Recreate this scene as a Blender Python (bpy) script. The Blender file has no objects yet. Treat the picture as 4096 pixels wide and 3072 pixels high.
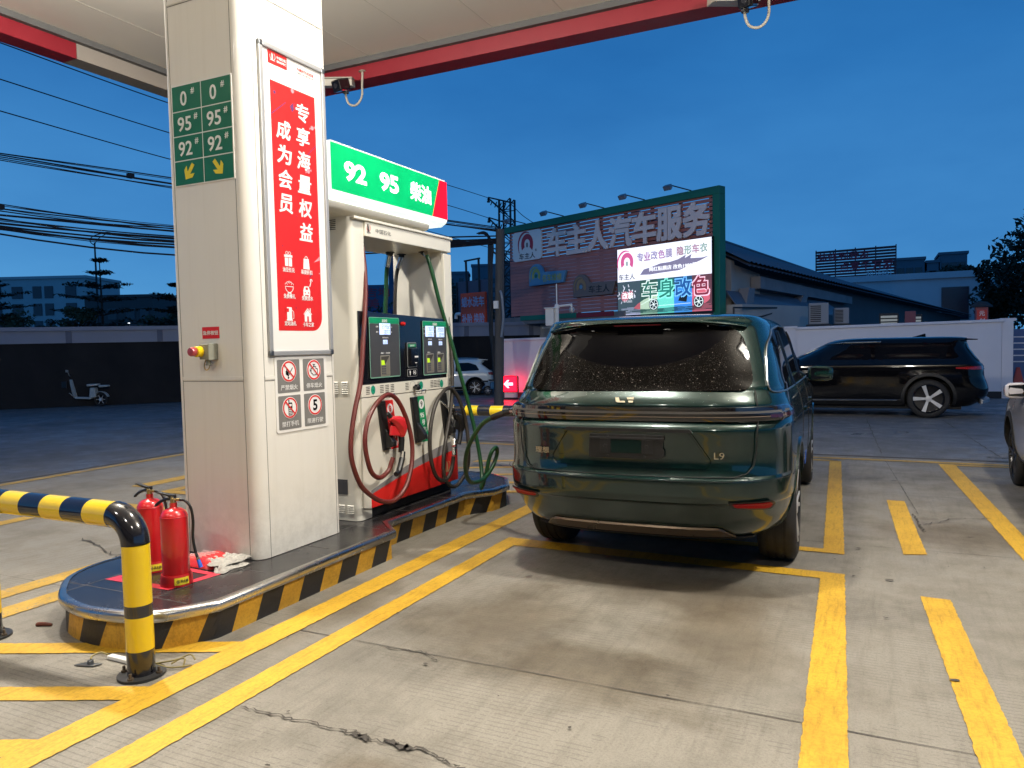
import bpy, bmesh, math, random
import numpy as np
from mathutils import Vector as V, Matrix as M
random.seed(11)
sc = bpy.context.scene
COL = sc.collection
R = math.radians

# ------------------------------------------------------------------ camera, sky, lamps, exposure
CAM = V((0, 0, 1.6))
yaw, pit, rol = R(25.7836), R(2.9875), R(-1.2374)
fw = V((-math.sin(yaw)*math.cos(pit), math.cos(yaw)*math.cos(pit), -math.sin(pit)))
rt = V((math.cos(yaw), math.sin(yaw), 0)); up = rt.cross(fw)
rt2 = rt*math.cos(rol) + up*math.sin(rol); up2 = up*math.cos(rol) - rt*math.sin(rol)
cd = bpy.data.cameras.new('camera'); cam = bpy.data.objects.new('camera', cd); COL.objects.link(cam)
cam.matrix_world = M(((rt2.x, up2.x, -fw.x, CAM.x), (rt2.y, up2.y, -fw.y, CAM.y), (rt2.z, up2.z, -fw.z, CAM.z), (0, 0, 0, 1)))
cd.sensor_width = 36; cd.lens = 36*3025.13/4096; cd.clip_start = .05; cd.clip_end = 2000
sc.camera = cam
w = bpy.data.worlds.new('World'); sc.world = w; w.use_nodes = True
nt = w.node_tree; nt.nodes.clear()
sky = nt.nodes.new('ShaderNodeTexSky'); sky.sky_type = 'NISHITA'; sky.sun_disc = False
sky.sun_elevation = R(14); sky.sun_rotation = R(-60); sky.ozone_density = 4; sky.air_density = 1; sky.dust_density = .5; sky.altitude = 0
tint = nt.nodes.new('ShaderNodeMixRGB'); tint.blend_type = 'MULTIPLY'; tint.inputs[0].default_value = 1; tint.inputs[2].default_value = (.22, .62, 1.0, 1)
bg = nt.nodes.new('ShaderNodeBackground'); bg.inputs['Strength'].default_value = .079
wo = nt.nodes.new('ShaderNodeOutputWorld')
dusk = nt.nodes.new('ShaderNodeMixRGB'); dusk.inputs[0].default_value = .92
# dusk air: paler towards the horizon, deep blue overhead, thin uneven cloud
wtc = nt.nodes.new('ShaderNodeTexCoord'); wsx = nt.nodes.new('ShaderNodeSeparateXYZ'); nt.links.new(wtc.outputs['Generated'], wsx.inputs[0])
wr = nt.nodes.new('ShaderNodeValToRGB'); nt.links.new(wsx.outputs[2], wr.inputs[0]); we = wr.color_ramp.elements
we[0].position, we[0].color = 0, (.95, 3.9, 8.5, 1); we[1].position, we[1].color = .62, (.14, 1.52, 4.7, 1)
k_ = we.new(.12); k_.color = (.66, 3.2, 7.7, 1); k_ = we.new(.32); k_.color = (.30, 2.2, 6.2, 1)
wmp = nt.nodes.new('ShaderNodeMapping'); wmp.inputs['Scale'].default_value = (1, 1, 2.6); nt.links.new(wtc.outputs['Generated'], wmp.inputs['Vector'])
wn = nt.nodes.new('ShaderNodeTexNoise'); wn.inputs['Scale'].default_value = 2.3; wn.inputs['Detail'].default_value = 6; wn.inputs['Roughness'].default_value = .55; nt.links.new(wmp.outputs[0], wn.inputs['Vector'])
wr2 = nt.nodes.new('ShaderNodeValToRGB'); nt.links.new(wn.outputs['Fac'], wr2.inputs[0]); wr2.color_ramp.elements[0].position = .35; wr2.color_ramp.elements[0].color = (.82, .86, .89, 1); wr2.color_ramp.elements[1].position = .68; wr2.color_ramp.elements[1].color = (1.22, 1.10, 1.05, 1)
wm = nt.nodes.new('ShaderNodeMixRGB'); wm.blend_type = 'MULTIPLY'; wm.inputs[0].default_value = 1; nt.links.new(wr.outputs[0], wm.inputs[1]); nt.links.new(wr2.outputs[0], wm.inputs[2]); nt.links.new(wm.outputs[0], dusk.inputs[2])
nt.links.new(sky.outputs[0], tint.inputs[1]); nt.links.new(tint.outputs[0], dusk.inputs[1]); nt.links.new(dusk.outputs[0], bg.inputs[0]); nt.links.new(bg.outputs[0], wo.inputs[0])
sc.view_settings.view_transform = 'Standard'; sc.view_settings.look = 'None'; sc.view_settings.exposure = 0; sc.view_settings.gamma = 1
sc.cycles.max_bounces = 6; sc.cycles.use_denoising = True; sc.cycles.caustics_reflective = False; sc.cycles.caustics_refractive = False
sc.cycles.sample_clamp_indirect = 4; sc.cycles.transparent_max_bounces = 8

# ------------------------------------------------------------------ materials
def mat(name, col, rough=.5, metal=0, var=.08, scale=3, bump=0, bscale=60, coat=0, emit=0, ecol=None, rvar=.1, trans=0, alpha=1, spec=.5):
    m = bpy.data.materials.new(name); m.use_nodes = True
    t = m.node_tree; b = t.nodes['Principled BSDF']; L = t.links.new
    b.inputs['Roughness'].default_value = rough; b.inputs['Metallic'].default_value = metal
    b.inputs['Coat Weight'].default_value = coat; b.inputs['Coat Roughness'].default_value = .04
    b.inputs['Specular IOR Level'].default_value = spec
    if trans: b.inputs['Transmission Weight'].default_value = trans
    if alpha < 1: b.inputs['Alpha'].default_value = alpha
    tc = t.nodes.new('ShaderNodeTexCoord')
    n = t.nodes.new('ShaderNodeTexNoise'); n.inputs['Scale'].default_value = scale; n.inputs['Detail'].default_value = 5; n.inputs['Roughness'].default_value = .6
    L(tc.outputs['Object'], n.inputs['Vector'])
    mx = t.nodes.new('ShaderNodeMixRGB'); L(n.outputs['Fac'], mx.inputs[0])
    mx.inputs[1].default_value = (*[c*(1-var) for c in col], 1); mx.inputs[2].default_value = (*[min(1, c*(1+var)) for c in col], 1)
    L(mx.outputs[0], b.inputs['Base Color'])
    if rvar and not emit:
        mr = t.nodes.new('ShaderNodeMapRange'); L(n.outputs['Fac'], mr.inputs[0]); mr.inputs[1].default_value = .3; mr.inputs[2].default_value = .7
        mr.inputs[3].default_value = max(.02, rough*(1-rvar)); mr.inputs[4].default_value = min(1, rough*(1+rvar)); L(mr.outputs[0], b.inputs['Roughness'])
    if bump:
        n2 = t.nodes.new('ShaderNodeTexNoise'); n2.inputs['Scale'].default_value = bscale; n2.inputs['Detail'].default_value = 4; L(tc.outputs['Object'], n2.inputs['Vector'])
        bp = t.nodes.new('ShaderNodeBump'); bp.inputs['Strength'].default_value = bump; bp.inputs['Distance'].default_value = .02; L(n2.outputs['Fac'], bp.inputs['Height']); L(bp.outputs[0], b.inputs['Normal'])
    if emit:
        b.inputs['Emission Color'].default_value = (*(ecol or col), 1); b.inputs['Emission Strength'].default_value = emit
    return m

def nodes_of(m): t = m.node_tree; return t, t.nodes['Principled BSDF'], t.links.new

def ramp(t, src, stops):
    r = t.nodes.new('ShaderNodeValToRGB'); t.links.new(src, r.inputs[0])
    e = r.color_ramp.elements
    while len(e) > 1: e.remove(e[-1])
    e[0].position, e[0].color = stops[0][0], (*stops[0][1], 1)
    for p, c in stops[1:]:
        k = e.new(p); k.color = (*c, 1)
    return r.outputs[0]

def noise(t, vec, scale, detail=5, rough=.6):
    n = t.nodes.new('ShaderNodeTexNoise'); n.inputs['Scale'].default_value = scale; n.inputs['Detail'].default_value = detail; n.inputs['Roughness'].default_value = rough
    if vec is not None: t.links.new(vec, n.inputs['Vector'])
    return n.outputs['Fac']

def mixc(t, fac, a, b, mode='MIX'):
    x = t.nodes.new('ShaderNodeMixRGB'); x.blend_type = mode
    for i, v in ((0, fac), (1, a), (2, b)):
        if isinstance(v, (int, float)): x.inputs[i].default_value = v if i == 0 else (v, v, v, 1)
        elif isinstance(v, tuple): x.inputs[i].default_value = (*v, 1)
        else: t.links.new(v, x.inputs[i])
    return x.outputs[0]

def mth(t, op, a, b=0.):
    x = t.nodes.new('ShaderNodeMath'); x.operation = op
    for i, v in enumerate((a, b)):
        if isinstance(v, (int, float)): x.inputs[i].default_value = v
        else: t.links.new(v, x.inputs[i])
    return x.outputs[0]

def concrete_mat(name, base, wet=.25, grooves=True, dark=.6, stains=()):
    """weathered concrete: broad stains, fine grain, gum spots, tined grooves, patches that are damp and glossier"""
    m = bpy.data.materials.new(name); m.use_nodes = True; t, b, L = nodes_of(m)
    tc = t.nodes.new('ShaderNodeTexCoord').outputs['Object']
    big = noise(t, tc, .45, 6, .62); mid = noise(t, tc, 2.3, 6, .65); fine = noise(t, tc, 90, 3, .7); spk = noise(t, tc, 420, 2, .6)
    c = ramp(t, big, [(.33, tuple(x*dark for x in base)), (.5, base), (.68, tuple(min(1, x*1.16) for x in base))])
    c = mixc(t, .55, c, ramp(t, mid, [(.3, (.42, .40, .37)), (.52, (.86, .86, .86)), (.7, (1, 1, 1))]), 'MULTIPLY')
    c = mixc(t, .42, c, ramp(t, fine, [(.3, (.35, .34, .32)), (.55, (.95, .95, .95)), (.75, (1, 1, 1))]), 'MULTIPLY')
    c = mixc(t, .5, c, ramp(t, spk, [(.34, (.3, .3, .3)), (.44, (1, 1, 1)), (.66, (1, 1, 1)), (.74, (1.0, 1.0, 1.0))]), 'MULTIPLY')
    vo = t.nodes.new('ShaderNodeTexVoronoi'); vo.inputs['Scale'].default_value = 1.7; vo.inputs['Randomness'].default_value = 1
    wob = mixc(t, .06, tc, noise(t, tc, 9, 2)); L(wob, vo.inputs['Vector'])
    c = mixc(t, .7, c, ramp(t, vo.outputs['Distance'], [(.045, (.28, .27, .26)), (.06, (1, 1, 1))]), 'MULTIPLY')
    # scuffs stretched along the driving direction
    mp = t.nodes.new('ShaderNodeMapping'); mp.inputs['Scale'].default_value = (14, 1.1, 1); L(tc, mp.inputs['Vector'])
    sc_ = noise(t, mp.outputs[0], 1.6, 6, .7)
    c = mixc(t, .4, c, ramp(t, sc_, [(.3, (.5, .49, .47)), (.5, (1, 1, 1))]), 'MULTIPLY')
    for (sx, sy, rx, ry) in stains:      # soft-edged damp and oil stains where the photograph has them
        m2 = t.nodes.new('ShaderNodeMapping'); m2.inputs['Location'].default_value = (-sx/rx, -sy/ry, 0); m2.inputs['Scale'].default_value = (1/rx, 1/ry, 0); L(tc, m2.inputs['Vector'])
        ln_ = t.nodes.new('ShaderNodeVectorMath'); ln_.operation = 'LENGTH'; L(m2.outputs[0], ln_.inputs[0])
        q_ = mth(t, 'ADD', ln_.outputs['Value'], mth(t, 'ADD', mth(t, 'MULTIPLY', noise(t, tc, 1.5, 6, .6), 1.5), mth(t, 'MULTIPLY', mid, .5)))
        c = mixc(t, ramp(t, mth(t, 'MULTIPLY', q_, .4), [(.55, (.72,)*3), (.68, (.38,)*3), (.80, (0, 0, 0))]), c, mixc(t, 1, c, (.50, .43, .33), 'MULTIPLY'))
    h = mth(t, 'ADD', mth(t, 'MULTIPLY', fine, .5), mth(t, 'MULTIPLY', spk, .35))
    if grooves:
        sep = t.nodes.new('ShaderNodeSeparateXYZ'); L(tc, sep.inputs[0])
        yy = mth(t, 'ADD', sep.outputs[1], mth(t, 'MULTIPLY', mid, .015))
        wv = mth(t, 'SINE', mth(t, 'MULTIPLY', yy, 190.))
        g = mth(t, 'MULTIPLY', mth(t, 'GREATER_THAN', wv, .78), mth(t, 'GREATER_THAN', noise(t, tc, .8, 4, .7), .5))
        g = mth(t, 'MULTIPLY', g, mth(t, 'GREATER_THAN', noise(t, mp.outputs[0], 3.1, 3), .42))
        c = mixc(t, mth(t, 'MULTIPLY', g, .38), c, tuple(x*.3 for x in base)); h = mth(t, 'SUBTRACT', h, mth(t, 'MULTIPLY', g, .8))
    L(c, b.inputs['Base Color'])
    rr = ramp(t, mixc(t, .5, big, mid), [(.40, (.80,)*3), (.52, (.62,)*3), (.62, (wet,)*3)])
    L(rr, b.inputs['Roughness'])
    bp = t.nodes.new('ShaderNodeBump'); bp.inputs['Strength'].default_value = .35; bp.inputs['Distance'].default_value = .01; L(h, bp.inputs['Height']); L(bp.outputs[0], b.inputs['Normal'])
    return m

def paint_mat(name, col, under, wear=.47, rough=.55):
    """road or kerb paint worn through to what is under it"""
    m = bpy.data.materials.new(name); m.use_nodes = True; t, b, L = nodes_of(m)
    tc = t.nodes.new('ShaderNodeTexCoord').outputs['Object']
    n1 = noise(t, tc, 5, 8, .72); n2 = noise(t, tc, 60, 4, .7); n3 = noise(t, tc, 1.1, 4)
    mp = t.nodes.new('ShaderNodeMapping'); mp.inputs['Scale'].default_value = (30, 3, 8); L(tc, mp.inputs['Vector']); st = noise(t, mp.outputs[0], 1.5, 6, .75)
    c = mixc(t, n1, tuple(x*.8 for x in col), tuple(min(1, x*1.12) for x in col))
    c = mixc(t, .45, c, ramp(t, n2, [(.3, (.45, .4, .32)), (.55, (1, 1, 1))]), 'MULTIPLY')
    c = mixc(t, .6, c, ramp(t, st, [(.3, (.4, .36, .3)), (.50, (1, 1, 1))]), 'MULTIPLY'); c = mixc(t, .5, c, ramp(t, noise(t, tc, .9, 5, .65), [(.36, (.55, .50, .42)), (.54, (1, 1, 1))]), 'MULTIPLY')
    k = mth(t, 'ADD', mth(t, 'MULTIPLY', n2, .35), mth(t, 'ADD', mth(t, 'MULTIPLY', n1, .4), mth(t, 'MULTIPLY', n3, .25)))
    f = ramp(t, k, [(wear-.07, (1, 1, 1)), (wear-.04, (0, 0, 0))])
    c = mixc(t, f, c, under)
    L(c, b.inputs['Base Color']); b.inputs['Roughness'].default_value = rough
    bp = t.nodes.new('ShaderNodeBump'); bp.inputs['Strength'].default_value = .25; bp.inputs['Distance'].default_value = .008; L(n2, bp.inputs['Height']); L(bp.outputs[0], b.inputs['Normal'])
    return m

# ------------------------------------------------------------------ mesh helpers
ORG = {}
def tag(o, label=None, cat=None, group=None, kind=None):
    if label: o['label'] = label
    if cat: o['category'] = cat
    if group: o['group'] = group
    if kind: o['kind'] = kind
    return o
def thing(name, label, cat, loc=(0, 0, 0), rot=0, group=None, local=False):
    o = bpy.data.objects.new(name, None); COL.objects.link(o); o.location = loc; o.rotation_euler = (0, 0, rot); o.empty_display_size = .1
    ORG[o.name] = V((0, 0, 0)) if local else V(loc)
    return tag(o, label, cat, group)
def dup(root, loc=None, rot=None, label=None):
    def cp(o, par):
        c = o.copy(); COL.objects.link(c)
        if par: c.parent = par; c.matrix_parent_inverse = o.matrix_parent_inverse.copy()
        ORG[c.name] = ORG.get(o.name, V())
        for ch in o.children: cp(ch, c)
        return c
    r = cp(root, None)
    if loc is not None: r.location = loc
    if rot is not None: r.rotation_euler = (0, 0, rot)
    if label: r['label'] = label
    return r

def spline(pts, n=6):
    pts = [V(p) for p in pts]; out = []
    for i in range(len(pts)-1):
        p0 = pts[max(0, i-1)]; p1 = pts[i]; p2 = pts[i+1]; p3 = pts[min(len(pts)-1, i+2)]
        for k in range(n):
            s = k/n; out.append(.5*((2*p1) + (p2-p0)*s + (2*p0-5*p1+4*p2-p3)*s*s + (3*p1-p0-3*p2+p3)*s**3))
    return out + [pts[-1]]

class B:
    def __init__(s): s.v = []; s.f = []; s.mi = []; s.cur = 0; s.marks = [(0, 0)]
    def nxt(s):      # what follows is a separate piece: an object of its own when done() is called
        if (len(s.v), len(s.f)) != s.marks[-1]: s.marks.append((len(s.v), len(s.f)))
    def add(s, vs, fs):
        k = len(s.v); s.v += [V(p) for p in vs]; s.f += [[i+k for i in f] for f in fs]; s.mi += [s.cur]*len(fs); return s
    def box(s, x0, x1, y0, y1, z0, z1, T=None):
        vs = [V((x, y, z)) for z in (z0, z1) for y in (y0, y1) for x in (x0, x1)]
        if T is not None: vs = [T @ p for p in vs]
        return s.add(vs, [(0, 2, 3, 1), (4, 5, 7, 6), (0, 1, 5, 4), (2, 6, 7, 3), (0, 4, 6, 2), (1, 3, 7, 5)])
    def prism(s, pts, d):
        pts = [V(p) for p in pts]; d = V(d); n = len(pts)
        return s.add(pts + [p+d for p in pts], [list(range(n))[::-1], list(range(n, 2*n))] + [(i, (i+1) % n, n+(i+1) % n, n+i) for i in range(n)])
    def loft(s, rings, closed=True, cap0=False, cap1=False):
        n = len(rings[0]); vs = [p for r in rings for p in r]; fs = []
        for j in range(len(rings)-1):
            for i in range(n if closed else n-1):
                a = j*n+i; b = j*n+(i+1) % n; fs.append((a, b, b+n, a+n))
        if cap0: fs.append(list(range(n))[::-1])
        if cap1: fs.append([(len(rings)-1)*n+i for i in range(n)])
        return s.add(vs, fs)
    def tube(s, pts, r, seg=10, caps=True):
        pts = [V(p) for p in pts]; rs = r if isinstance(r, (list, tuple)) else [r]*len(pts)
        d = (pts[1]-pts[0]).normalized(); a = d.orthogonal().normalized(); rings = []
        for i, p in enumerate(pts):
            d2 = (pts[min(i+1, len(pts)-1)]-pts[max(i-1, 0)])
            d2 = d2.normalized() if d2.length > 1e-9 else d
            a = (a - d2*a.dot(d2)); a = a.normalized() if a.length > 1e-6 else d2.orthogonal().normalized(); b = d2.cross(a); d = d2
            rings.append([p + (a*math.cos(2*math.pi*k/seg) + b*math.sin(2*math.pi*k/seg))*rs[i] for k in range(seg)])
        return s.loft(rings, True, caps, caps)
    def cyl(s, p0, p1, r0, r1=None, seg=20): return s.tube([p0, p1], [r0, r0 if r1 is None else r1], seg)
    def lathe(s, prof, c=(0, 0, 0), seg=28, axis='z', cap=True):
        c = V(c); rings = []
        for r, h in prof:
            ring = []
            for k in range(seg):
                a = 2*math.pi*k/seg; x, y = r*math.cos(a), r*math.sin(a)
                ring.append(c + {'z': V((x, y, h)), 'x': V((h, x, y)), 'y': V((y, h, x))}[axis])
            rings.append(ring)
        return s.loft(rings, True, cap, cap)
    def done(s, name, m, parent=None, smooth=False, bevel=0, label=None, loc=None, seg=2):
        if len(s.marks) > 1:
            E_ = s.marks + [(len(s.v), len(s.f))]; out = None
            for (v0, f0), (v1, f1) in zip(E_, E_[1:]):
                if f1 == f0: continue
                q = B(); q.v = s.v[v0:v1]; q.f = [[i-v0 for i in f] for f in s.f[f0:f1]]; q.mi = s.mi[f0:f1]; out = q.done(name, m, parent, smooth, bevel, label, loc, seg)
            return out
        me = bpy.data.meshes.new(name)
        org = ORG[parent.name] if parent is not None else V(loc or (0, 0, 0))
        me.from_pydata([tuple(p-org) for p in s.v], [], s.f); me.update()
        for x in (m if isinstance(m, list) else [m]): me.materials.append(x)
        if isinstance(m, list): me.polygons.foreach_set('material_index', s.mi)
        bm = bmesh.new(); bm.from_mesh(me); bmesh.ops.recalc_face_normals(bm, faces=bm.faces); bm.to_mesh(me); bm.free()
        o = bpy.data.objects.new(name, me); COL.objects.link(o)
        if parent is not None: o.parent = parent
        else: o.location = org
        ORG[o.name] = org
        if smooth:
            me.polygons.foreach_set('use_smooth', [True]*len(me.polygons))
            try: me.set_sharp_from_angle(angle=R(38 if smooth is True else smooth))
            except Exception: pass
        if bevel:
            md = o.modifiers.new('bevel', 'BEVEL'); md.width = bevel; md.segments = seg; md.limit_method = 'ANGLE'; md.angle_limit = R(40)
        if label: o['label'] = label
        return o

class PL:
    """a drawing plane: origin o, unit axes x (right) and y (up) as seen from the front"""
    def __init__(s, o, x, y): s.o, s.x, s.y = V(o), V(x).normalized(), V(y).normalized(); s.n = s.x.cross(s.y)
    def p(s, u, v, d=0): return s.o + s.x*u + s.y*v + s.n*d
    def flat(s, b, pts, d=.002, th=.002): return b.prism([s.p(u, v, d-th) for u, v in pts], s.n*th)
    def rect(s, b, u0, u1, v0, v1, d=.002, th=.002, r=0): return s.flat(b, rr(u0, u1, v0, v1, r), d, th)
    def disc(s, b, u, v, r, d=.002, th=.002, seg=28, ry=None): return s.flat(b, [(u+r*math.cos(2*math.pi*k/seg), v+(ry or r)*math.sin(2*math.pi*k/seg)) for k in range(seg)], d, th)
    def ring(s, b, u, v, r, r2, d=.002, th=.002, a0=0, a1=360, seg=32, sy=1):
        full = abs(a1-a0) >= 360; n = seg + (0 if full else 1); rings = []
        for k in range(n):
            a = R(a0+(a1-a0)*k/seg); c, q = math.cos(a), math.sin(a)*sy
            rings.append([s.p(u+r*c, v+r*q, d-th), s.p(u+r*c, v+r*q, d), s.p(u+r2*c, v+r2*q, d), s.p(u+r2*c, v+r2*q, d-th)])
        if full: rings.append(rings[0])
        return b.loft(rings, True, not full, not full)
    def line(s, b, pts, wd, d=.002, th=.002):
        for (a, c), (e, f) in zip(pts, pts[1:]):
            l = math.hypot(e-a, f-c) or 1; nx, ny = -(f-c)/l*wd/2, (e-a)/l*wd/2
            s.flat(b, [(a-nx, c-ny), (e-nx, f-ny), (e+nx, f+ny), (a+nx, c+ny)], d, th)
        return b

def rr(u0, u1, v0, v1, r=0, seg=5):
    if not r: return [(u0, v0), (u1, v0), (u1, v1), (u0, v1)]
    out = []
    for cx, cy, a0 in ((u1-r, v0+r, -90), (u1-r, v1-r, 0), (u0+r, v1-r, 90), (u0+r, v0+r, 180)):
        for k in range(seg+1):
            a = R(a0+90*k/seg); out.append((cx+r*math.cos(a), cy+r*math.sin(a)))
    return out

def text(s, pl, u, v, h, m, parent, name='lettering', off=0, wid=None, d=.003, th=.002, al='CENTER', track=1, skew=0, label=None):
    """lettering of cap height about h at (u, v) = centre of the line on plane pl"""
    cu = bpy.data.curves.new('t', 'FONT'); cu.body = s; cu.size = 1; cu.offset = 0 if any(ord(c) > 0x2e80 for c in s) else off; cu.resolution_u = 3; cu.space_character = track
    cu.extrude = .5; ob = bpy.data.objects.new('t', cu); COL.objects.link(ob)
    dg = bpy.context.evaluated_depsgraph_get(); me0 = ob.evaluated_get(dg).to_mesh()
    pts = [q.co.copy() for q in me0.vertices]; fs = [list(p.vertices) for p in me0.polygons]
    ob.evaluated_get(dg).to_mesh_clear(); bpy.data.objects.remove(ob); bpy.data.curves.remove(cu)
    if not pts: return None
    cjk = any(ord(c) > 0x2e80 for c in s)
    x0, x1 = min(p.x for p in pts), max(p.x for p in pts); y0, y1 = min(p.y for p in pts), max(p.y for p in pts)
    k = h/(y1-y0); kx = wid/(x1-x0) if wid else k
    ax = {'CENTER': (x0+x1)/2, 'LEFT': x0, 'RIGHT': x1}[al]
    b = B(); q = off*.85 if cjk else 0     # heavier CJK strokes: slightly shifted layers of the same glyphs
    for i, (du, dv) in enumerate([(0, 0)] + ([(q, q), (-q, q), (q, -q), (-q, -q)] if q else [])):
        b.add([pl.p(u+(p.x-ax+du)*kx+skew*(p.y-(y0+y1)/2)*k, v+(p.y-(y0+y1)/2+dv)*k, d-th/2+p.z*th+.00006*i*max(1, h*4)) for p in pts], fs)
    return b.done(name, m, parent, label=label)
# ------------------------------------------------------------------ shared materials
CON = (.275, .252, .208)
m_con = concrete_mat('forecourt concrete', CON, wet=.5, stains=((-1.95, 3.85, .55, .8), (-.75, 4.0, .45, .85), (-1.3, 3.4, .7, .4), (-1.72, 2.25, .24, .12), (-1.0, 4.7, 1.0, .5), (-5.6, 1.6, 1.0, .6), (.6, 6.9, .9, .6), (-3.0, 3.6, .25, 1.0)))
m_con2 = concrete_mat('yard concrete', (.20, .20, .20), wet=.22, dark=.7)
m_road = concrete_mat('road surface', (.15, .15, .155), wet=.3, grooves=False)
m_yel = paint_mat('yellow road paint', (.68, .405, .03), CON, wear=.415)
m_yelw = paint_mat('worn yellow paint', (.55, .34, .05), (.22, .20, .17), wear=.49)
m_ky = paint_mat('kerb yellow paint', (.62, .34, .03), (.05, .045, .04), wear=.42)
m_kb = paint_mat('kerb black paint', (.018, .017, .018), (.16, .13, .1), wear=.38)
m_dark = mat('joint filler', (.055, .048, .040), .9, var=.3, scale=30)
m_steel = mat('brushed steel nosing', (.50, .49, .47), .27, 1, var=.05, scale=3, rvar=.12)
m_white = mat('cream coated cladding', (.80, .775, .71), .33, var=.025, scale=2.2, bump=.02, bscale=4, coat=.25)
t, bs, L = nodes_of(m_white); tc = t.nodes.new('ShaderNodeTexCoord').outputs['Object']; src = bs.inputs['Base Color'].links[0].from_socket
mp = t.nodes.new('ShaderNodeMapping'); mp.inputs['Scale'].default_value = (16, 16, .7); L(tc, mp.inputs['Vector']); sz = t.nodes.new('ShaderNodeSeparateXYZ'); L(tc, sz.inputs[0])
strk = ramp(t, noise(t, mp.outputs[0], 1.2, 5, .7), [(.36, (.86, .84, .80)), (.52, (1, 1, 1))]); c_ = mixc(t, .18, src, strk, 'MULTIPLY')
low = mth(t, 'MULTIPLY', ramp(t, sz.outputs[2], [(0, (1, 1, 1)), (.55, (0, 0, 0))]), ramp(t, noise(t, tc, 7, 6, .75), [(.42, (0, 0, 0)), (.62, (1, 1, 1))]))
c_ = mixc(t, mth(t, 'MULTIPLY', low, .30), c_, (.34, .31, .26)); scr = ramp(t, noise(t, tc, 42, 3, .8), [(.745, (0, 0, 0)), (.76, (1, 1, 1))]); c_ = mixc(t, mth(t, 'MULTIPLY', scr, .5), c_, (.25, .23, .2)); L(c_, bs.inputs['Base Color'])
m_seam = mat('shadow gap', (.16, .15, .13), .8, var=.1)
m_soff = mat('soffit panel', (.86, .81, .72), .5, var=.05, scale=.6, bump=.03, bscale=2)
m_red = mat('fascia red', (.24, .012, .022), .5, var=.12, scale=6)
m_redp = mat('print red', (.66, .016, .014), .42, var=.05, scale=14)
m_wht = mat('print white', (.82, .80, .76), .45, var=.03)
m_lwh = mat('letter white', (.85, .84, .82), .5, var=.02)
m_grn = mat('print green', (.006, .145, .075), .4, var=.08, scale=10)
m_gry = mat('print grey', (.19, .185, .175), .5, var=.05)
m_blk = mat('black plastic', (.012, .012, .013), .38, var=.3, scale=20, bump=.05)
m_bgl = mat('gloss black', (.008, .008, .01), .12, var=.2, coat=.5)
m_alu = mat('aluminium frame', (.42, .42, .42), .45, .45, var=.08)
m_aluD = mat('aluminium frame side', (.16, .17, .18), .35, .8, var=.1)
m_yl = mat('print yellow', (.78, .62, .03), .5, var=.05)
m_chr = mat('chrome', (.7, .69, .66), .15, 1, var=.1)
m_brass = mat('brass', (.5, .36, .16), .35, 1, var=.3, scale=30)
m_gy = mat('gloss yellow enamel', (.80, .55, .008), .22, var=.06, scale=5, coat=.6)
m_gb = mat('gloss black enamel', (.012, .012, .016), .14, var=.2, scale=5, coat=.7)

# ------------------------------------------------------------------ ground, slabs, joints
def sheet(name, x0, x1, y0, y1, z, m, kind='structure'):
    b = B(); b.add([(x0, y0, z), (x1, y0, z), (x1, y1, z), (x0, y1, z)], [(0, 1, 2, 3)]); return tag(b.done(name, m), kind=kind)
sheet('ground', -420, 420, -200, 620, -.010, m_road)
sheet('yard', -9.2, 60, 11.2, 23.4, -.004, m_con2)
sheet('forecourt', -9.87, 30, -16, 11.06, 0, m_con)
def strips(name, segs, z, m, kind='structure'):
    b = B()
    for (x0, y0), (x1, y1), wd in segs:
        l = math.hypot(x1-x0, y1-y0); nx, ny = -(y1-y0)/l*wd/2, (x1-x0)/l*wd/2
        b.add([(x0-nx, y0-ny, z), (x1-nx, y1-ny, z), (x1+nx, y1+ny, z), (x0+nx, y0+ny, z)], [(0, 1, 2, 3)])
    return tag(b.done(name, m), kind=kind)
def wobble(pts, wd, amp, n=14, seed=1):
    """a cracked line: uneven width, broken edges"""
    rnd = random.Random(seed); P = []
    for a, c in zip(pts, pts[1:]):
        for k in range(n): P.append((a[0]+(c[0]-a[0])*k/n + rnd.uniform(-amp, amp), a[1]+(c[1]-a[1])*k/n + rnd.uniform(-amp, amp)))
    P.append(pts[-1]); ring = []
    for i, p in enumerate(P):
        q = P[min(i+1, len(P)-1)]; o = P[max(i-1, 0)]; l = math.hypot(q[0]-o[0], q[1]-o[1]) or 1
        h = wd*rnd.uniform(.15, 1)/2*(1 if 0 < i < len(P)-1 else .1); ring.append((p, (-(q[1]-o[1])/l*h, (q[0]-o[0])/l*h)))
    return ring
def crack(b, pts, wd, amp, z, n=14, seed=1):
    r = wobble(pts, wd, amp, n, seed); vs = []
    for p, q in r: vs += [(p[0]-q[0], p[1]-q[1], z), (p[0]+q[0], p[1]+q[1], z)]
    b.add(vs, [(2*i, 2*i+2, 2*i+3, 2*i+1) for i in range(len(r)-1)])
b = B()
crack(b, [(-2.56, 2.44), (-2.16, 2.45), (-1.9, 2.44), (-1.6, 2.455), (-1.4, 2.40), (-1.15, 2.38)], .014, .012, .009, 16, 3)
crack(b, [(-1.97, 2.46), (-1.86, 2.435)], .032, .016, .0092, 12, 5); crack(b, [(-1.80, 2.45), (-1.66, 2.44)], .04, .018, .0092, 14, 6)
crack(b, [(-2.36, 3.25), (-2.12, 3.27), (-2.0, 3.2)], .012, .012, .009, 10, 8)
crack(b, [(.30, 7.6), (.33, 7.14), (.36, 6.9)], .02, .012, .009, 14, 9); crack(b, [(.33, 7.15), (.6, 7.5), (.9, 7.62)], .014, .02, .009, 12, 10)
crack(b, [(1.3, 11.5), (1.46, 11.41), (1.7, 11.6)], .06, .03, .004, 12, 13)
crack(b, [(-6.2, 4.2), (-5.3, 3.9), (-4.72, 3.62)], .03, .03, .009, 16, 12)
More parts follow.
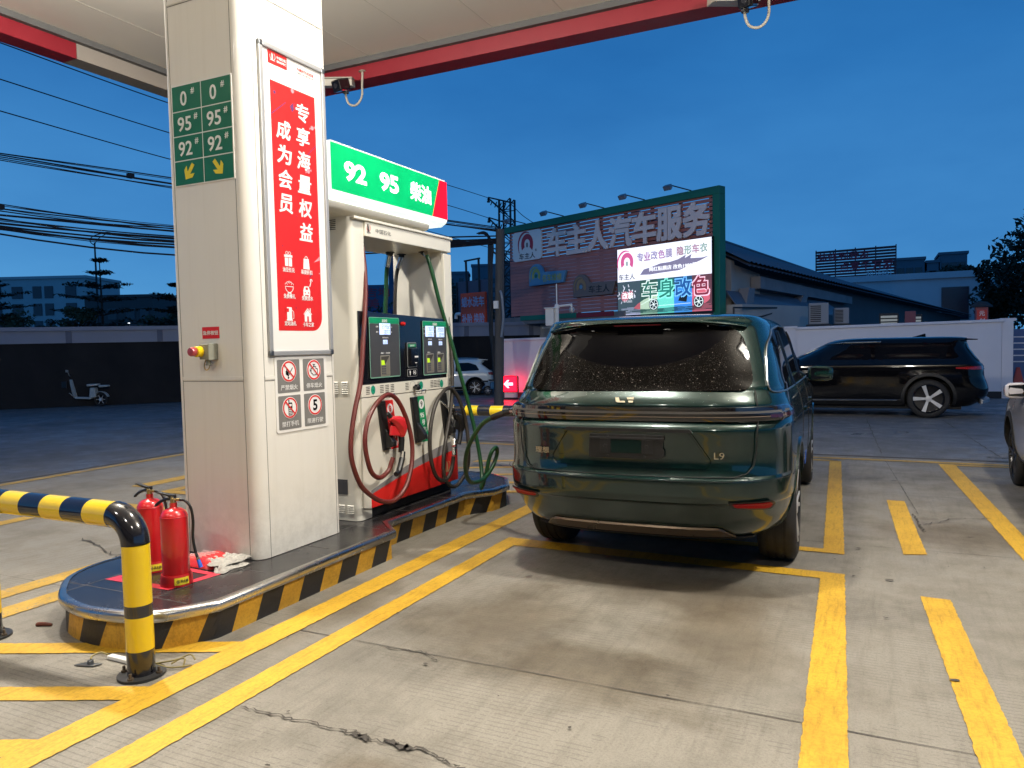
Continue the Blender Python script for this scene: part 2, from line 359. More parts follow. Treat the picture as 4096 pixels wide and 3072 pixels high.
tag(b.done('ground_cracks', m_dark), kind='structure')
b = B()
for i, (p, q) in enumerate([((-9.8, 3.27), (-4.6, 3.27)), ((-3.3, 3.27), (8, 3.29)), ((-.6, 6.31), (6, 6.40)), ((-.6, 8.46), (6, 8.6)), ((-9.8, 6.3), (-4.7, 6.3)), ((.09, 11.0), (.34, 7.6))]):
    crack(b, [p, q], .009, .003, .0040, 60, 20+i)
for i, (p, q) in enumerate([((-.18, 16.28), (.07, 11.32)), ((1.12, 16.35), (1.46, 11.41)), ((-4, 14.1), (.0, 14.2)), ((-8, 13.5), (-4, 14.1))]): crack(b, [p, q], .022, .008, .0012, 40, 40+i)
tag(b.done('slab_joints', mat('slab joint', (.075, .068, .058), .9, var=.4, scale=12)), kind='structure')
b = B()   # drain slot at the edge of the forecourt, front and left
b.box(-9.98, 12, 11.06, 11.20, -.009, -.002); b.box(-9.99, -9.87, -16, 11.06, -.009, -.002)
tag(b.done('drain_channel', m_dark), kind='structure')

qr = random.Random(77)
def quad(b, pts, z):       # a painted patch with slightly ragged edges
    o = []
    for i in range(len(pts)):
        p, q = pts[i], pts[(i+1) % len(pts)]; n = max(1, int(math.hypot(q[0]-p[0], q[1]-p[1])/.028)); a = .0035
        for k in range(n): o.append((p[0]+(q[0]-p[0])*k/n+qr.uniform(-a, a), p[1]+(q[1]-p[1])*k/n+qr.uniform(-a, a), z))
    b.add(o, [list(range(len(o)))])
b = B(); Z = .005
def ln(x0, x1, y0, y1, bb=None): quad(bb or b, [(x0, y0), (x1, y0), (x1, y1), (x0, y1)], Z)
ln(-3.13, -2.955, -3, 6.9); 
quad(b, [(-2.735, -3), (-2.565, -3), (-2.60, 5.35), (-2.745, 5.56)], Z); quad(b, [(-2.60, 5.35), (-.335, 5.345), (-.19, 5.49), (-2.745, 5.56)], Z)
quad(b, [(-.17, 0), (.03, 0), (-.19, 5.49), (-.335, 5.345)], Z)
quad(b, [(-.52, 6.0), (-.21, 6.0), (-.36, 6.11), (-.52, 6.11)], Z); quad(b, [(-.21, 6.0), (-.41, 10.55), (-.55, 10.62), (-.36, 6.11)], Z); quad(b, [(-2.7, 5.99), (-.52, 6.0), (-.52, 6.11), (-2.6, 6.11)], Z)
quad(b, [(-2.7, 6.0), (-2.6, 6.11), (-2.62, 10.62), (-2.77, 10.55)], Z); quad(b, [(-2.77, 10.55), (-.41, 10.55), (-.55, 10.64), (-2.62, 10.64)], Z)
quad(b, [(.09, 8.17), (.18, 6.15), (.335, 6.21), (.245, 8.17)], Z); quad(b, [(.245, 5.19), (.36, 3.0), (.515, 3.1), (.405, 5.175)], Z); quad(b, [(.42, 2.0), (.5, .3), (.66, .3), (.575, 2.0)], Z)
quad(b, [(.69, 10.7), (.94, 6.2), (1.09, 6.2), (.87, 10.7)], Z)
tag(b.done('road_marking', m_yel), kind='structure')
b = B()
ln(-4.98, -4.79, -3, 6.9, b)
ln(-5.36, -5.18, -3, 5.4, b); ln(-7.6, -7.43, -3, 5.4, b)
quad(b, [(-7.43, 5.2), (-5.36, 5.2), (-5.36, 5.38), (-7.43, 5.38)], Z)
quad(b, [(-7.4, 5.95), (-5.3, 5.95), (-5.3, 6.1), (-7.25, 6.1)], Z); quad(b, [(-7.4, 5.95), (-7.25, 6.1), (-7.25, 10.6), (-7.4, 10.6)], Z)
ln(-8.05, -7.82, 6.1, 8.0, b); ln(-9.80, -9.66, -3, 10.9, b); ln(-9.66, 9, 10.76, 10.88, b)
quad(b, [(.87, 10.6), (3, 10.62), (3, 10.7), (.87, 10.7)], Z)
for yy in (7.55, 8.15, 8.75, 9.35, 9.95): quad(b, [(-5.0, yy-.9), (-2.9, yy), (-2.9, yy+.12), (-5.0, yy-.78)], Z)
tag(b.done('lane_marking', m_yelw), kind='structure')
b = B()      # chevron bands ahead of the pump island, butting against the edge line
def chev(y0, wd=.135):
    s = .44; quad(b, [(-4.79, y0+s*(-4.79+3.13)), (-3.13, y0), (-3.13, y0+wd*1.12), (-4.79, y0+s*(-4.79+3.13)+wd*1.12)], Z)
for y0 in (2.86, 2.27, 1.74, 1.2, .66): chev(y0)
tag(b.done('chevron_marking', m_yel), kind='structure')
# oil and water stains: thin uneven films on the slab
def blot(b, cx, cy, rx, ry, z, seed, n=26):
    rnd = random.Random(seed); ph = [rnd.uniform(0, 6.28) for _ in range(4)]
    b.add([(cx+rx*math.cos(2*math.pi*k/n)*(1+.22*math.sin(3*2*math.pi*k/n+ph[0])+.13*math.sin(5*2*math.pi*k/n+ph[1])+.08*rnd.uniform(-1, 1)), cy+ry*math.sin(2*math.pi*k/n)*(1+.22*math.sin(2*2*math.pi*k/n+ph[2])+.1*rnd.uniform(-1, 1)), z) for k in range(n)], [list(range(n))])
b = B()
rnd = random.Random(5)
for i in range(34): blot(b, rnd.uniform(-3, 1.6), rnd.uniform(2.2, 6.6), rnd.uniform(.004, .013), rnd.uniform(.004, .010), .0095+.00002*i, 200+i, 10)
for x, y, r in ((-.12, 6.2, .018), (.08, 5.45, .026), (.33, 3.95, .022), (.05, 4.7, .014), (-2.1, 2.12, .012)): blot(b, x, y, r, r*.6, .0108, int(900+x*50), 12)
tag(b.done('gum_spots', m_dark), kind='structure')

# ------------------------------------------------------------------ pump island
ZI = .215
right = [(-3.27, 2.995), (-3.27, 4.70), (-3.50, 4.92), (-3.47, 6.14), (-3.30, 6.40), (-3.28, 6.68), (-3.46, 7.02), (-3.76, 7.22), (-4.0, 7.26)]
nose = [(-3.42, 2.76), (-3.58, 2.665), (-3.8, 2.625), (-3.97, 2.63), (-4.2, 2.695), (-4.378, 2.81), (-4.55, 2.97), (-4.64, 3.16)]
left = [(-4.66, 3.30), (-4.66, 4.70), (-4.45, 4.92), (-4.45, 6.14), (-4.64, 6.40), (-4.64, 6.68), (-4.48, 7.02), (-4.2, 7.22)]
nose = [(p.x, p.y) for p in spline([(x, y, 0) for x, y in [(-3.27, 2.995)] + nose + [(-4.66, 3.30)]], 4)][1:-1]
outl = left[::-1] + nose[::-1] + right      # runs from the far left, round the near nose, to the far end
def inset(pts, d):
    n = len(pts); out = []
    for i in range(n):
        p0, p1, p2 = V((*pts[i-1], 0)), V((*pts[i], 0)), V((*pts[(i+1) % n], 0))
        a = (p1-p0).normalized(); c = (p2-p1).normalized(); na = V((-a.y, a.x, 0)); nc = V((-c.y, c.x, 0)); nn = (na+nc); nn = nn/max(.4, nn.length_squared)*2
        out.append((p1.x+nn.x*d, p1.y+nn.y*d))
    return out
isl = thing('pump_island', 'raised pump island with black tiled top, steel nosing and striped kerb', 'island', (-3.97, 3.4, 0))
m_tile = mat('black floor tile', (.022, .021, .022), .22, var=.35, scale=1.7, bump=.03, bscale=8, rvar=.5)
b = B(); ins = inset(outl, .045); b.prism([(x, y, ZI-.03) for x, y in ins], (0, 0, .03)); b.done('tiled_top', m_tile, isl)
b = B()   # tile grout
for yy in (2.9, 3.5, 4.1, 4.7, 5.3, 5.9, 6.5): b.box(-4.5, -3.42, yy-.002, yy+.002, ZI, ZI+.0012)
for xx in (-4.27, -3.67): b.box(xx-.002, xx+.002, 2.75, 7.0, ZI, ZI+.0011)
b.done('grout', mat('grout', (.10, .09, .085), .8), isl)
b = B(); base = inset(outl, .032); b.cur = 0
# kerb: stripes along its length, leaning; one mesh with two paints
def kerb(b):
    per = [V((*p, 0)) for p in base]; n = len(per); acc = [0]
    for i in range(n): acc.append(acc[-1]+(per[(i+1) % n]-per[i]).length)
    T = acc[-1]
    def at(s_):
        s_ %= T; i = max(k for k in range(n) if acc[k] <= s_+1e-9); f = (s_-acc[i])/(acc[i+1]-acc[i]); return per[i].lerp(per[(i+1) % n], f)
    nS = int(round(T/.19/2))*2; w_ = T/nS; lean = .075; rnd = random.Random(4); e = [w_*k+rnd.uniform(-.012, .012) for k in range(nS)]; e.append(e[0]+T)
    rows = [0, .055, .11, .165]
    for k in range(nS):
        b.cur = k % 2; N = 8
        for z0, z1 in zip(rows, rows[1:]):
            for j in range(N):
                def q(u, z): p = at(e[k]+(e[k+1]-e[k])*u+lean*z/.165+.05); return V((p.x, p.y, z))
                b.add([q(j/N, z0), q((j+1)/N, z0), q((j+1)/N, z1), q(j/N, z1)], [(0, 1, 2, 3)])
kerb(b); b.done('kerb', [m_ky, m_kb], isl)
b = B(); c0 = inset(outl, .03); prof = [(-.008, -.058), (.022, -.058), (.03, -.045), (.033, -.02), (.028, -.004), (.012, .004), (-.012, .004)]
rings = []
for (dx, dz) in prof: rings.append([(x, y, ZI+dz) for x, y in inset(c0, -dx)])
n = len(c0)
b.add([p for r in rings for p in r], [((j*n+i), (j*n+(i+1) % n), ((j+1) % len(rings))*n+(i+1) % n, ((j+1) % len(rings))*n+i) for j in range(len(rings)-1) for i in range(n)])
b.done('steel_nosing', m_steel, isl, smooth=50)

# ------------------------------------------------------------------ canopy
HC = 5.5
can = thing('canopy', 'cream forecourt canopy roof with red fascia edge', 'canopy', (-3.97, 2, HC))
b = B(); b.box(-9.55, 14, -14, 9.2, HC+.28, HC+.9); b.done('soffit', m_soff, can)
b = B()
for k in range(-9, 14): b.box(k+.42, k+.436, -14, 9.2, HC+.2785, HC+.281)
b.done('soffit_joint', mat('soffit joint', (.70, .66, .58), .6), can)
b = B()   # hanging lip: front and left, red; pale length by the far left corner
b.box(-9.70, 14, 9.2, 9.55, HC, HC+.95); b.box(-9.85, -9.55, -14, 6.75, HC, HC+.95); b.box(-9.85, 14, -14.3, -14, HC, HC+.95); b.box(14, 14.3, -14.3, 9.55, HC, HC+.95)
b.done('fascia', m_red, can, bevel=.01)
b = B(); b.box(-9.85, -9.55, 6.75, 9.198, HC+.002, HC+.94); b.done('fascia_end', mat('pale fascia', (.28, .25, .22), .6), can)
b = B(); b.box(-9.55, 14, 9.12, 9.2, HC+.2, HC+.285); b.box(-9.55, -9.47, -14, 9.12, HC+.2, HC+.285); b.done('edge_seal', mat('sealant', (.10, .10, .10), .8, var=.3), can)
LAMP = mat('lit diffuser', (1, .96, .86), .5, emit=30, ecol=(1, .93, .78))
def canopy_light(x, y, pw, sp, where):
    t = thing('canopy_light', where, 'canopy light', (x, y, HC+.28), group='lights in the canopy ceiling')
    b = B(); b.box(x-.26, x+.26, y-.26, y+.26, HC+.215, HC+.278); b.done('housing', m_alu, t, bevel=.01)
    b = B(); b.box(x-.2, x+.2, y-.2, y+.2, HC+.205, HC+.214); b.done('diffuser', LAMP, t)
    l = bpy.data.lights.new('lamp', 'AREA'); l.shape = 'SQUARE'; l.size = .36; l.energy = max(pw, 4); l.color = (1, .94, .85)
    o = bpy.data.objects.new('lamp', l); COL.objects.link(o); o.location = (0, 0, -.085); o.parent = t
    b = B(); b.lathe([(.19, .205), (.185, .0), (.15, -.06), (.09, -.10), (0, -.11)], (x, y, HC), 24); b.done('drop_lens', mat('frosted lens', (.9, .88, .82), .3, trans=.9, alpha=.25), t, smooth=True)
    if not sp: return
    l = bpy.data.lights.new('lamp', 'POINT'); l.shadow_soft_size = .12; l.energy = sp; l.color = (1, .94, .85)  # extra bare source added below the fitting to brighten the soffit
    o = bpy.data.objects.new('lamp', l); COL.objects.link(o); o.location = (0, 0, -.50); o.parent = t

# added shop-like block behind the camera: keeps bare sky out of the car's reflections
t = thing('added_sky_block', 'unseen shop-like block added behind the camera to keep sky out of reflections', 'building', (0, -20, 0))
m_sky_block = mat('sky block cladding', (.16, .15, .14), .6, var=.1, scale=.5)
b = B(); b.box(-16, 16, -24, -17.5, -.01, 7.6); b.done('wall', m_sky_block, t); b = B(); b.box(-16.3, 16.3, -24.3, -17.1, 7.6, 8.1); b.done('roof', m_sky_block, t)
for k in range(6): b = B(); b.box(-14+5*k, -10.6+5*k, -17.5, -17.46, .3, 2.6); f = b.done('window', mat('sky block glazing', (.02, .025, .03), .08), t)
for x, y, pw, sp, s in ((-2.0, 3.9, 225, 170, 'square canopy light over the lane right of the clad column'), (-6.0, 3.9, 10, 900, 'square canopy light over the lane left of the clad column'), (1.9, 4.6, 80, 850, 'square canopy light over the lane right of the green car'),
                    (-2.0, -1.8, 135, 0, 'square canopy light behind the camera over the pump lane'), (-6.0, -1.8, 110, 0, 'square canopy light behind the camera over the left lane'), (1.9, -1.8, 118, 0, 'square canopy light behind the camera over the right lane')):
    canopy_light(x, y, pw, sp, s)
# ------------------------------------------------------------------ clad column
cx0, cx1, cy0, cy1 = -4.32, -3.63, 3.68, 4.50
col = thing('canopy_column', 'cream metal clad column standing on the pump island', 'column', ((cx0+cx1)/2, (cy0+cy1)/2, ZI))
def round_rect(x0, x1, y0, y1, r):
    out = []
    for (cx, cy, a0, rad) in ((x1, y0, -90, r[0]), (x1, y1, 0, r[1]), (x0, y1, 90, r[2]), (x0, y0, 180, r[3])):
        sx = -1 if cx == x1 else 1; sy = -1 if cy == y1 else 1
        for k in range(9):
            a = R(a0+90*k/8); out.append((cx+sx*rad+rad*math.cos(a), cy+sy*rad+rad*math.sin(a)))
    return out
sec = round_rect(cx0, cx1, cy0, cy1, (.082, .03, .03, .03))
b = B(); b.loft([[V((x, y, z)) for x, y in sec] for z in (ZI+.004, HC+.3)], True, True, True); b.done('cladding', m_white, col, smooth=True)
b = B(); e = .0012
for x in (cx0+.045, cx1-.092): b.box(x-.0018, x+.0018, cy0-e, cy0+.01, ZI+.004, HC+.28)
for z in (1.397, 3.895): b.box(cx0+.045, cx1-.092, cy0-e-.0004, cy0+.01, z-.0018, z+.0018)
for y in (cy0+.092, cy1-.04): b.box(cx1-.01, cx1+e, y-.0018, y+.0018, ZI+.004, HC+.28)
for z in (1.395, 3.90): b.box(cx1-.01, cx1+e+.0004, cy0+.092, cy1-.04, z-.0018, z+.0018)
b.done('panel_gap', m_seam, col)
b = B()
for z in (1.402, 3.90): b.box(cx0+.047, cx1-.094, cy0-.0035, cy0+.01, z+.002, z+.026)
for z in (1.400, 3.905): b.box(cx1-.01, cx1+.0035, cy0+.094, cy1-.042, z+.002, z+.026)
b.done('joint_strip', m_white, col, bevel=.001)
FRT = PL((0, cy0, 0), (1, 0, 0), (0, 0, 1))          # face towards the camera
SID = PL((cx1, 0, 0), (0, 1, 0), (0, 0, 1))          # face towards the lane

# grade sign on the near face
s = thing('grade_sign', 'green fuel grade board with numbers and yellow arrows on the column', 'sign', (-3.99, cy0, 3.0))
b = B(); FRT.rect(b, -4.262, -3.720, 2.705, 3.370, .006, .006); b.done('backing', m_wht, s, bevel=.001)
b = B(); u = [(-4.254, -3.994), (-3.986, -3.728)]; vv = [(2.713, 2.868), (2.876, 3.030), (3.038, 3.192), (3.200, 3.362)]
for a in u:
    for c in vv: FRT.rect(b, a[0], a[1], c[0], c[1], .0075, .0015)
b.done('green_panel', m_grn, s)
for j, q in enumerate(('92', '95', '0')):
    for (a0, a1) in u:
        v = (vv[j+1][0]+vv[j+1][1])/2
        text(q, FRT, a0+.105, v-.004, .095, m_lwh, s, off=.012, wid=.058 if q == '0' else .125, d=.0095)
        text('#', FRT, a0+.21 - (.02 if q == '0' else 0), v+.034, .04, m_lwh, s, off=.012, wid=.032, d=.0095)
b = B()
for i, (a0, a1) in enumerate(u):
    b.nxt(); c, d = (a0+a1)/2, (vv[0][0]+vv[0][1])/2; sg = -1 if i == 0 else 1
    arrow = [(-.014, .065), (.014, .065), (.014, -.005), (.045, .022), (.045, -.012), (0, -.055), (-.045, -.012), (-.045, .022), (-.014, -.005)]
    an = R(38*sg); FRT.flat(b, [(c+p*math.cos(an)-q*math.sin(an), d+p*math.sin(an)+q*math.cos(an)) for p, q in arrow], .0095, .0015)
b.done('arrow', m_yl, s)

# emergency stop
s = thing('stop_notice', 'small red notice with white characters above the stop button', 'notice', (-3.997, cy0, 1.72))
b = B(); FRT.rect(b, -4.073, -3.92, 1.683, 1.760, .003, .003); b.done('plate', m_redp, s)
text('急停按钮', FRT, -3.996, 1.721, .028, m_lwh, s, off=.018, wid=.138, d=.0045, th=.001)
s = thing('stop_button', 'grey boxed emergency stop button with red knob and yellow collar', 'stop button', (-3.98, cy0, 1.59))
mgb = mat('grey-green cast box', (.24, .245, .20), .5, var=.1, bump=.05)
b = B(); b.box(-4.03, -3.945, cy0-.075, cy0, 1.545, 1.645); b.box(-3.945, -3.938, cy0-.08, cy0, 1.54, 1.65); b.done('box', mgb, s, bevel=.006)
b = B(); b.box(-3.943, -3.94, cy0-.077, cy0-.072, 1.55, 1.64); b.cyl((-3.985, cy0-.04, 1.546), (-3.985, cy0-.04, 1.505), .017); b.cyl((-3.985, cy0-.04, 1.513), (-3.985, cy0-.04, 1.508), .021); b.done('cable_gland', mgb, s, smooth=True)
b = B(); b.tube(spline([(-4.0, cy0-.05, 1.545), (-4.01, cy0-.055, 1.50), (-3.995, cy0-.055, 1.475), (-3.98, cy0-.045, 1.485), (-3.975, cy0-.04, 1.51)]), .0035, 8); b.done('wire_tail', m_brass, s, smooth=True)
KX = -4.02
b = B(); b.lathe([(.0, 0), (.036, 0), (.036, -.035), (.032, -.04), (.0, -.04)], (KX, cy0-.075, 1.597), 24, 'y'); b.done('collar', m_gy, s, smooth=True)
b = B(); b.lathe([(.0, 0), (.026, 0), (.030, -.008), (.03, -.03), (.026, -.038), (.0, -.04)], (KX-.006, cy0-.113, 1.597), 24, 'y'); b.done('knob', mat('button red', (.36, .05, .06), .35, coat=.4), s, smooth=True)

# poster in its aluminium frame
s = thing('poster_frame', 'tall red and white membership poster in an aluminium frame on the column', 'poster', (cx1, 4.13, 2.6))
PU0, PU1, PV0, PV1 = 3.812, 4.462, 1.556, 3.618; FW = .035; PM = PL((cx1, 0, 0), (0, 1, 0), (0, 0, 1))
b = B()
for (a, c, d, e_) in ((PU0, PU0+FW, PV0+FW, PV1-FW), (PU1-FW, PU1, PV0+FW, PV1-FW)): PM.rect(b, a, c, d, e_, .022, .022)
for (a, c, d, e_) in ((PU0+FW, PU1-FW, PV0, PV0+FW), (PU0+FW, PU1-FW, PV1-FW, PV1)): PM.rect(b, a, c, d, e_, .0222, .022)
b.done('frame', m_alu, s, bevel=.006)
b = B()
for a in (PU0-.001, PU1-FW-.003):
    for c in (PV0-.001, PV1-FW-.003): b.nxt(); PM.rect(b, a, a+FW+.004, c, c+FW+.004, .0238, .0236)
b.done('corner_cap', m_aluD, s, bevel=.008)
b = B(); PM.rect(b, PU0+FW-.004, PU1-FW+.004, PV0+FW-.004, PV1-FW+.004, .006, .004); b.done('sheet', m_wht, s)
b = B(); r0, r1, q0, q1 = 3.916, 4.358, 1.728, 3.388; rad = .10
pts = [(r0, q0)] + [(r1-rad+rad*math.cos(R(a)), q0+rad-rad*abs(math.sin(R(a)))) for a in range(-90, 1, 10)] + [(r1, q1), (r0, q1)]
PM.flat(b, pts, .0075, .0014); b.done('red_panel', m_redp, s)
for q, x, y0, y1 in (('专享海量权益', 4.222, 3.245, 2.42), ('成为会员', 4.030, 3.083, 2.59)):
    n = len(q)
    for i, ch in enumerate(q): text(ch, PM, x, y0+(y1-y0)*i/(n-1), .122, m_lwh, s, off=.022, wid=.128, d=.0095, skew=.10)
b = B(); PM.rect(b, 3.905, 4.085, 3.495, 3.583-.003, .0078, .0016); b.done('logo_block', m_redp, s)
def emblem(pl, b, u, v, r, d, th=.001):
    pl.ring(b, u, v, r, r*.88, d, th, -200, 60); pl.rect(b, u-r*.30, u-r*.05, v-r*.9, v+r*.8, d, th); pl.rect(b, u+r*.05, u+r*.16, v-r*.9, v+r*.5, d, th); pl.rect(b, u-r*.9, u+r*.9, v-r*1.05, v-r*.93, d, th)
b = B(); emblem(PM, b, 3.948, 3.545, .026, .0094); b.done('emblem', m_lwh, s)
text('中国石化', PM, 4.03, 3.55, .019, m_lwh, s, off=.02, wid=.088, d=.0094, th=.001); text('SINOPEC', PM, 4.03, 3.525, .014, m_lwh, s, off=.03, wid=.088, d=.0094, th=.001)
text('为美好生活加油', PM, 4.268, 3.537, .023, m_redp, s, off=.012, wid=.170, d=.0078, th=.001); text('CHEER FOR A BETTER LIFE', PM, 4.268, 3.512, .013, m_gry, s, wid=.170, d=.0078, th=.001)
for q, x, y in (('油豆任兑', 4.029, 2.143), ('易捷折扣', 4.210, 2.140), ('免费餐礼', 4.029, 1.963), ('免费加水', 4.209, 1.957), ('定站油礼', 4.028, 1.778), ('卡车之家', 4.209, 1.772)):
    text(q, PM, x, y, .031, m_lwh, s, off=.016, wid=.115, d=.0095, th=.001)
b = B(); D = .0093; T = .001
x, y = 4.029, 2.212      # gift
for a, c in ((-.034, -.003), (.003, .034)): PM.rect(b, x+a, x+c, y-.045, y+.012, D, T)
PM.rect(b, x-.04, x+.04, y+.016, y+.032, D, T); PM.ring(b, x-.014, y+.044, .012, .009, D, T, seg=16); PM.ring(b, x+.014, y+.044, .012, .009, D, T, seg=16)
b.nxt(); x, y = 4.209, 2.205      # bag
PM.flat(b, [(x-.033, y-.045), (x+.033, y-.045), (x+.026, y+.028), (x-.026, y+.028)], D, T); PM.ring(b, x, y+.030, .016, .012, D, T, 0, 180, 12)
b.nxt(); x, y = 4.029, 2.028      # bowl of rice
PM.ring(b, x, y, .041, .037, D, T, 180, 360, 20); PM.rect(b, x-.042, x+.042, y-.002, y+.003, D, T); PM.rect(b, x-.018, x+.018, y-.048, y-.040, D, T)
for k in range(5): PM.ring(b, x-.03+.015*k, y+.012+.014*math.sin(math.pi*k/4), .013, .010, D, T, 0, 180, 10)
b.nxt(); x, y = 4.203, 2.010      # car and spanner
PM.flat(b, [(x-.035, y-.03), (x+.035, y-.03), (x+.035, y), (x+.022, y+.03), (x-.022, y+.03), (x-.035, y)], D, T); PM.rect(b, x-.033, x-.02, y-.042, y-.03, D, T); PM.rect(b, x+.02, x+.033, y-.042, y-.03, D, T)
PM.line(b, [(x+.034, y+.03), (x+.048, y+.066)], .008, D, T); PM.ring(b, x+.050, y+.072, .013, .006, D, T, -30, 230, 14)
b.nxt(); x, y = 4.027, 1.848      # pump
PM.rect(b, x-.03, x+.018, y-.05, y+.04, D, T, .005); PM.rect(b, x-.036, x+.024, y-.052, y-.044, D+.0002, T); PM.line(b, [(x+.022, y+.02), (x+.036, y+.008), (x+.036, y-.035), (x+.024, y-.038)], .004, D, T)
b.nxt(); x, y = 4.206, 1.842      # house
PM.flat(b, [(x-.034, y-.05), (x-.009, y-.05), (x-.009, y-.012), (x+.009, y-.012), (x+.009, y-.05), (x+.034, y-.05), (x+.034, y), (x, y+.032), (x-.034, y)], D, T); PM.line(b, [(x-.042, y), (x, y+.042), (x+.042, y)], .006, D+.0002, T); PM.rect(b, x+.022, x+.031, y+.02, y+.045, D, T)
b.done('icon', m_lwh, s)
b = B()
PM.rect(b, 4.003-.02, 4.003+.012, 1.855, 1.88, .0105, .001); PM.rect(b, 4.192, 4.214, 2.016, 2.032, .0105, .001)
for a in (4.186, 4.22): PM.disc(b, a, 1.995, .005, .0105, .001, 10)
b.done('icon_cutout', m_redp, s)
mpu = mat('print violet', (.12, .03, .12), .5); mpk = mat('print pink', (.75, .28, .32), .5)
b = B(); PM.line(b, [(3.918, 3.165), (4.06, 3.275)], .006, .0084, .0007); PM.line(b, [(4.25, 2.955), (4.356, 3.05)], .005, .0084, .0007); PM.disc(b, 3.955, 3.315, .012, .0084, .0007, 12)
for x, y in ((4.09, 2.96), (4.13, 2.52), (3.98, 2.30), (4.07, 2.27), (4.09, 1.885), (4.15, 3.29), (3.99, 2.95)): PM.disc(b, x, y, .004, .0084, .0007, 8)
PM.line(b, [(4.24, 2.105), (4.265, 2.13)], .006, .0084, .0007); PM.flat(b, [(4.10, 3.26), (4.13, 3.29), (4.14, 3.25), (4.12, 3.225)], .0084, .0007); b.done('print_confetti', mpu, s)
b = B()
for x, y in ((4.318, 3.165), (4.262, 2.852)):
    PM.disc(b, x, y, .016, .0112, .0007, 14); PM.flat(b, [(x+.012, y+.006), (x+.032, y+.02), (x+.034, y+.002)], .0112, .0007); PM.flat(b, [(x-.012, y-.006), (x-.028, y-.020), (x-.03, y-.002)], .0112, .0007)
PM.flat(b, [(4.29, 2.215), (4.354, 2.235), (4.352, 2.262)], .0084, .0007); PM.disc(b, 4.345, 2.14, .006, .0084, .0007, 10); PM.disc(b, 4.13, 3.372, .016, .0084, .0007, 14); b.done('print_sweets', mpk, s)

# warning plate
s = thing('warning_plate', 'white plate with four grey safety pictograms under the poster', 'safety sign', (cx1, 4.13, 1.3))
b = B(); PM.rect(b, 3.862, 4.39, 1.035, 1.552, .006, .006, .02); b.done('plate', m_wht, s)
cells = [(3.884, 4.102, 1.305, 1.53, '严禁烟火'), (4.138, 4.360, 1.305, 1.53, '停车熄火'), (3.884, 4.102, 1.055, 1.285, '禁打手机'), (4.138, 4.360, 1.055, 1.285, '限速行驶')]
b = B(); w_ = B(); rd = B(); bk = B()
for i, (a, c, d, e_, q) in enumerate(cells):
    b.nxt(); w_.nxt(); rd.nxt(); PM.rect(b, a, c, d, e_, .0075, .0014, .008); x, y = (a+c)/2, d+.145
    PM.disc(w_, x, y, .074, .009, .0014); PM.ring(rd, x, y, .070, .059, .0104, .0012)
    if i < 3: PM.line(rd, [(x-.043, y+.043), (x+.043, y-.043)], .010, .0122, .0012)
    text(q, PM, x, d+.036, .036, m_lwh, s, wid=.165, d=.009, th=.001)
x, y = 3.993, 1.45
PM.flat(bk, [(x-.032, y-.02), (x-.012, y-.032), (x-.002, y-.012), (x-.008, y+.004), (x-.014, y-.006), (x-.016, y+.018), (x-.026, y+.03), (x-.024, y+.006), (x-.032, y+.004)], .0108, .001); PM.line(bk, [(x-.01, y-.034), (x+.036, y+.024)], .006, .0108, .001); PM.line(bk, [(x-.012, y-.05), (x-.002, y-.038)], .010, .011, .001)
bk.nxt(); x, y = 4.249, 1.45
for p in ([(x-.03, y-.025), (x-.03, y+.012), (x-.016, y+.012), (x-.008, y+.024), (x+.02, y+.024), (x+.02, y+.008), (x+.036, y+.008), (x+.036, y-.028), (x+.02, y-.028), (x+.02, y-.036), (x-.012, y-.036), (x-.018, y-.025), (x-.03, y-.025)],): PM.line(bk, p, .005, .0108, .001)
PM.rect(bk, x-.013, x+.012, y+.036, y+.042, .0108, .001); PM.rect(bk, x-.003, x+.003, y+.024, y+.038, .0106, .001); PM.rect(bk, x-.044, x-.039, y-.016, y+.010, .0108, .001); PM.rect(bk, x-.04, x-.03, y-.006, y-.001, .0106, .001)
bk.nxt(); x, y = 3.993, 1.20
PM.rect(bk, x-.018, x+.020, y-.052, y+.036, .0108, .001, .006); PM.rect(bk, x-.016, x-.008, y+.034, y+.056, .0106, .001, .003)
b.done('pictogram_panel', m_gry, s); w_.done('disc', m_lwh, s); rd.done('red_ring', m_redp, s); bk.done('pictogram', m_bgl, s)
b = B(); PM.rect(b, x-.012, x+.014, y+.010, y+.026, .0116, .001, .005)
for i in range(3):
    for j in range(4): PM.rect(b, x-.013+.0105*i, x-.006+.0105*i, y-.046+.012*j, y-.039+.012*j, .0116, .001)
b.done('keypad', m_lwh, s)
text('5', PM, 4.249, 1.20, .078, m_bgl, s, off=.03, wid=.046, d=.0108, th=.001)

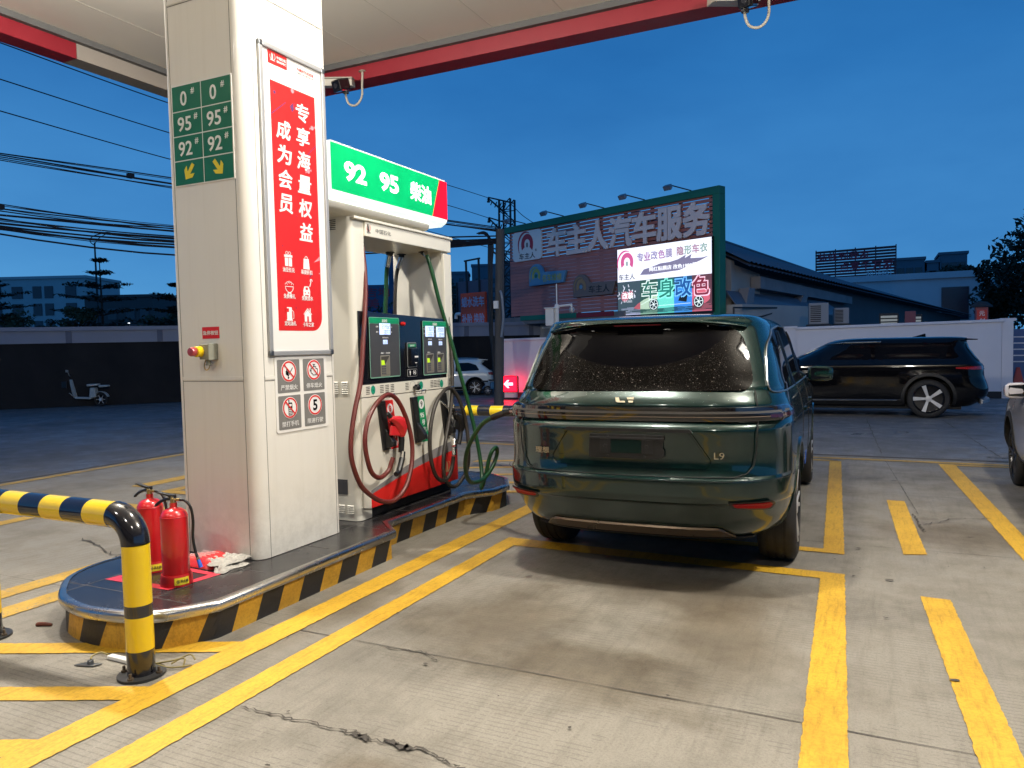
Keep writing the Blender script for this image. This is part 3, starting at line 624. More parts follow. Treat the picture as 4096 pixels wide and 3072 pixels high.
# ------------------------------------------------------------------ fire extinguishers, blanket, things on the island
m_ext = mat('extinguisher red', (.52, .010, .014), .3, var=.06, coat=.5)
def extinguisher(x, y, rot, label):
    t = thing('fire_extinguisher', label, 'fire extinguisher', (x, y, ZI+.0025), rot, 'fire extinguishers on the island', local=True)
    b = B(); r = .077
    b.lathe([(0, .02), (r-.004, .02), (r, .03), (r, .40), (r-.003, .418), (r-.014, .437), (r-.03, .450), (.025, .457), (.021, .462), (.021, .488), (0, .488)], (0, 0, 0), 36); b.done('cylinder', m_ext, t, smooth=True)
    b = B(); b.lathe([(r-.001, .405), (r+.0012, .408), (r-.001, .411)], (0, 0, 0), 36, cap=False); b.done('weld_bead', m_ext, t, smooth=True)
    b = B(); b.lathe([(r+.014, 0), (r+.014, .006), (r+.011, .055), (r+.008, .066), (r+.003, .066), (r+.004, .02), (0, .02), (0, 0)], (0, 0, 0), 36, cap=False); foot = b.done('foot_cup', mat('cup red', (.45, .012, .014), .4, var=.08), t, smooth=True)
    b = B(); P = []
    for i in range(7):
        a = R(-62+i*9); P.append((math.cos(a), math.sin(a)))
    b.add([V((c*(r+.0155), s_*(r+.0155), .012)) for c, s_ in P] + [V((c*(r+.0125), s_*(r+.0125), .054)) for c, s_ in P], [(i, i+1, i+8, i+7) for i in range(6)]); o = b.done('label', m_yl, foot)
    a = R(-35); tp = PL((math.cos(a)*(r+.0145), math.sin(a)*(r+.0145), .034), (-math.sin(a), math.cos(a), 0), (math.cos(a)*-.07, math.sin(a)*-.07, 1)); text('灭火器', tp, .012, 0, .016, m_blk, foot, off=.02, d=.003, th=.0015, wid=.045)
    b = B(); tp.ring(b, -.024, 0, .010, .0075, .003, .001, seg=16); tp.rect(b, -.028, -.020, -.004, .004, .003, .001); b.done('emblem', m_blk, foot)
    b = B(); b.lathe([(.0, .486), (.017, .486), (.017, .512), (.013, .52), (0, .52)], (0, 0, 0), 18); b.cyl((0, 0, .505), (.045, 0, .507), .009, .009, 12); b.done('valve', m_brass, t, smooth=True)
    b = B(); b.prism([(-.012, -.010, .515), (.018, -.010, .515), (.018, -.010, .536), (-.012, -.010, .536), (-.095, -.010, .552), (-.112, -.010, .548), (-.10, -.010, .542), (-.03, -.010, .525)], (0, .02, 0)); b.done('lever', m_blk, t, bevel=.002)
    b = B(); b.tube(spline([(-.005, 0, .512), (-.04, 0, .508), (-.085, 0, .492), (-.115, 0, .470), (-.118, 0, .462)], 5), [.010]*5+[.009]*16, 8); b.done('carry_handle', m_blk, t, smooth=True)
    b = B(); b.lathe([(.010, -.002), (.010, .002), (.012, .002), (.012, -.002)], (.006, -.016, .518), 16, 'y', cap=False); b.done('pin_ring', m_chr, t)
    b = B(); h = spline([(.045, 0, .507), (.075, .005, .500), (.105, .012, .46), (.112, .020, .38), (.105, .022, .28), (.118, .020, .20), (.135, .016, .155)], 6); b.tube(h, .0085, 10); hs = b.done('hose', m_blk, t, smooth=True)
    b = B(); d = (h[-1]-h[-4]).normalized(); b.tube([h[-1]-d*.002, h[-1]+d*.012], .010, 12); b.done('ferrule', m_chr, hs, smooth=True)
    b = B(); b.tube([h[-1]+d*.012, h[-1]+d*.06], [.010, .013], 14); b.done('nozzle_cap', mat('blue cap', (.01, .10, .55), .45), hs, smooth=True)
    return t
extinguisher(-3.765, 3.13, R(14), 'nearer red fire extinguisher, the one fully in view by the column')
extinguisher(-4.15, 3.275, R(6), 'farther red fire extinguisher half hidden behind the nearer one and the railing')
b = B()
ring = [(-4.26, 3.02), (-3.71, 3.02), (-3.66, 3.37), (-4.18, 3.40)]; inn = [(-4.19, 3.075), (-3.755, 3.075), (-3.722, 3.33), (-4.13, 3.35)]
b.add([(*p, ZI+.0022) for p in ring+inn], [(i, (i+1) % 4, 4+(i+1) % 4, 4+i) for i in range(4)])
o = tag(b.done('floor_tape', mat('red floor tape', (.62, .035, .06), .4, var=.15, scale=30), loc=(-3.95, 3.2, ZI)), 'red tape square stuck on the black tiles round the extinguishers', 'floor tape')
# folded fire blanket: red packet with grey-white fabric spilling out of its mouth
t = thing('fire_blanket', 'folded red fire blanket packet with white fabric spilling out at the column foot', 'blanket', (-3.95, 3.55, ZI))
m_pk = mat('red packet', (.55, .03, .03), .35, var=.2, scale=12, bump=.25, bscale=14)
bm_rnd = random.Random(3)
b = B(); rows = []
for j in range(9):
    row = []
    for i in range(13):
        u, v = i/12, j/8
        x = -4.12 + .33*u + .05*v; y = 3.42 + .22*v - .02*u
        edge = min(u, 1-u, v, 1-v); h = .052*min(1, edge*7+.0)**.45 + .010*math.sin(9*u+4*v)*min(1, edge*8) + bm_rnd.uniform(-.003, .003)
        row.append(V((x, y, ZI+.003+max(0, h))))
    rows.append(row)
b.loft(rows, False); b.loft([[V((p.x, p.y, ZI+.001)) for p in r_] for r_ in rows], False); b.done('packet', m_pk, t, smooth=60)
b = B(); text_pl = PL((-3.99, 3.50, ZI+.062), (1, -.06, 0), (.12, 1, .0))
b = B()
for k in range(9): text_pl.line(b, [(-.05+.012*(k % 3), .07-.016*k), (.10-.02*(k % 2), .07-.016*k)], .003, .003, .002)
b.done('printed_lines', m_wht, t)
for L_, (zb, amp, sd) in enumerate(((.004, .050, 1.0), (.030, .040, 2.7))):
    b = B(); rows = []; NX, NY = 26, 30
    for j in range(NY+1):
        row = []; v = j/NY
        for i in range(NX+1):
            u = i/NX; x = -3.815+.155*u+.012*math.sin(9*v+sd)-.03*L_; y = 3.415+.235*v+.018*math.sin(6*u+sd)-.05*u*(1-L_)
            ed = min(1, min(u+.25, 1-u, v, 1-v)*6); f = abs(math.sin(7.5*v+2.6*u*math.sin(3*v+sd)+sd))**.7*.65+.25*abs(math.sin(17*v-5*u+2*sd))+.10*math.sin(23*u+9*v+sd)
            row.append(V((x, y, ZI+zb+max(0, amp*f*max(0, ed)**.6*(1-.35*u)))))
        rows.append(row)
    b.loft(rows, False); b.done('fabric', M_CLOTH if L_ else globals().setdefault('M_CLOTH', mat('glass cloth', (.36, .345, .31), .9, var=.3, scale=18, bump=.25, bscale=60)), t, smooth=75)

# ------------------------------------------------------------------ guard rails
def banded(b, pts, r, bands, seg=24):
    """tube with stripes: bands = list of (start, end, material index) along its length"""
    pts = [V(p) for p in pts]; acc = [0]
    for a, c in zip(pts, pts[1:]): acc.append(acc[-1]+(c-a).length)
    def at(s):
        for i in range(len(pts)-1):
            if s <= acc[i+1] or i == len(pts)-2:
                f = (s-acc[i])/(acc[i+1]-acc[i]); return pts[i].lerp(pts[i+1], f)
    for s0, s1, mi in bands:
        q = [at(s0)] + [pts[i] for i in range(len(pts)) if s0+1e-4 < acc[i] < s1-1e-4] + [at(s1)]
        b.cur = mi; b.tube(q, r, seg)
    b.cur = 0
def rail_bands(L0, L1, wd, start):
    out = []; s = L0; k = start
    while s < L1-1e-4: out.append((s, min(L1, s+wd), k)); s += wd; k = 1-k
    return out
def guard_rail(xr, xm, xl, y, label):
    t = thing('guard_rail', label, 'guard rail', (xr, y, 0), group='striped guard rails at the ends of the pump island')
    zt, er, r = .795, .135, .0655
    b = B(); el = [(xr, y, zt-er)] + [(xr-er+er*math.cos(R(a)), y, zt-er+er*math.sin(R(a))) for a in range(10, 90, 10)] + [(xr-er, y, zt)]
    banded(b, [(xr, y, .012), (xr, y, zt-er)], r, [(0, .125, 1), (.125, .293, 0), (.293, .352, 1), (.352, zt-er-.012, 0)]); pst = b.done('post', [m_gy, m_gb], t, smooth=True)
    b = B(); b.tube(el, r*1.03, 24); b.done('elbow', m_gb, t, smooth=True)
    b = B(); L1 = (xr-er)-(xl+er); banded(b, [(xr-er, y, zt), (xl+er, y, zt)], r, rail_bands(0, L1, .172, 0)); b.done('top_bar', [m_gy, m_gb], t, smooth=True)
    b = B(); el2 = [(2*xl+0-p[0]+(xr-xl)-(xr-xl)+0, p[1], p[2]) for p in el]; el2 = [(xl+(xr-p[0]), y, p[2]) for p in el]; b.tube(el2, r*1.03, 24); b.done('elbow', m_gb, t, smooth=True)
    for xx in ((xm, xl) if xm else (xl,)):
        b = B(); banded(b, [(xx, y, .012), (xx, y, zt-(er if xx == xl else r*.6))], r, [(0, .125, 1), (.125, .293, 0), (.293, .352, 1), (.352, zt-(er if xx == xl else r*.6)-.012, 0)]); b.done('post', [m_gy, m_gb], t, smooth=True)
    for xx in [xr, xl] + ([xm] if xm else []):
        b = B(); b.lathe([(0, 0), (.112, 0), (.112, .012), (0, .012)], (xx, y, .002), 28); fl = b.done('base_flange', mat('bare steel flange', (.05, .05, .05), .5, .6, var=.5, scale=40), t, smooth=True)
        b = B()
        for a in (20, 110, 200, 290): b.nxt(); b.cyl((xx+.092*math.cos(R(a)), y+.092*math.sin(R(a)), .012), (xx+.092*math.cos(R(a)), y+.092*math.sin(R(a)), .045), .008, .007, 8); b.cyl((xx+.092*math.cos(R(a)), y+.092*math.sin(R(a)), .014), (xx+.092*math.cos(R(a)), y+.092*math.sin(R(a)), .024), .015, .015, 6)
        b.done('bolt', mat('rusty bolt', (.10, .075, .05), .7, .4, var=.4, scale=50), fl)
guard_rail(-3.285, -4.545, -6.0, 2.5, 'yellow and black striped guard rail in the foreground left of the lane')
guard_rail(-3.25, 0, -4.95, 8.2, 'yellow and black striped guard rail at the far end beyond the pump')
# broken lamp-holder strip with wires, lying by the post
t = thing('cable_cover', 'broken white strip with loose wires lying beside the guard rail foot', 'cable cover', (-3.55, 2.52, 0))
b = B(); b.box(-3.62, -3.34, 2.555, 2.59, .002, .022, M.Rotation(0, 4, 'Z')); o = b.done('white_strip', m_wht, t, bevel=.004)
b = B(); b.prism([(-3.70, 2.43, .004), (-3.60, 2.46, .004), (-3.58, 2.50, .004), (-3.68, 2.475, .004)], (0, 0, .006)); b.cyl((-3.635, 2.475, .01), (-3.635, 2.475, .028), .016, .014, 14); b.done('metal_foot', m_aluD, t, bevel=.001)
b = B()
for k, p in enumerate(([(-3.62, 2.57, .02), (-3.66, 2.55, .035), (-3.67, 2.51, .03), (-3.64, 2.48, .028)], [(-3.34, 2.585, .01), (-3.23, 2.63, .03), (-3.17, 2.66, .04), (-3.15, 2.63, .01)], [(-3.30, 2.60, .012), (-3.20, 2.60, .012), (-3.12, 2.66, .014)], [(-3.22, 2.62, .02), (-3.17, 2.69, .05), (-3.13, 2.69, .03)])): b.nxt(); b.tube(spline(p), .0045, 7)
b.done('loose_wire', mat('old cable', (.22, .18, .06), .5, var=.5, scale=30), t, smooth=True)
b = B(); b.tube(spline([(-4.47, 2.72, .006), (-4.43, 2.735, .012), (-4.38, 2.755, .008)], 4), [.008, .014, .014, .013, .012, .012, .011, .010, .008], 8); tag(b.done('rusty_scrap', mat('rust', (.12, .03, .015), .8, var=.4), loc=(-4.43, 2.73, 0), smooth=True), 'small rusty scrap of metal on the ground under the island nose', 'scrap')
# ------------------------------------------------------------------ fuel dispenser
XF = -3.68; XB = -4.26; Y0, Y1 = 4.865, 6.33
D_ = thing('fuel_dispenser', 'cream fuel dispenser with black display panel and three hoses beyond the column', 'fuel dispenser', (-3.97, 5.6, ZI))
m_crm = mat('cream dispenser enamel', (.72, .69, .60), .36, var=.03, scale=3, coat=.2, bump=.015, bscale=5)
FP = PL((XF, 0, 0), (0, 1, 0), (0, 0, 1))
NP = PL((0, Y0, 0), (1, 0, 0), (0, 0, 1))
b = B(); b.prism([(x, y, ZI+.004) for x, y in round_rect(XB, -3.70, 4.82, 4.99, (.05, .004, .004, .05))], (0, 0, 2.63-ZI)); b.done('pump_housing', m_crm, D_, smooth=True)
b = B(); b.box(XB, -3.715, 6.205, Y1, 1.30, 2.62); b.box(-3.715, -3.68, 6.20, Y1+.004, 1.30, 2.47); b.done('end_pillar', m_crm, D_, bevel=.006)
b = B(); b.box(-4.25, -3.68, 4.99, Y1+.003, 2.49, 2.608); b.done('hose_lintel', m_crm, D_, bevel=.006)
b = B(); b.box(-4.27, -3.665, 4.835, Y1+.02, 2.609, 2.632); b.done('top_cap', m_crm, D_, bevel=.006)
b = B(); b.box(-4.22, -3.725, 4.93, 6.30, ZI+.002, .345); b.done('plinth', m_blk, D_, bevel=.004)
b = B(); b.box(-4.24, -3.70, 4.99, 6.335, .345, 1.30); b.done('cabinet', m_crm, D_)
# lower door with its livery
door = B(); door.prism([(-3.70, 4.86, .318), (-3.70, 4.95, .300), (-3.70, 6.365, .300), (-3.70, 6.30, 1.198), (-3.70, 4.872, 1.198)], (.02, 0, 0)); do = door.done('front_door', m_crm, D_, bevel=.004)
b = B()
def arc(y, z0, z1, p=1.0): s = (y-4.958)/(6.362-4.958); return z0+(z1-z0)*(1-(1-s)**1.55)
N = 18; ys = [4.958+(6.36-4.958)*i/N for i in range(N+1)]
FP.flat(b, [(4.958, .302), (6.362, .302)] + [(y, arc(y, .412, .596)) for y in ys[::-1]], .0012, .001); b.done('red_livery', m_redp, do)
b = B(); FP.flat(b, [(y, arc(y, .413, .597)) for y in ys] + [(y, arc(y, .442, .690)) for y in ys[::-1]], .0012, .001); b.done('grey_livery', mat('livery grey', (.22, .21, .215), .45), do)
b = B(); emblem(FP, b, 6.165, .46, .052, .0024); b.done('emblem', mat('gold print', (.62, .48, .25), .4), do)
# ventilated band
b = B(); b.prism([(-3.70, 4.868, 1.204), (-3.70, 6.305, 1.204), (-3.70, 6.30, 1.300), (-3.70, 4.872, 1.300)], (.024, 0, 0)); vb = b.done('vent_band', m_crm, D_, bevel=.003)
b = B(); m_hole = mat('vent shadow', (.015, .014, .012), .9)
for x0 in (4.925, 5.115, 5.19, 5.265, 5.487, 5.68, 5.895, 5.955, 6.015, 6.225):
    for k in range(5): FP.rect(b, x0, x0+.05, 1.225+.014*k, 1.2305+.014*k, .0052, .001)
b.done('vent_slot', m_hole, vb)
b = B()
for y, z in ((5.020, 1.257), (5.738, 1.253), (6.09, 1.249)): b.nxt(); FP.disc(b, y, z, .029, .0056, .001, 26, .036)
gs = b.done('green_sticker', mat('sticker green', (.005, .30, .19), .4), vb)
b = B()
for y, z in ((5.020, 1.257), (5.738, 1.253), (6.09, 1.249)):
    b.nxt(); FP.ring(b, y, z, .025, .0235, .0066, .0006, 0, 360, 20, 1.2); FP.rect(b, y-.008, y+.008, z-.012, z+.004, .0066, .0006)
b.done('sticker_print', m_grn, vb)
b = B(); b.lathe([(0, 0), (.012, 0), (.012, .018), (.026, .022), (.027, .055), (.022, .06), (0, .06)], (XF+.004, 5.615, 1.243), 20, 'x'); b.done('knob', m_bgl, vb, smooth=True)
b = B(); FP.ring(b, 5.60, 1.252, .046, .044, .0052, .0006, 20, 200, 18); b.done('dial_print', m_gry, vb)
# near side of the housing: louvres and a dark plate
b = B(); SP = PL((0, 4.82, 0), (1, 0, 0), (0, 0, 1))
for z0, n, xs in ((2.535, 6, (-3.90,)), (1.235, 7, (-3.925, -3.83)), (.275, 5, (-3.90, -3.81))):
    for x0 in xs:
        b.nxt()
        for k in range(n): SP.rect(b, x0, x0+.06, z0+.0145*k, z0+.006+.0145*k, .0016, .002)
b.done('louvre_slot', m_hole, D_)
b = B()
for z0, n, xs in ((2.535, 6, (-3.90,)), (1.235, 7, (-3.925, -3.83)), (.275, 5, (-3.90, -3.81))):
    for x0 in xs:
        b.nxt()
        for k in range(n): b.prism([(x0, 4.82, z0+.0145*k+.006), (x0, 4.813, z0+.0145*k+.004), (x0, 4.82, z0+.0145*k+.0125)], (.06, 0, 0))
b.done('louvre_lip', m_crm, D_)
b = B(); SP.rect(b, -3.905, -3.805, .43, .55, .003, .003); b.done('rating_plate', mat('plate grey', (.06, .06, .065), .5), D_)
# display panel
b = B(); b.prism([(-3.735, 4.872, 1.302), (-3.735, 6.285, 1.302), (-3.735, 6.29, 1.852), (-3.735, 4.872, 1.892)], (.05, 0, 0)); dp = b.done('display_panel', m_bgl, D_, bevel=.004)
b = B(); b.box(-4.18, -3.736, 4.99, 6.20, 1.30, 1.85); b.done('display_box', m_blk, D_)
DP = PL((XF+.005, 0, 0), (0, 1, 0), (0, 0, 1))
m_dgry = mat('panel grey', (.055, .055, .058), .42); m_mint = mat('mint line', (.22, .45, .34), .4); m_lcd = mat('lit lcd', (.5, .6, .85), .4, emit=.85, ecol=(.55, .70, 1.0)); m_seg = mat('lcd digits', (.10, .14, .30), .4)
m_lime = mat('lit key display', (.4, .6, .02), .4, emit=.45, ecol=(.55, .85, .03)); m_key = mat('steel keypad recess', (.32, .29, .22), .4, .5)
seg7 = {'0': 'abcdef', '1': 'bc', '2': 'abged', '3': 'abgcd', '4': 'fgbc', '5': 'afgcd', '6': 'afgedc', '7': 'abc', '8': 'abcdefg', '9': 'abcdfg'}
def digits(b, pl, q, u1, v, h, d):
    w_ = h*.5; x = u1
    for ch in q[::-1]:
        if ch == '.': x -= .003; pl.rect(b, x, x+.0025, v, v+.003, d, .0006); continue
        x -= w_*1.25; e = h*.075
        S = {'a': (x, x+w_, v+h-e, v+h), 'g': (x, x+w_, v+h/2-e/2, v+h/2+e/2), 'd': (x, x+w_, v, v+e), 'f': (x, x+e, v+h/2, v+h), 'b': (x+w_-e, x+w_, v+h/2, v+h), 'e': (x, x+e, v, v+h/2), 'c': (x+w_-e, x+w_, v, v+h/2)}
        for k in seg7[ch]: pl.rect(b, *S[k], d, .0006)
def module(y0, y1, z0, z1, lcds, keys, lw, ll):
    b = B(); DP.rect(b, y0, y1, z0, z1, .0016, .0016, .014); mod = b.done('pump_module', m_mint, dp)
    b = B(); DP.rect(b, y0+.006, y1-.006, z0+.009, z1-.052, .003, .0014, .008); b.done('module_face', m_dgry, mod)
    b = B(); DP.rect(b, y0+.004, y1-.004, z1-.050, z1-.004, .003, .0014, .010); b.done('green_header', mat('header green', (.004, .24, .10), .4), mod)
    text('加油位', DP, (y0+y1)/2, z1-.027, .026, m_lwh, mod, off=.012, wid=.075, d=.0042, th=.001)
    for (u0, u1, v0, v1, rows) in lcds:
        b = B(); DP.rect(b, u0-.003, u1+.003, v0-.003, v1+.003, .0044, .0014); b.done('screen_bezel', mat('lcd bezel', (.01, .02, .08), .3), mod)
        b = B(); DP.rect(b, u0, u1, v0, v1, .0056, .001); b.done('screen', m_lcd, mod)
        b = B()
        for i, q in enumerate(rows): digits(b, DP, q, u1-.006, v1-(v1-v0)*(i+.92)/len(rows), (v1-v0)*.72/len(rows), .0066)
        b.done('screen_digits', m_seg, mod)
    for y in keys:
        b = B(); pts = [(y-.064*lw, 1.362), (y+.064*lw, 1.362), (y+.064*lw, 1.532), (y-.064*lw, 1.532)]
        DP.rect(b, y-.066*lw, y+.066*lw, 1.360, 1.535, .0044, .0014, .008); b.done('keypad_surround', mat('keypad rim', (.45, .41, .33), .35, .6), mod)
        b = B(); DP.rect(b, y-.058*lw, y+.058*lw, 1.369, 1.527, .0056, .001, .004); kk = b.done('keypad_recess', m_key, mod)
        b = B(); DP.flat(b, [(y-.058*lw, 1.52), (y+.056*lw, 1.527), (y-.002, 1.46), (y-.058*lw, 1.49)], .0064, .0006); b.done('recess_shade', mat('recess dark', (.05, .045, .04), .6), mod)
        b = B(); DP.flat(b, [(y-.058*lw, 1.452), (y-.008*lw, 1.455), (y-.018*lw, 1.493), (y-.058*lw, 1.493)], .0070, .0006); b.done('key_display', m_lime, mod)
        b = B()
        for r_ in range(4):
            for c in range(3): u = y-.054*lw+c*.021*lw; v = 1.378+r_*.019; DP.rect(b, u, u+.016*lw, v, v+.013, .0080, .002)
        b.done('keypad_keys', mat('rubber keys', (.10, .10, .11), .5), mod)
module(4.988, 5.414, 1.350, 1.846, [(5.124, 5.277, 1.704, 1.798, ('214.62', '30.97')), (5.170, 5.232, 1.626, 1.661, ('6.93',))], (5.194,), 1, 1)
module(5.784, 6.198, 1.338, 1.830, [(5.824, 5.968, 1.687, 1.785, ('170.23', '22.67')), (6.010, 6.152, 1.683, 1.779, ('208.00', '30.49')), (5.868, 5.928, 1.610, 1.645, ('7.51',)), (6.052, 6.112, 1.608, 1.643, ('6.83',))], (5.897, 6.080), .95, 1)
for q, y, z, wd in (('金额', 5.093, 1.770, .034), ('油量', 5.093, 1.727, .034), ('元', 5.296, 1.768, .016), ('升', 5.296, 1.725, .016), ('单价(元/升)', 5.205, 1.679, .085), ('单价(元/升)', 5.90, 1.664, .07), ('单价(元/升)', 6.083, 1.660, .07), ('元', 5.806, 1.757, .014), ('升', 5.806, 1.716, .014), ('元', 5.989, 1.755, .016), ('升', 5.989, 1.714, .016), ('请插卡', 5.16, 1.553, .05), ('自助加油', 5.235, 1.553, .06), ('请插卡', 5.875, 1.545, .05), ('请插卡', 6.055, 1.541, .05)):
    text(q, DP, y, z, .013, m_lwh, dp, d=.0042, th=.0008, wid=wd)
b = B(); DP.rect(b, 5.527, 5.675, 1.420, 1.636, .0016, .0016, .012); sl = b.done('card_reader', mat('reader rim', (.30, .31, .31), .35), dp)
b = B(); DP.rect(b, 5.532, 5.670, 1.425, 1.631, .003, .0014, .010); b.done('reader_face', m_blk, sl)
b = B(); DP.rect(b, 5.542, 5.662, 1.597, 1.623, .0042, .0014, .010); b.done('reader_header', mat('reader green', (.004, .24, .10), .4), sl); text('验枪装置', DP, 5.602, 1.610, .015, m_lwh, sl, wid=.07, d=.0054, th=.0008)
b = B(); b.box(XF+.008, XF+.035, 5.545, 5.66, 1.44, 1.585); b.done('reader_body', m_bgl, sl, bevel=.004)
b = B(); R2 = PL((XF+.035, 0, 0), (0, 1, 0), (0, 0, 1)); R2.rect(b, 5.60, 5.655, 1.505, 1.518, .001, .001); R2.rect(b, 5.605, 5.635, 1.455, 1.462, .001, .001); b.done('white_mark', m_lwh, sl)
b = B(); DP.rect(b, 5.524, 5.674, 1.338, 1.405, .0016, .0016, .010); nf = b.done('touch_plate', mat('plate rim', (.35, .35, .35), .4), dp)
b = B(); DP.rect(b, 5.528, 5.670, 1.342, 1.401, .003, .0014, .008); b.done('plate_face', m_bgl, nf)
b = B(); DP.disc(b, 5.562, 1.378, .010, .0042, .001, 14, .014); DP.rect(b, 5.558, 5.566, 1.352, 1.368, .0042, .001); DP.ring(b, 5.632, 1.374, .022, .016, .0042, .001, 110, 250, 12); DP.ring(b, 5.632, 1.374, .022, .016, .0042, .001, -70, 70, 12); DP.disc(b, 5.632, 1.374, .008, .0042, .001, 12); b.done('plate_symbol', m_lwh, nf)
b = B(); b.lathe([(0, 0), (.018, 0), (.018, .02), (.013, .034), (0, .04)], (XF+.006, 5.455, 1.797), 18, 'x'); b.done('signal_lamp', mat('signal red', (.5, .01, .01), .2, coat=.5), dp, smooth=True)
# lintel lettering
lp = PL((XF+.001, 0, 0), (0, 1, 0), (0, 0, 1))
text('中国石化', lp, 5.232, 2.548, .034, m_gry, D_, wid=.215, d=.002, th=.001)
b = B(); lp.ring(b, 5.03, 2.560, .026, .0235, .002, .001, -210, 60); b.done('emblem_ring', m_redp, D_); b = B(); lp.rect(b, 5.015, 5.028, 2.528, 2.588, .0022, .001); lp.rect(b, 5.033, 5.037, 2.528, 2.57, .0022, .001); b.done('emblem', m_blk, D_)
text('SINOPEC', lp, 5.032, 2.522, .011, m_gry, D_, wid=.055, d=.002, th=.001)
# nozzle boots and grade strips
def slab(b, c, skew=.09, w_=.094, z0=.748, z1=1.158, d=.0, th=.03, pl=FP):
    pl.flat(b, [(c+skew, z0), (c+w_+skew*1.0, z0), (c+w_, z1), (c, z1)], d+th, th)
for c, grade, num, mm in ((5.062, '92号汽油', '8', m_redp), (5.548, '95号汽油', '9', m_grn), (6.050, None, None, None)):
    b = B(); slab(b, c, .065, .10, d=.0, th=.022); bt = b.done('nozzle_boot', m_blk, D_, bevel=.006)
    b = B(); slab(b, c+.018, .060, .066, .80, 1.135, .0226, .001); b.done('boot_recess', mat('boot recess', (.004, .004, .004), .7), bt)
    b = B(); b.prism([(XF+.022, c+.085, .76), (XF+.085, c+.10, .78), (XF+.085, c+.095, .82), (XF+.022, c+.075, .93)], (0, .055, 0)); b.done('boot_lip', m_blk, bt, bevel=.006)
    if grade:
        b = B(); FP.flat(b, [(c+.195, .742), (c+.302, .742), (c+.232, 1.158), (c+.122, 1.158)], .0015, .0015); st = b.done('grade_strip', mm if num == '8' else mat('strip green', (.005, .26, .10), .4), D_)
        b = B(); FP.disc(b, c+.188, 1.085, .042, .003, .0012, 26, .043); b.done('number_disc', m_lwh, st); text(num, FP, c+.188, 1.085, .05, m_blk if num == '9' else m_redp, st, off=.015, d=.0042, th=.001)
        for k, q in enumerate((grade[:2], *grade[2:])): text(q, FP, c+.196+.020*k, .985-.066*k, .046, m_lwh, st, off=.02, d=.003, th=.001, wid=.062 if k == 0 else .048)
    b = B(); ho = [(XF, c+.09, 1.185), (XF+.07, c+.09, 1.188), (XF+.075, c+.09, 1.215), (XF+.075, c+.155, 1.215), (XF+.07, c+.155, 1.188), (XF, c+.155, 1.185)]
    b.tube(ho, .005, 8); b.done('hose_hook', m_chr, D_, smooth=True)

RED = [(-3.80, 5.03, 2.49), (-3.76, 5.02, 2.455), (-3.741, 5.017, 2.417), (-3.722, 5.014, 2.285), (-3.703, 4.997, 2.183), (-3.684, 4.968, 2.001), (-3.65, 4.881, 1.699), (-3.615, 4.78, 1.346), (-3.60, 4.675, 1.121), (-3.59, 4.602, 0.897), (-3.58, 4.6, 0.726), (-3.577, 4.695, 0.536), (-3.563, 4.843, 0.415), (-3.549, 4.962, 0.362), (-3.534, 5.088, 0.357), (-3.52, 5.224, 0.445), (-3.538, 5.343, 0.616), (-3.556, 5.38, 0.802), (-3.574, 5.333, 0.998), (-3.591, 5.234, 1.16), (-3.609, 5.126, 1.212), (-3.605, 4.97, 1.156), (-3.605, 4.854, 1.044), (-3.597, 4.787, 0.898), (-3.589, 4.789, 0.757), (-3.581, 4.839, 0.617), (-3.573, 4.935, 0.56), (-3.566, 5.04, 0.598), (-3.558, 5.075, 0.66), (-3.552, 5.095, 0.70)]
BLK = [(-3.83, 6.275, 2.49), (-3.80, 6.295, 2.46), (-3.776, 6.312, 2.426), (-3.752, 6.317, 2.282), (-3.729, 6.294, 2.064), (-3.705, 6.273, 1.888), (-3.66, 6.258, 1.558), (-3.63, 6.212, 1.271), (-3.61, 6.134, 0.992), (-3.60, 6.011, 0.722), (-3.591, 5.944, 0.523), (-3.577, 5.952, 0.367), (-3.563, 6.061, 0.285), (-3.549, 6.179, 0.315), (-3.534, 6.295, 0.426), (-3.52, 6.30, 0.618), (-3.546, 6.308, 0.861), (-3.571, 6.256, 1.054), (-3.597, 6.192, 1.166), (-3.608, 6.08, 1.205), (-3.608, 5.903, 1.109), (-3.606, 5.793, 0.953), (-3.599, 5.734, 0.757), (-3.592, 5.739, 0.581), (-3.585, 5.797, 0.434), (-3.578, 5.9, 0.369), (-3.571, 5.997, 0.387), (-3.564, 6.058, 0.476), (-3.557, 6.075, 0.57)]
GRN = [(-3.84, 6.09, 2.49), (-3.80, 6.073, 2.46), (-3.769, 6.062, 2.415), (-3.738, 6.088, 2.264), (-3.708, 6.146, 2.014), (-3.665, 6.24, 1.701), (-3.60, 6.301, 1.353), (-3.55, 6.371, 1.045), (-3.50, 6.396, 0.78), (-3.45, 6.391, 0.534), (-3.40, 6.333, 0.359), (-3.36, 6.243, 0.25), (-3.326, 6.267, 0.37), (-3.296, 6.283, 0.514), (-3.266, 6.295, 0.599), (-3.257, 6.367, 0.626), (-3.27, 6.407, 0.56), (-3.284, 6.345, 0.455), (-3.298, 6.228, 0.371), (-3.3, 6.083, 0.346), (-3.3, 5.913, 0.376), (-3.256, 5.762, 0.513), (-3.167, 5.634, 0.681), (-3.078, 5.586, 0.819), (-2.96, 5.56, 0.95), (-2.80, 5.503, 1.02), (-2.68, 5.42, 1.055)]
m_hr = mat('red rubber hose', (.115, .018, .014), .42, var=.15, scale=8, bump=.03); m_hk = mat('worn black hose', (.026, .021, .017), .5, var=.4, scale=10); m_hg = mat('green rubber hose', (.010, .062, .020), .36, var=.25, scale=6)
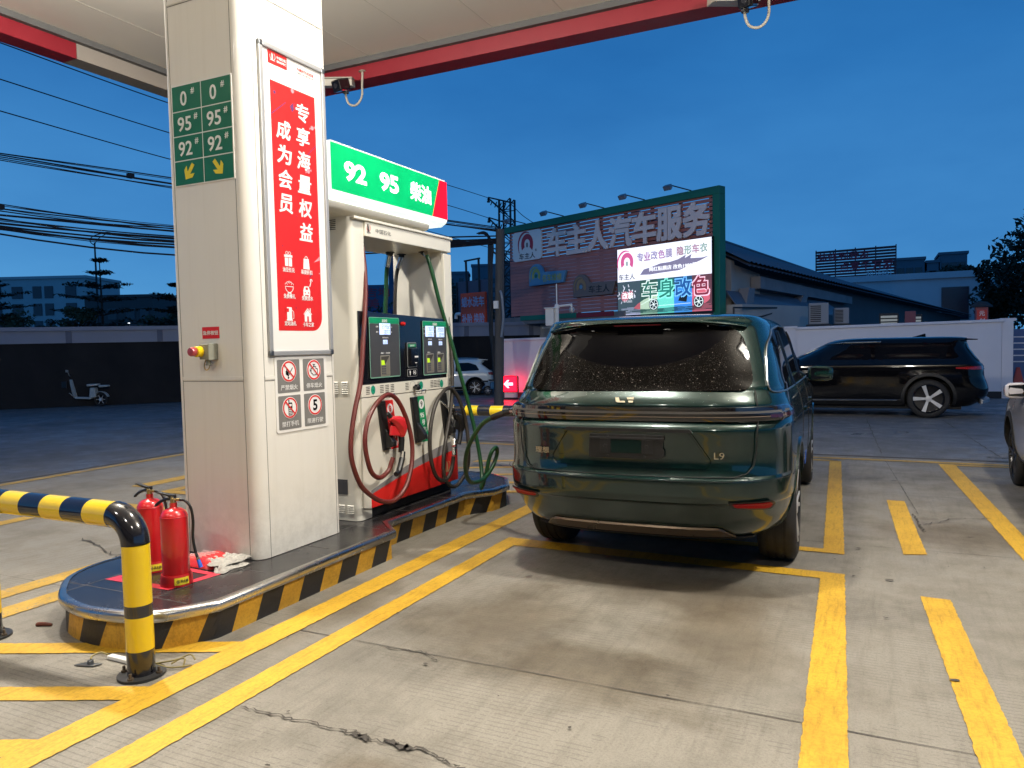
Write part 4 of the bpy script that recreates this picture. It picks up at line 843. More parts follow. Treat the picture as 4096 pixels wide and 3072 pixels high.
def hose(pts, r, m, label, cuff=True):
    b = B(); b.tube(spline(pts, 6), r, 14); h = b.done('hose', m, D_, smooth=60, label=label)
    if cuff:
        q = spline(pts[:4], 6); b = B(); b.tube(q[3:11], r*1.28, 14); b.done('swivel_cuff', m_chr, h, smooth=True); b = B(); b.tube(q[0:5], r*1.6, 12); b.box(pts[0][0]-.03, pts[0][0]+.03, pts[0][1]-.03, pts[0][1]+.03, 2.478, 2.487); b.done('swivel_clamp', m_blk, h, smooth=True)
    return h
hr = hose(RED, .019, m_hr, 'red hose looped over its hook'); hk = hose(BLK, .018, m_hk, 'worn black hose looped over its hook'); hg = hose(GRN, .019, m_hg, 'green hose reaching across to the car')
hose([(-4.10, 5.93, 2.49), (-4.12, 5.93, 2.43), (-4.15, 5.935, 2.30), (-4.16, 5.93, 2.1), (-4.17, 5.92, 1.9), (-4.20, 5.92, 1.2), (-4.28, 5.95, .7)], .02, m_hg, 'green hose on the far side'); hose([(-4.10, 6.12, 2.49), (-4.11, 6.12, 2.43), (-4.15, 6.10, 2.30), (-4.16, 6.08, 2.1), (-4.17, 6.08, 1.9), (-4.20, 6.08, 1.2), (-4.28, 6.1, .7)], .018, m_hk, 'worn hose on the far side')
def sleeve(h, pts, i0, i1, r, m, name):
    q = spline(pts, 6); b = B(); b.tube(q[i0:i1], r, 14); return b.done(name, m, h, smooth=True)
m_tape = mat('grey hose tape', (.28, .26, .22), .5, .3, var=.2, scale=40)
sleeve(hk, BLK, 13, 19, .022, m_brass, 'brass_coupling'); sleeve(hk, BLK, 24, 33, .024, m_tape, 'breakaway'); sleeve(hg, GRN, 148, 157, .026, m_blk, 'bend_guard')
# nozzle 8 (red cover), hanging in the first boot
def nozzle(h, o, sc_, mc, mb, tilt):
    T = M.Translation(o) @ M.Rotation(tilt, 4, 'X') @ M.Scale(sc_, 4)
    P = lambda *q: [T @ V(p) for p in q]
    b = B(); b.tube(P((.0, -.10, .205), (.0, -.06, .17), (.0, -.02, .13)), [.016, .02, .03], 12); b.done('spout', m_blk, h, smooth=True)
    b = B(); rings = []
    for (y, z, a, c) in ((-.07, .165, .030, .024), (-.03, .15, .040, .036), (.02, .13, .048, .058), (.07, .10, .050, .075), (.10, .05, .046, .070), (.105, .01, .036, .050)):
        ring = []
        for k in range(8): an = 2*math.pi*(k+.5)/8; ring.append(T @ V((a*math.cos(an), y+c*math.sin(an)*.62, z+c*math.sin(an)*.75)))
        rings.append(ring)
    b.loft(rings, True, True, True); b.done('nozzle_cover', mc, h, bevel=.006)
    b = B(); b.prism(P((-.014, -.06, .10), (-.014, -.01, .09), (-.014, .07, .04), (-.014, .06, .0), (-.014, -.07, .02)), (T.to_3x3() @ V((.028, 0, 0)))); b.done('trigger_guard', mc, h, bevel=.006)
    b = B(); b.tube(P((0, .085, .04), (0, .09, -.04), (0, .075, -.14)), [.024*sc_, .026*sc_, .024*sc_], 12); b.done('grip', mb, h, smooth=True)
    return T
m_nred = mat('red nozzle cover', (.60, .022, .028), .32, var=.12, scale=12, coat=.4)
T = nozzle(hr, V((-3.60, 5.205, .855)), 1.0, m_nred, m_blk, 0)
b = B(); b.tube([(-3.585, 5.285, .72), (-3.578, 5.262, .668)], .023, 14); b.done('steel_collar', m_chr, hr, smooth=True)
b = B(); b.tube([(-3.578, 5.262, .668), (-3.566, 5.19, .57)], .0245, 14); b.tube([(-3.566, 5.19, .57), (-3.558, 5.135, .555)], .021, 12); b.done('bend_guard', m_blk, hr, smooth=True)
T = nozzle(hk, V((-3.60, 6.215, .80)), .92, m_blk, m_blk, R(-12))
b = B(); b.tube([(-3.59, 6.14, .72), (-3.575, 6.12, .66)], .024, 12); b.lathe([(0, -.025), (.02, -.018), (.027, 0), (.02, .018), (0, .025)], (-3.585, 6.135, .685), 14); b.tube([(-3.57, 6.11, .65), (-3.56, 6.09, .575)], .021, 12); b.done('swivel_joint', m_chr, hk, smooth=True)
b = B()
for k in range(7): b.lathe([(0, 0), (.012, 0), (.014, .006), (.012, .012), (0, .012)], (-3.66+.004*k, 6.06+.013*k, 1.075-.012*k), 10)
b.done('steel_spout', m_chr, hk, smooth=True)
# nozzle in the car's filler
b = B(); b.tube([(-2.68, 5.42, 1.055), (-2.60, 5.37, 1.075)], .024, 14); b.done('grip', m_blk, hg, smooth=True); b = B(); b.tube([(-2.60, 5.37, 1.075), (-2.55, 5.345, 1.085)], .026, 14); b.done('steel_collar', m_chr, hg, smooth=True); b = B(); b.tube([(-2.55, 5.345, 1.085), (-2.47, 5.31, 1.095)], .024, 14); b.done('nozzle_body', m_blk, hg, smooth=True)

# ------------------------------------------------------------------ lit fuel sign over the dispenser
S_ = thing('fuel_sign', 'lit green fuel sign 92 95 with a red end, cantilevered from the column', 'lightbox sign', (-3.97, 5.2, 2.95))
m_lg = mat('lit green film', (.0, .30, .10), .35, emit=.62, ecol=(.0, .55, .12)); m_lr = mat('lit red film', (.6, .0, .01), .35, emit=.75, ecol=(.95, .0, .012)); m_lw = mat('lit white acrylic', (.8, .85, .8), .35, emit=.80, ecol=(.86, 1.0, .96)); m_lw2 = mat('lit white characters', (.85, .9, .88), .35, emit=1.05, ecol=(.93, 1.0, .98))
t, bs, L = nodes_of(m_lg); tc = t.nodes.new('ShaderNodeTexCoord').outputs['Object']; L(ramp(t, noise(t, tc, 2.2, 2), [(.35, (.0, .42, .085)), (.62, (.0, .68, .16))]), bs.inputs['Emission Color'])
XS = -3.60; SG = PL((XS, 0, 0), (0, 1, 0), (0, 0, 1))
prof = [(-.40, 0.06), (-.37, 0.025), (-.30, 0)]
sec = [(-4.34, 2.74), (-4.34, 3.10), (-4.30, 3.124), (-3.64, 3.124), (-3.60, 3.117), (-3.60, 2.766), (-3.61, 2.735), (-3.66, 2.705), (-4.28, 2.705)]
b = B(); b.prism([(x, 4.486, z) for x, z in sec], (0, 1.664, 0)); bd = b.done('lightbox', m_lw, S_, bevel=.012)
b = B(); b.prism([(x, 4.504, z) for x, z in [(-3.99-.26, 2.705), (-3.99+.345, 2.705), (-3.99+.33, 2.655), (-3.99+.26, 2.632), (-3.99-.18, 2.632), (-3.99-.24, 2.655)]], (0, 1.42, 0)); b.done('under_fairing', m_crm, S_, bevel=.02, seg=3)
b = B(); b.box(-4.33, -3.612, 4.506, 6.14, 3.124, 3.130); b.done('top_rail', m_wht, S_, bevel=.003)
b = B(); SG.flat(b, [(4.487, 2.768), (5.880, 2.768), (6.012, 3.112), (4.487, 3.112)], .0025, .002); b.done('green_face', m_lg, S_)
b = B(); SG.flat(b, [(5.884, 2.768), (6.146, 2.768), (6.146, 3.112), (6.016, 3.112)], .0025, .002); b.done('red_face', m_lr, S_)
b = B(); SG.line(b, [(5.882, 2.768), (6.014, 3.112)], .005, .0030, .002); b.done('gold_line', mat('gold line', (.7, .3, .05), .4, emit=.3, ecol=(.9, .35, .05)), S_)
text('92', SG, 4.775, 2.933, .150, m_lw2, S_, off=.035, wid=.275, d=.0048); text('95', SG, 5.221, 2.938, .150, m_lw2, S_, off=.035, wid=.265, d=.0048); text('柴油', SG, 5.697, 2.938, .150, m_lw2, S_, off=.03, wid=.325, d=.0048)
# ------------------------------------------------------------------ cars: one builder, stacked plan outlines lofted from sill to roof
def pchip(xs, ys, q):
    xs, ys, q = np.array(xs, float), np.array(ys, float), np.array(q, float); h = np.diff(xs); dl = np.diff(ys)/h; m = np.zeros_like(xs)
    for i in range(1, len(xs)-1):
        if dl[i-1]*dl[i] > 0: w1 = 2*h[i]+h[i-1]; w2 = h[i]+2*h[i-1]; m[i] = (w1+w2)/(w1/dl[i-1]+w2/dl[i])
    m[0], m[-1] = dl[0], dl[-1]
    k = np.clip(np.searchsorted(xs, q)-1, 0, len(h)-1); t = np.clip((q-xs[k])/h[k], 0, 1)
    return (2*t**3-3*t**2+1)*ys[k] + (t**3-2*t**2+t)*h[k]*m[k] + (-2*t**3+3*t**2)*ys[k+1] + (t**3-t**2)*h[k]*m[k+1]
NE = 3.4
class Body:
    """rows: (z, y of the tail, y of the nose, half width, tail corner depth, nose corner depth)"""
    def __init__(s, rows, L, taper=.05, ne=NE): s.r = np.array(rows, float); s.L = L; s.tp = taper; s.ne = ne
    def at(s, z): return [float(pchip(s.r[:, 0], s.r[:, k], [z])[0]) for k in range(1, 6)]
    def wt(s, y): u = (y-s.L*.48)/(s.L*.52); return 1-s.tp*abs(u)**3
    def d(s, t): t = min(1, abs(t)); return 1-(1-t**s.ne)**(1/s.ne)
    def rear(s, x, z, e=0): yr, yf, w, cr, cf = s.at(z); t = abs(x)/(w+e); return V((x, yr-e+cr*s.d(t), z))
    def front(s, x, z, e=0): yr, yf, w, cr, cf = s.at(z); t = abs(x)/(w+e); return V((x, yf+e-cf*s.d(t), z))
    def side(s, y, z, sg=1, e=0):
        yr, yf, w, cr, cf = s.at(z); f = 1
        if y < yr+cr: q = 1-(y-yr+e)/cr; q = min(1, max(0, q)); f = (1-q**s.ne)**(1/s.ne)
        if y > yf-cf: q = 1-(yf+e-y)/cf; q = min(1, max(0, q)); f = (1-q**s.ne)**(1/s.ne)
        return V((sg*((w+e)*s.wt(y)*f), y, z))
    def outline(s, z, e=0):
        yr, yf, w, cr, cf = s.at(z); h = []
        ts = [0, .1, .2, .3, .4, .5, .6, .7, .77, .83, .88, .92, .95, .975, .99, .998, 1]
        for t in ts: y = yr-e+cr*s.d(t); h.append(V((t*(w+e)*(s.wt(y)), y, z)))
        n = 30; ya, yb = yr-e+cr, yf+e-cf
        for k in range(1, n): y = ya+(yb-ya)*k/n; h.append(V(((w+e)*s.wt(y), y, z)))
        for t in ts[::-1]: y = yf+e-cf*s.d(t); h.append(V((t*(w+e)*s.wt(y), y, z)))
        return h + [V((-p.x, p.y, p.z)) for p in h[-2:0:-1]]
def scale_poly(pts, k):
    cx = sum(p[0] for p in pts)/len(pts); cy = sum(p[1] for p in pts)/len(pts); return [(cx+(p[0]-cx)*k, cy+(p[1]-cy)*k) for p in pts]
def round_poly(pts, r, seg=5):
    out = []; n = len(pts)
    for i in range(n):
        p0, p1, p2 = V((*pts[i-1], 0)), V((*pts[i], 0)), V((*pts[(i+1) % n], 0)); a, c = p0-p1, p2-p1
        q = min(r, a.length*.45, c.length*.45); A, C_ = p1+a.normalized()*q, p1+c.normalized()*q
        for k in range(seg+1): t = k/seg; p = A*(1-t)**2+p1*2*t*(1-t)+C_*t*t; out.append((p.x, p.y))
    return out
def densify(pts, st=.05):
    out = []
    for i in range(len(pts)):
        a, c = pts[i-1], pts[i]; n = max(1, int(math.hypot(c[0]-a[0], c[1]-a[1])/st))
        for k in range(n): out.append((a[0]+(c[0]-a[0])*k/n, a[1]+(c[1]-a[1])*k/n))
    return out
def patch(b, pts, fn, st=.05, rings=8):
    """a skin on the body surface inside a 2-D outline, with its rim folded inward"""
    o = densify(pts, st); n = len(o); RS = [1-k/rings for k in range(rings)]; L = [[fn(*p) for p in scale_poly(o, k)] for k in RS]
    c = scale_poly(o, 0)[0]; k0 = len(b.v); b.loft(L, True); b.add([fn(*c)], []); base = k0+(len(L)-1)*n
    b.f += [[base+i, base+(i+1) % n, k0+len(L)*n] for i in range(n)]; b.mi += [b.cur]*n
    return b
def wheel(par, x, y, r, wd, sg, m_rim, spokes, m_spoke=None, turn=0, two=True):
    wh = bpy.data.objects.new('wheel', None); COL.objects.link(wh); wh.parent = par; wh.location = (x, y, r); wh.rotation_euler = (0, 0, turn); wh.empty_display_size = .1; ORG[wh.name] = V()
    o = wd/2*sg; ri = r*.755
    b = B(); prof = [(ri, -wd/2), (r*.86, -wd/2), (r*.955, -wd*.44), (r*.99, -wd*.36), (r, -wd*.28)]
    for g in (-.22, -.01, .20): prof += [(r, wd*(g-.03)), (r*.982, wd*(g-.028)), (r*.982, wd*(g+.028)), (r, wd*(g+.03))]
    prof += [(r, wd*.28), (r*.99, wd*.36), (r*.955, wd*.44), (r*.86, wd/2), (ri, wd/2), (ri*.97, wd*.3), (ri*.97, -wd*.3), (ri, -wd/2)]
    b.lathe(prof, (0, 0, 0), 48, 'x', cap=False); b.done('tyre', M_TYRE, wh, smooth=45)
    b = B(); b.lathe([(0, o*.35), (ri*.97, o*.30), (ri*.99, o*.86), (ri*.94, o*.92), (ri*.90, o*.80), (ri*.88, o*.42), (0, o*.40)], (0, 0, 0), 40, 'x'); rim = b.done('rim', m_rim, wh, smooth=40)
    b = B(); n = spokes
    for k in range(n):
        a0 = 2*math.pi*k/n; wdt = ri*.20
        for s2 in ((-.22, .22) if two else (0,)):
            P = []
            for rad, wv in ((ri*.16, wdt*(.55 if two else .8)), (ri*.94, wdt*(.5 if two else 1.35))):
                for q in (-1, 1):
                    an = a0+s2*(rad/ri)*.8; P.append((rad*math.cos(an)-q*wv*.5*math.sin(an), rad*math.sin(an)+q*wv*.5*math.cos(an)))
            b.prism([(o*.80, P[0][0], P[0][1]), (o*.80, P[1][0], P[1][1]), (o*.90, P[3][0], P[3][1]), (o*.90, P[2][0], P[2][1])], (o*.08, 0, 0))
    b.lathe([(0, o*.78), (ri*.2, o*.80), (ri*.2, o*.93), (ri*.15, o*.96), (0, o*.96)], (0, 0, 0), 20, 'x'); b.done('spokes', m_spoke or m_rim, rim, smooth=30, bevel=.004)
    b = B(); b.lathe([(0, o*.3), (ri*.55, o*.3), (ri*.55, o*.36), (0, o*.36)], (0, 0, 0), 24, 'x'); b.done('brake_disc', M_DISC, wh, smooth=True)
    return wh
M_TYRE = mat('tyre rubber', (.013, .013, .014), .75, var=.25, scale=25, bump=.12, bscale=90)
M_DISC = mat('brake steel', (.10, .10, .10), .4, .9, var=.2)
M_ARCH = mat('arch liner', (.006, .006, .006), .85)
M_GAP = mat('panel shadow gap', (.003, .003, .003), .8)
def glass_mat(name, col=(.005, .006, .008), rough=.03): return mat(name, col, rough, var=.1, coat=0, rvar=0, spec=.35)
M_GLASS = glass_mat('dark car glass')
def make_body(root, B_, z0, z1, nz, mp, wheels, R_, wd, roof_pts=None):
    zs = list(np.linspace(z0, z1, nz)); zs = sorted(set([round(float(z), 4) for z in zs] + [round(float(q), 4) for q in B_.r[:, 0] if z0 <= q <= z1]))
    rings = [B_.outline(z) for z in zs]; b = B(); b.loft(rings, True, False, False)
    n = len(rings[0]); 
    for ring, flip, zz in ((rings[0], True, 0), (rings[-1], False, 0)):
        hf = n//2; k = len(b.v); b.add(ring, [])
        F = []
        for i in range(hf):           # strips across the car from one side to the other
            a, c = i, i+1; d, e_ = (n-i) % n, (n-i-1) % n
            f = [x for j, x in enumerate((a, c, e_, d)) if x not in (a, c, e_, d)[:j]]
            if len(f) > 2: F.append([k+x for x in f])
        b.f += F; b.mi += [0]*len(F)
    o = b.done('body', mp, root, smooth=32)
    bm = bmesh.new(); bm.from_mesh(o.data); bmesh.ops.remove_doubles(bm, verts=bm.verts, dist=.0004); bmesh.ops.recalc_face_normals(bm, faces=bm.faces); bm.to_mesh(o.data); bm.free()
    c = B()
    for (y, sg) in wheels:
        x = B_.at(.5)[2]; c.cyl((sg*(x-.38), y, R_*.93), (sg*(x+.22), y, R_*.93), R_, R_, 40)
    co = c.done('cut', M_ARCH, root); md = o.modifiers.new('b', 'BOOLEAN'); md.operation = 'DIFFERENCE'; md.solver = 'EXACT'; md.object = co
    dg = bpy.context.evaluated_depsgraph_get(); dg.update(); me = bpy.data.meshes.new_from_object(o.evaluated_get(dg)); o.modifiers.clear(); old = o.data; o.data = me; bpy.data.meshes.remove(old); cm = co.data; bpy.data.objects.remove(co); bpy.data.meshes.remove(cm)
    me.materials.clear(); me.materials.append(mp); me.materials.append(M_ARCH)
    for p in me.polygons:
        cc = p.center; inside = any(abs(math.hypot(cc.y-y, cc.z-R_*.93)-R_) < .02 or (math.hypot(cc.y-y, cc.z-R_*.93) < R_*1.01 and abs(cc.x) < B_.at(.5)[2]-.25) for y, sg in wheels)
        p.material_index = 1 if inside and abs(cc.x) < 2 and cc.z < R_*2.05 and len(p.vertices) >= 3 and any(math.hypot(cc.y-y, cc.z-R_*.93) < R_*1.01 for y, sg in wheels) else 0
    me.polygons.foreach_set('use_smooth', [True]*len(me.polygons)); me.set_sharp_from_angle(angle=R(32))
    return o
def arch_trim(root, B_, y, sg, r, m, wdt=.05, e=.012):
    b = B(); A = [R(a) for a in range(-18, 199, 6)]; rings = []
    for a in A:
        ring = []
        for rad, ee in ((r*.995, -.03), (r*.995, e), (r+wdt, e), (r+wdt, -.004)):
            yy, zz = y+rad*math.cos(a), r*.93+rad*math.sin(a); zz = max(.2, zz); ring.append(B_.side(yy, zz, sg, ee))
        rings.append(ring)
    b.loft(rings, True, True, True); return b.done('arch_trim', m, root, smooth=35)
def sline(b, B_, pts, sg, r=.003, e=.0005):
    P = [];
    for a, c in zip(pts, pts[1:]):
        n = max(2, int(math.hypot(c[0]-a[0], c[1]-a[1])/.04))
        for k in range(n): P.append((a[0]+(c[0]-a[0])*k/n, a[1]+(c[1]-a[1])*k/n))
    P.append(pts[-1]); b.tube([B_.side(y, z, sg, e) for y, z in P], r, 6)
def rline(b, B_, pts, r=.003, e=.0005, fn=None):
    P = []
    for a, c in zip(pts, pts[1:]):
        n = max(2, int(math.hypot(c[0]-a[0], c[1]-a[1])/.03))
        for k in range(n): P.append((a[0]+(c[0]-a[0])*k/n, a[1]+(c[1]-a[1])*k/n))
    P.append(pts[-1]); b.tube([(fn or B_.rear)(x, z, e) for x, z in P], r, 6)
def mirror(root, x, y, z, sg, mp, s=1):
    b = B(); b.loft([[V((sg*(x+.03*s+dx), y+dy*k, z+dz*k+.02)) for dy, dz in ((-.05, -.07), (.06, -.06), (.10, .0), (.06, .07), (-.05, .08), (-.065, 0))] for dx, k in ((0, .75), (.06*s, 1.05), (.16*s, 1.0), (.20*s, .7))], True, True, True); mm = b.done('mirror', mp, root, smooth=40, bevel=.012)
    b = B(); b.prism([(sg*(x-.05), y-.01, z-.05), (sg*(x+.06), y-.01, z-.04), (sg*(x+.06), y+.05, z-.04), (sg*(x-.05), y+.06, z-.05)], (0, 0, .025)); b.done('mirror_stalk', m_blk, mm)
    b = B(); b.add([V((sg*(x+.055*s), y-.066, z-.03)), V((sg*(x+.20*s), y-.058, z-.025)), V((sg*(x+.20*s), y-.058, z+.075)), V((sg*(x+.055*s), y-.066, z+.085))], [(0, 1, 2, 3)]); b.done('mirror_glass', mat('mirror glass', (.2, .22, .25), .05, 1), mm)
    return mm

# ---- the green car at the pump
m_paint = mat('dark green metallic', (.0020, .0205, .0178), .24, .45, var=.05, scale=400, coat=1, rvar=.05)
t, bs, L = nodes_of(m_paint); tc = t.nodes.new('ShaderNodeTexCoord').outputs['Object']       # fine drizzle on the paint
vo = t.nodes.new('ShaderNodeTexVoronoi'); vo.inputs['Scale'].default_value = 130; L(tc, vo.inputs['Vector'])
dm = mth(t, 'MULTIPLY', ramp(t, vo.outputs['Distance'], [(.05, (1, 1, 1)), (.26, (0, 0, 0))]), ramp(t, noise(t, tc, 300, 2), [(.54, (0, 0, 0)), (.60, (1, 1, 1))]))
bp = t.nodes.new('ShaderNodeBump'); bp.inputs['Strength'].default_value = .35; bp.inputs['Distance'].default_value = .004; L(dm, bp.inputs['Height']); L(bp.outputs[0], bs.inputs['Coat Normal']); L(bp.outputs[0], bs.inputs['Normal'])
rows9 = [(0.275, 0.36, 4.85, 0.76, 0.667, 0.7), (0.31, 0.27, 4.98, 0.84, 0.667, 0.7), (0.36, 0.19, 5.06, 0.9, 0.667, 0.72), (0.44, 0.115, 5.12, 0.945, 0.681, 0.75), (0.54, 0.058, 5.16, 0.975, 0.696, 0.78), (0.575, 0.04, 5.17, 0.982, 0.696, 0.8), (0.592, 0.01, 5.18, 0.988, 0.696, 0.8), (0.64, 0.0, 5.19, 0.992, 0.696, 0.8), (0.7, 0.0, 5.205, 0.996, 0.696, 0.8), (0.735, 0.002, 5.21, 0.997, 0.696, 0.8), (0.752, 0.03, 5.21, 0.998, 0.696, 0.8), (0.85, 0.048, 5.2, 0.999, 0.696, 0.8), (0.97, 0.04, 5.17, 0.999, 0.696, 0.8), (1.04, 0.034, 5.12, 0.996, 0.696, 0.8), (1.068, 0.05, 5.08, 0.993, 0.696, 0.8), (1.088, 0.078, 5.0, 0.989, 0.696, 0.8), (1.11, 0.088, 4.8, 0.984, 0.696, 0.8), (1.165, 0.088, 4.1, 0.973, 0.696, 0.8), (1.186, 0.078, 4.02, 0.967, 0.696, 0.8), (1.23, 0.1, 3.92, 0.95, 0.696, 0.82), (1.275, 0.138, 3.82, 0.93, 0.696, 0.82), (1.3, 0.16, 3.77, 0.92, 0.62, 0.82), (1.42, 0.232, 3.54, 0.887, 0.62, 0.82), (1.55, 0.312, 3.26, 0.852, 0.62, 0.8), (1.64, 0.372, 3.02, 0.825, 0.62, 0.8), (1.69, 0.402, 2.86, 0.808, 0.62, 0.8), (1.715, 0.395, 2.76, 0.795, 0.62, 0.8), (1.735, 0.39, 2.65, 0.775, 0.62, 0.8), (1.755, 0.42, 2.5, 0.74, 0.468, 0.8), (1.775, 0.55, 2.3, 0.67, 0.52, 0.8), (1.79, 0.85, 2.1, 0.54, 0.65, 0.7), (1.797, 1.2, 1.95, 0.3, 0.39, 0.4)]
B9 = Body(rows9, 5.218, .045, 3.1)
CX, CY = -1.44, 4.615
C9 = thing('green_suv', 'dark green large SUV seen from behind, being refuelled, with empty plate holder', 'car', (CX, CY, 0), R(2.4), local=True)
WR = .388; WY = (1.135, 4.235)
make_body(C9, B9, .275, 1.797, 90, m_paint, [(y, s) for y in WY for s in (-1, 1)], WR+.055, .265)
for y in WY:
    for sg in (-1, 1): arch_trim(C9, B9, y, sg, WR+.055, m_paint, .038, .010)
m_rimd = mat('dark alloy', (.05, .05, .052), .3, .9, var=.1); m_rims = mat('bright alloy', (.60, .60, .60), .38, .35, var=.1)
for y in WY:
    for sg in (-1, 1): wheel(C9, sg*.848, y, WR, .265, sg, m_rimd, 5, m_rims, turn=0)
# rear window
m_rg = mat('rain-flecked rear glass', (.004, .004, .006), .035, var=.1, coat=0, rvar=0, spec=.05)
t, bs, L = nodes_of(m_rg); tc = t.nodes.new('ShaderNodeTexCoord').outputs['Object']; sp = t.nodes.new('ShaderNodeSeparateXYZ'); L(tc, sp.inputs[0])
ex = mth(t, 'DIVIDE', mth(t, 'ADD', sp.outputs[0], .0), .60); ez = mth(t, 'DIVIDE', mth(t, 'SUBTRACT', sp.outputs[2], 1.70), .27)
el = mth(t, 'ADD', mth(t, 'MULTIPLY', ex, ex), mth(t, 'MULTIPLY', ez, ez)); outm = ramp(t, mth(t, 'MULTIPLY', el, .5), [(.47, (0, 0, 0)), (.52, (1, 1, 1))])
vo = t.nodes.new('ShaderNodeTexVoronoi'); vo.inputs['Scale'].default_value = 48; L(tc, vo.inputs['Vector'])
vo2 = t.nodes.new('ShaderNodeTexVoronoi'); vo2.inputs['Scale'].default_value = 170; L(tc, vo2.inputs['Vector'])
dr = ramp(t, vo.outputs['Distance'], [(.08, (1, 1, 1)), (.13, (0, 0, 0))]); dr2 = ramp(t, vo2.outputs['Distance'], [(.08, (1, 1, 1)), (.20, (0, 0, 0))]); gate = ramp(t, noise(t, tc, 16, 5, .8), [(.40, (0, 0, 0)), (.50, (1, 1, 1))])
drop = mth(t, 'MULTIPLY', mth(t, 'MAXIMUM', dr, mth(t, 'MULTIPLY', dr2, .7)), mth(t, 'MULTIPLY', outm, gate))
bp = t.nodes.new('ShaderNodeBump'); bp.inputs['Strength'].default_value = .9; bp.inputs['Distance'].default_value = .01; L(drop, bp.inputs['Height']); L(bp.outputs[0], bs.inputs['Normal']); L(bp.outputs[0], bs.inputs['Coat Normal'])
film = mth(t, 'MULTIPLY', outm, .55); L(mixc(t, mth(t, 'MULTIPLY', drop, .75), mixc(t, outm, (.0012, .0012, .002), (.0030, .0026, .0024)), (.60, .52, .47)), bs.inputs['Base Color'])
gl = round_poly([(-.762, 1.283), (.762, 1.283), (.725, 1.48), (.655, 1.672), (.40, 1.712), (0, 1.722), (-.40, 1.712), (-.655, 1.672), (-.725, 1.48)], .10, 6)
b = B(); patch(b, gl, lambda x, z: B9.rear(x, z, .005)); b.done('rear_window', m_rg, C9, smooth=60)
# spoiler lip along the roof edge, with its lamp strip
b = B(); rings = []
for k in range(33):
    x = -.69+1.38*k/32; zt = 1.752-.045*(abs(x)/.69)**3; y = B9.rear(x, min(1.735, zt-.005)).y; rings.append([V((x, y+.05, zt-.003)), V((x, y-.036, zt-.014)), V((x, y-.040, zt-.022)), V((x, y-.02, zt-.030)), V((x, y+.05, zt-.034))])
b.loft(rings, True, True, True); spo = b.done('spoiler', m_paint, C9, smooth=40)
b = B(); b.box(-.16, .16, B9.rear(0, 1.72).y-.045, B9.rear(0, 1.72).y-.03, 1.706, 1.714); b.done('brake_lamp', mat('brake lamp', (.05, .004, .006), .2), spo)
# light bar across the tail
m_lb = mat('smoked lamp bar', (.008, .007, .008), .06, coat=1, rvar=0); 
def wrap(B_, x, z, e):      # past the corner the strip turns onto the flank
    w_ = B_.at(z)[2]; lim = w_*.955
    if abs(x) <= lim: return B_.rear(x, z, e)
    y = B_.rear(lim, z, e).y + (abs(x)-lim)*2.2; return B_.side(y, z, 1 if x > 0 else -1, e)
b = B(); xs = list(np.linspace(-1.06, 1.06, 81)); rings = []
for x in xs:
    tz = 1.0 if abs(x) < .97 else max(.25, 1-(abs(x)-.97)/.12)
    rings.append([wrap(B9, x, 1.138+(zz-1.138)*tz, ee) for zz, ee in ((1.092, -.004), (1.094, .012), (1.112, .020), (1.158, .020), (1.180, .014), (1.184, -.004))])
b.loft(rings, True, True, True); bar = b.done('light_bar', m_lb, C9, smooth=35)
for z0, z1, m_, nm, X in ((1.142, 1.157, mat('lamp bar grey strip', (.10, .095, .09), .25), 'light_strip', .985), (1.120, 1.124, mat('lamp bar line', (.20, .15, .11), .3), 'trim_line', .96)):
    b = B(); b.loft([[wrap(B9, x, z0, .0212), wrap(B9, x, z1, .0212)] for x in np.linspace(-X, X, 61)], False); b.done(nm, m_, bar, smooth=40)
for sg in (-1, 1):
    b = B(); b.loft([[wrap(B9, sg*x, 1.112, .0214), wrap(B9, sg*x, 1.134, .0214)] for x in np.linspace(.86, 1.035, 14)], False); b.done('tail_lamp', mat('tail lamp red', (.035, .003, .005), .15, coat=.6), bar, smooth=40)
# tailgate seam, plate recess, plate holder
b = B(); cut = [(-.855, 1.27), (-.86, 1.17)]; rline(b, B9, [(-.765, 1.28), (-.785, 1.187)], .0035); rline(b, B9, [(.765, 1.28), (.785, 1.187)], .0035)
bot = [(-.790, 1.090), (-.782, .90), (-.765, .82), (-.73, .775), (-.66, .753), (0, .748), (.66, .753), (.73, .775), (.765, .82), (.782, .90), (.790, 1.090)]
rline(b, B9, bot, .0045); b.done('tailgate_gap', M_GAP, C9, smooth=True)
b = B(); rec = round_poly([(-.40, 1.040), (.40, 1.040), (.53, .845), (.50, .800), (-.50, .800), (-.53, .845)], .035); o1 = densify(rec, .05); o2 = scale_poly(o1, .93)
b.loft([[B9.rear(*p, .0025) for p in o1], [B9.rear(*p, .0005)+V((0, .016, 0)) for p in scale_poly(o1, .965)]], True); patch(b, scale_poly(rec, .965), lambda x, z: B9.rear(x, z, .0032)+V((0, 0, 0)))
b.done('plate_recess', mat('recess green', (.0024, .0205, .0185), .2, .45, coat=1, rvar=0), C9, smooth=30)
b = B(); b.prism([(-.42, B9.rear(0, 1.04).y-.012, 1.03), (.42, B9.rear(0, 1.04).y-.012, 1.03), (.40, B9.rear(0, 1.04).y-.012, 1.052), (-.40, B9.rear(0, 1.04).y-.012, 1.052)], (0, .02, 0)); b.done('recess_lip', m_blk, C9)
PLT = PL((0, B9.rear(0, .92).y-.012, .935), (1, 0, 0), (0, .04, 1)); o = thing  # plate holder
fr = [(-.245, -.078), (.245, -.078), (.245, .078), (-.245, .078)]
b = B()
PLT.flat(b, round_poly([(-.25, -.078), (.20, -.078), (.225, -.062), (.245, -.062), (.245, -.02), (.235, -.01), (.235, .03), (.245, .04), (.245, .078), (-.245, .078)], .012, 3), .012, .012)
ph = b.done('plate_holder', mat('holder plastic', (.009, .009, .009), .42, var=.2, bump=.03), C9, bevel=.004)
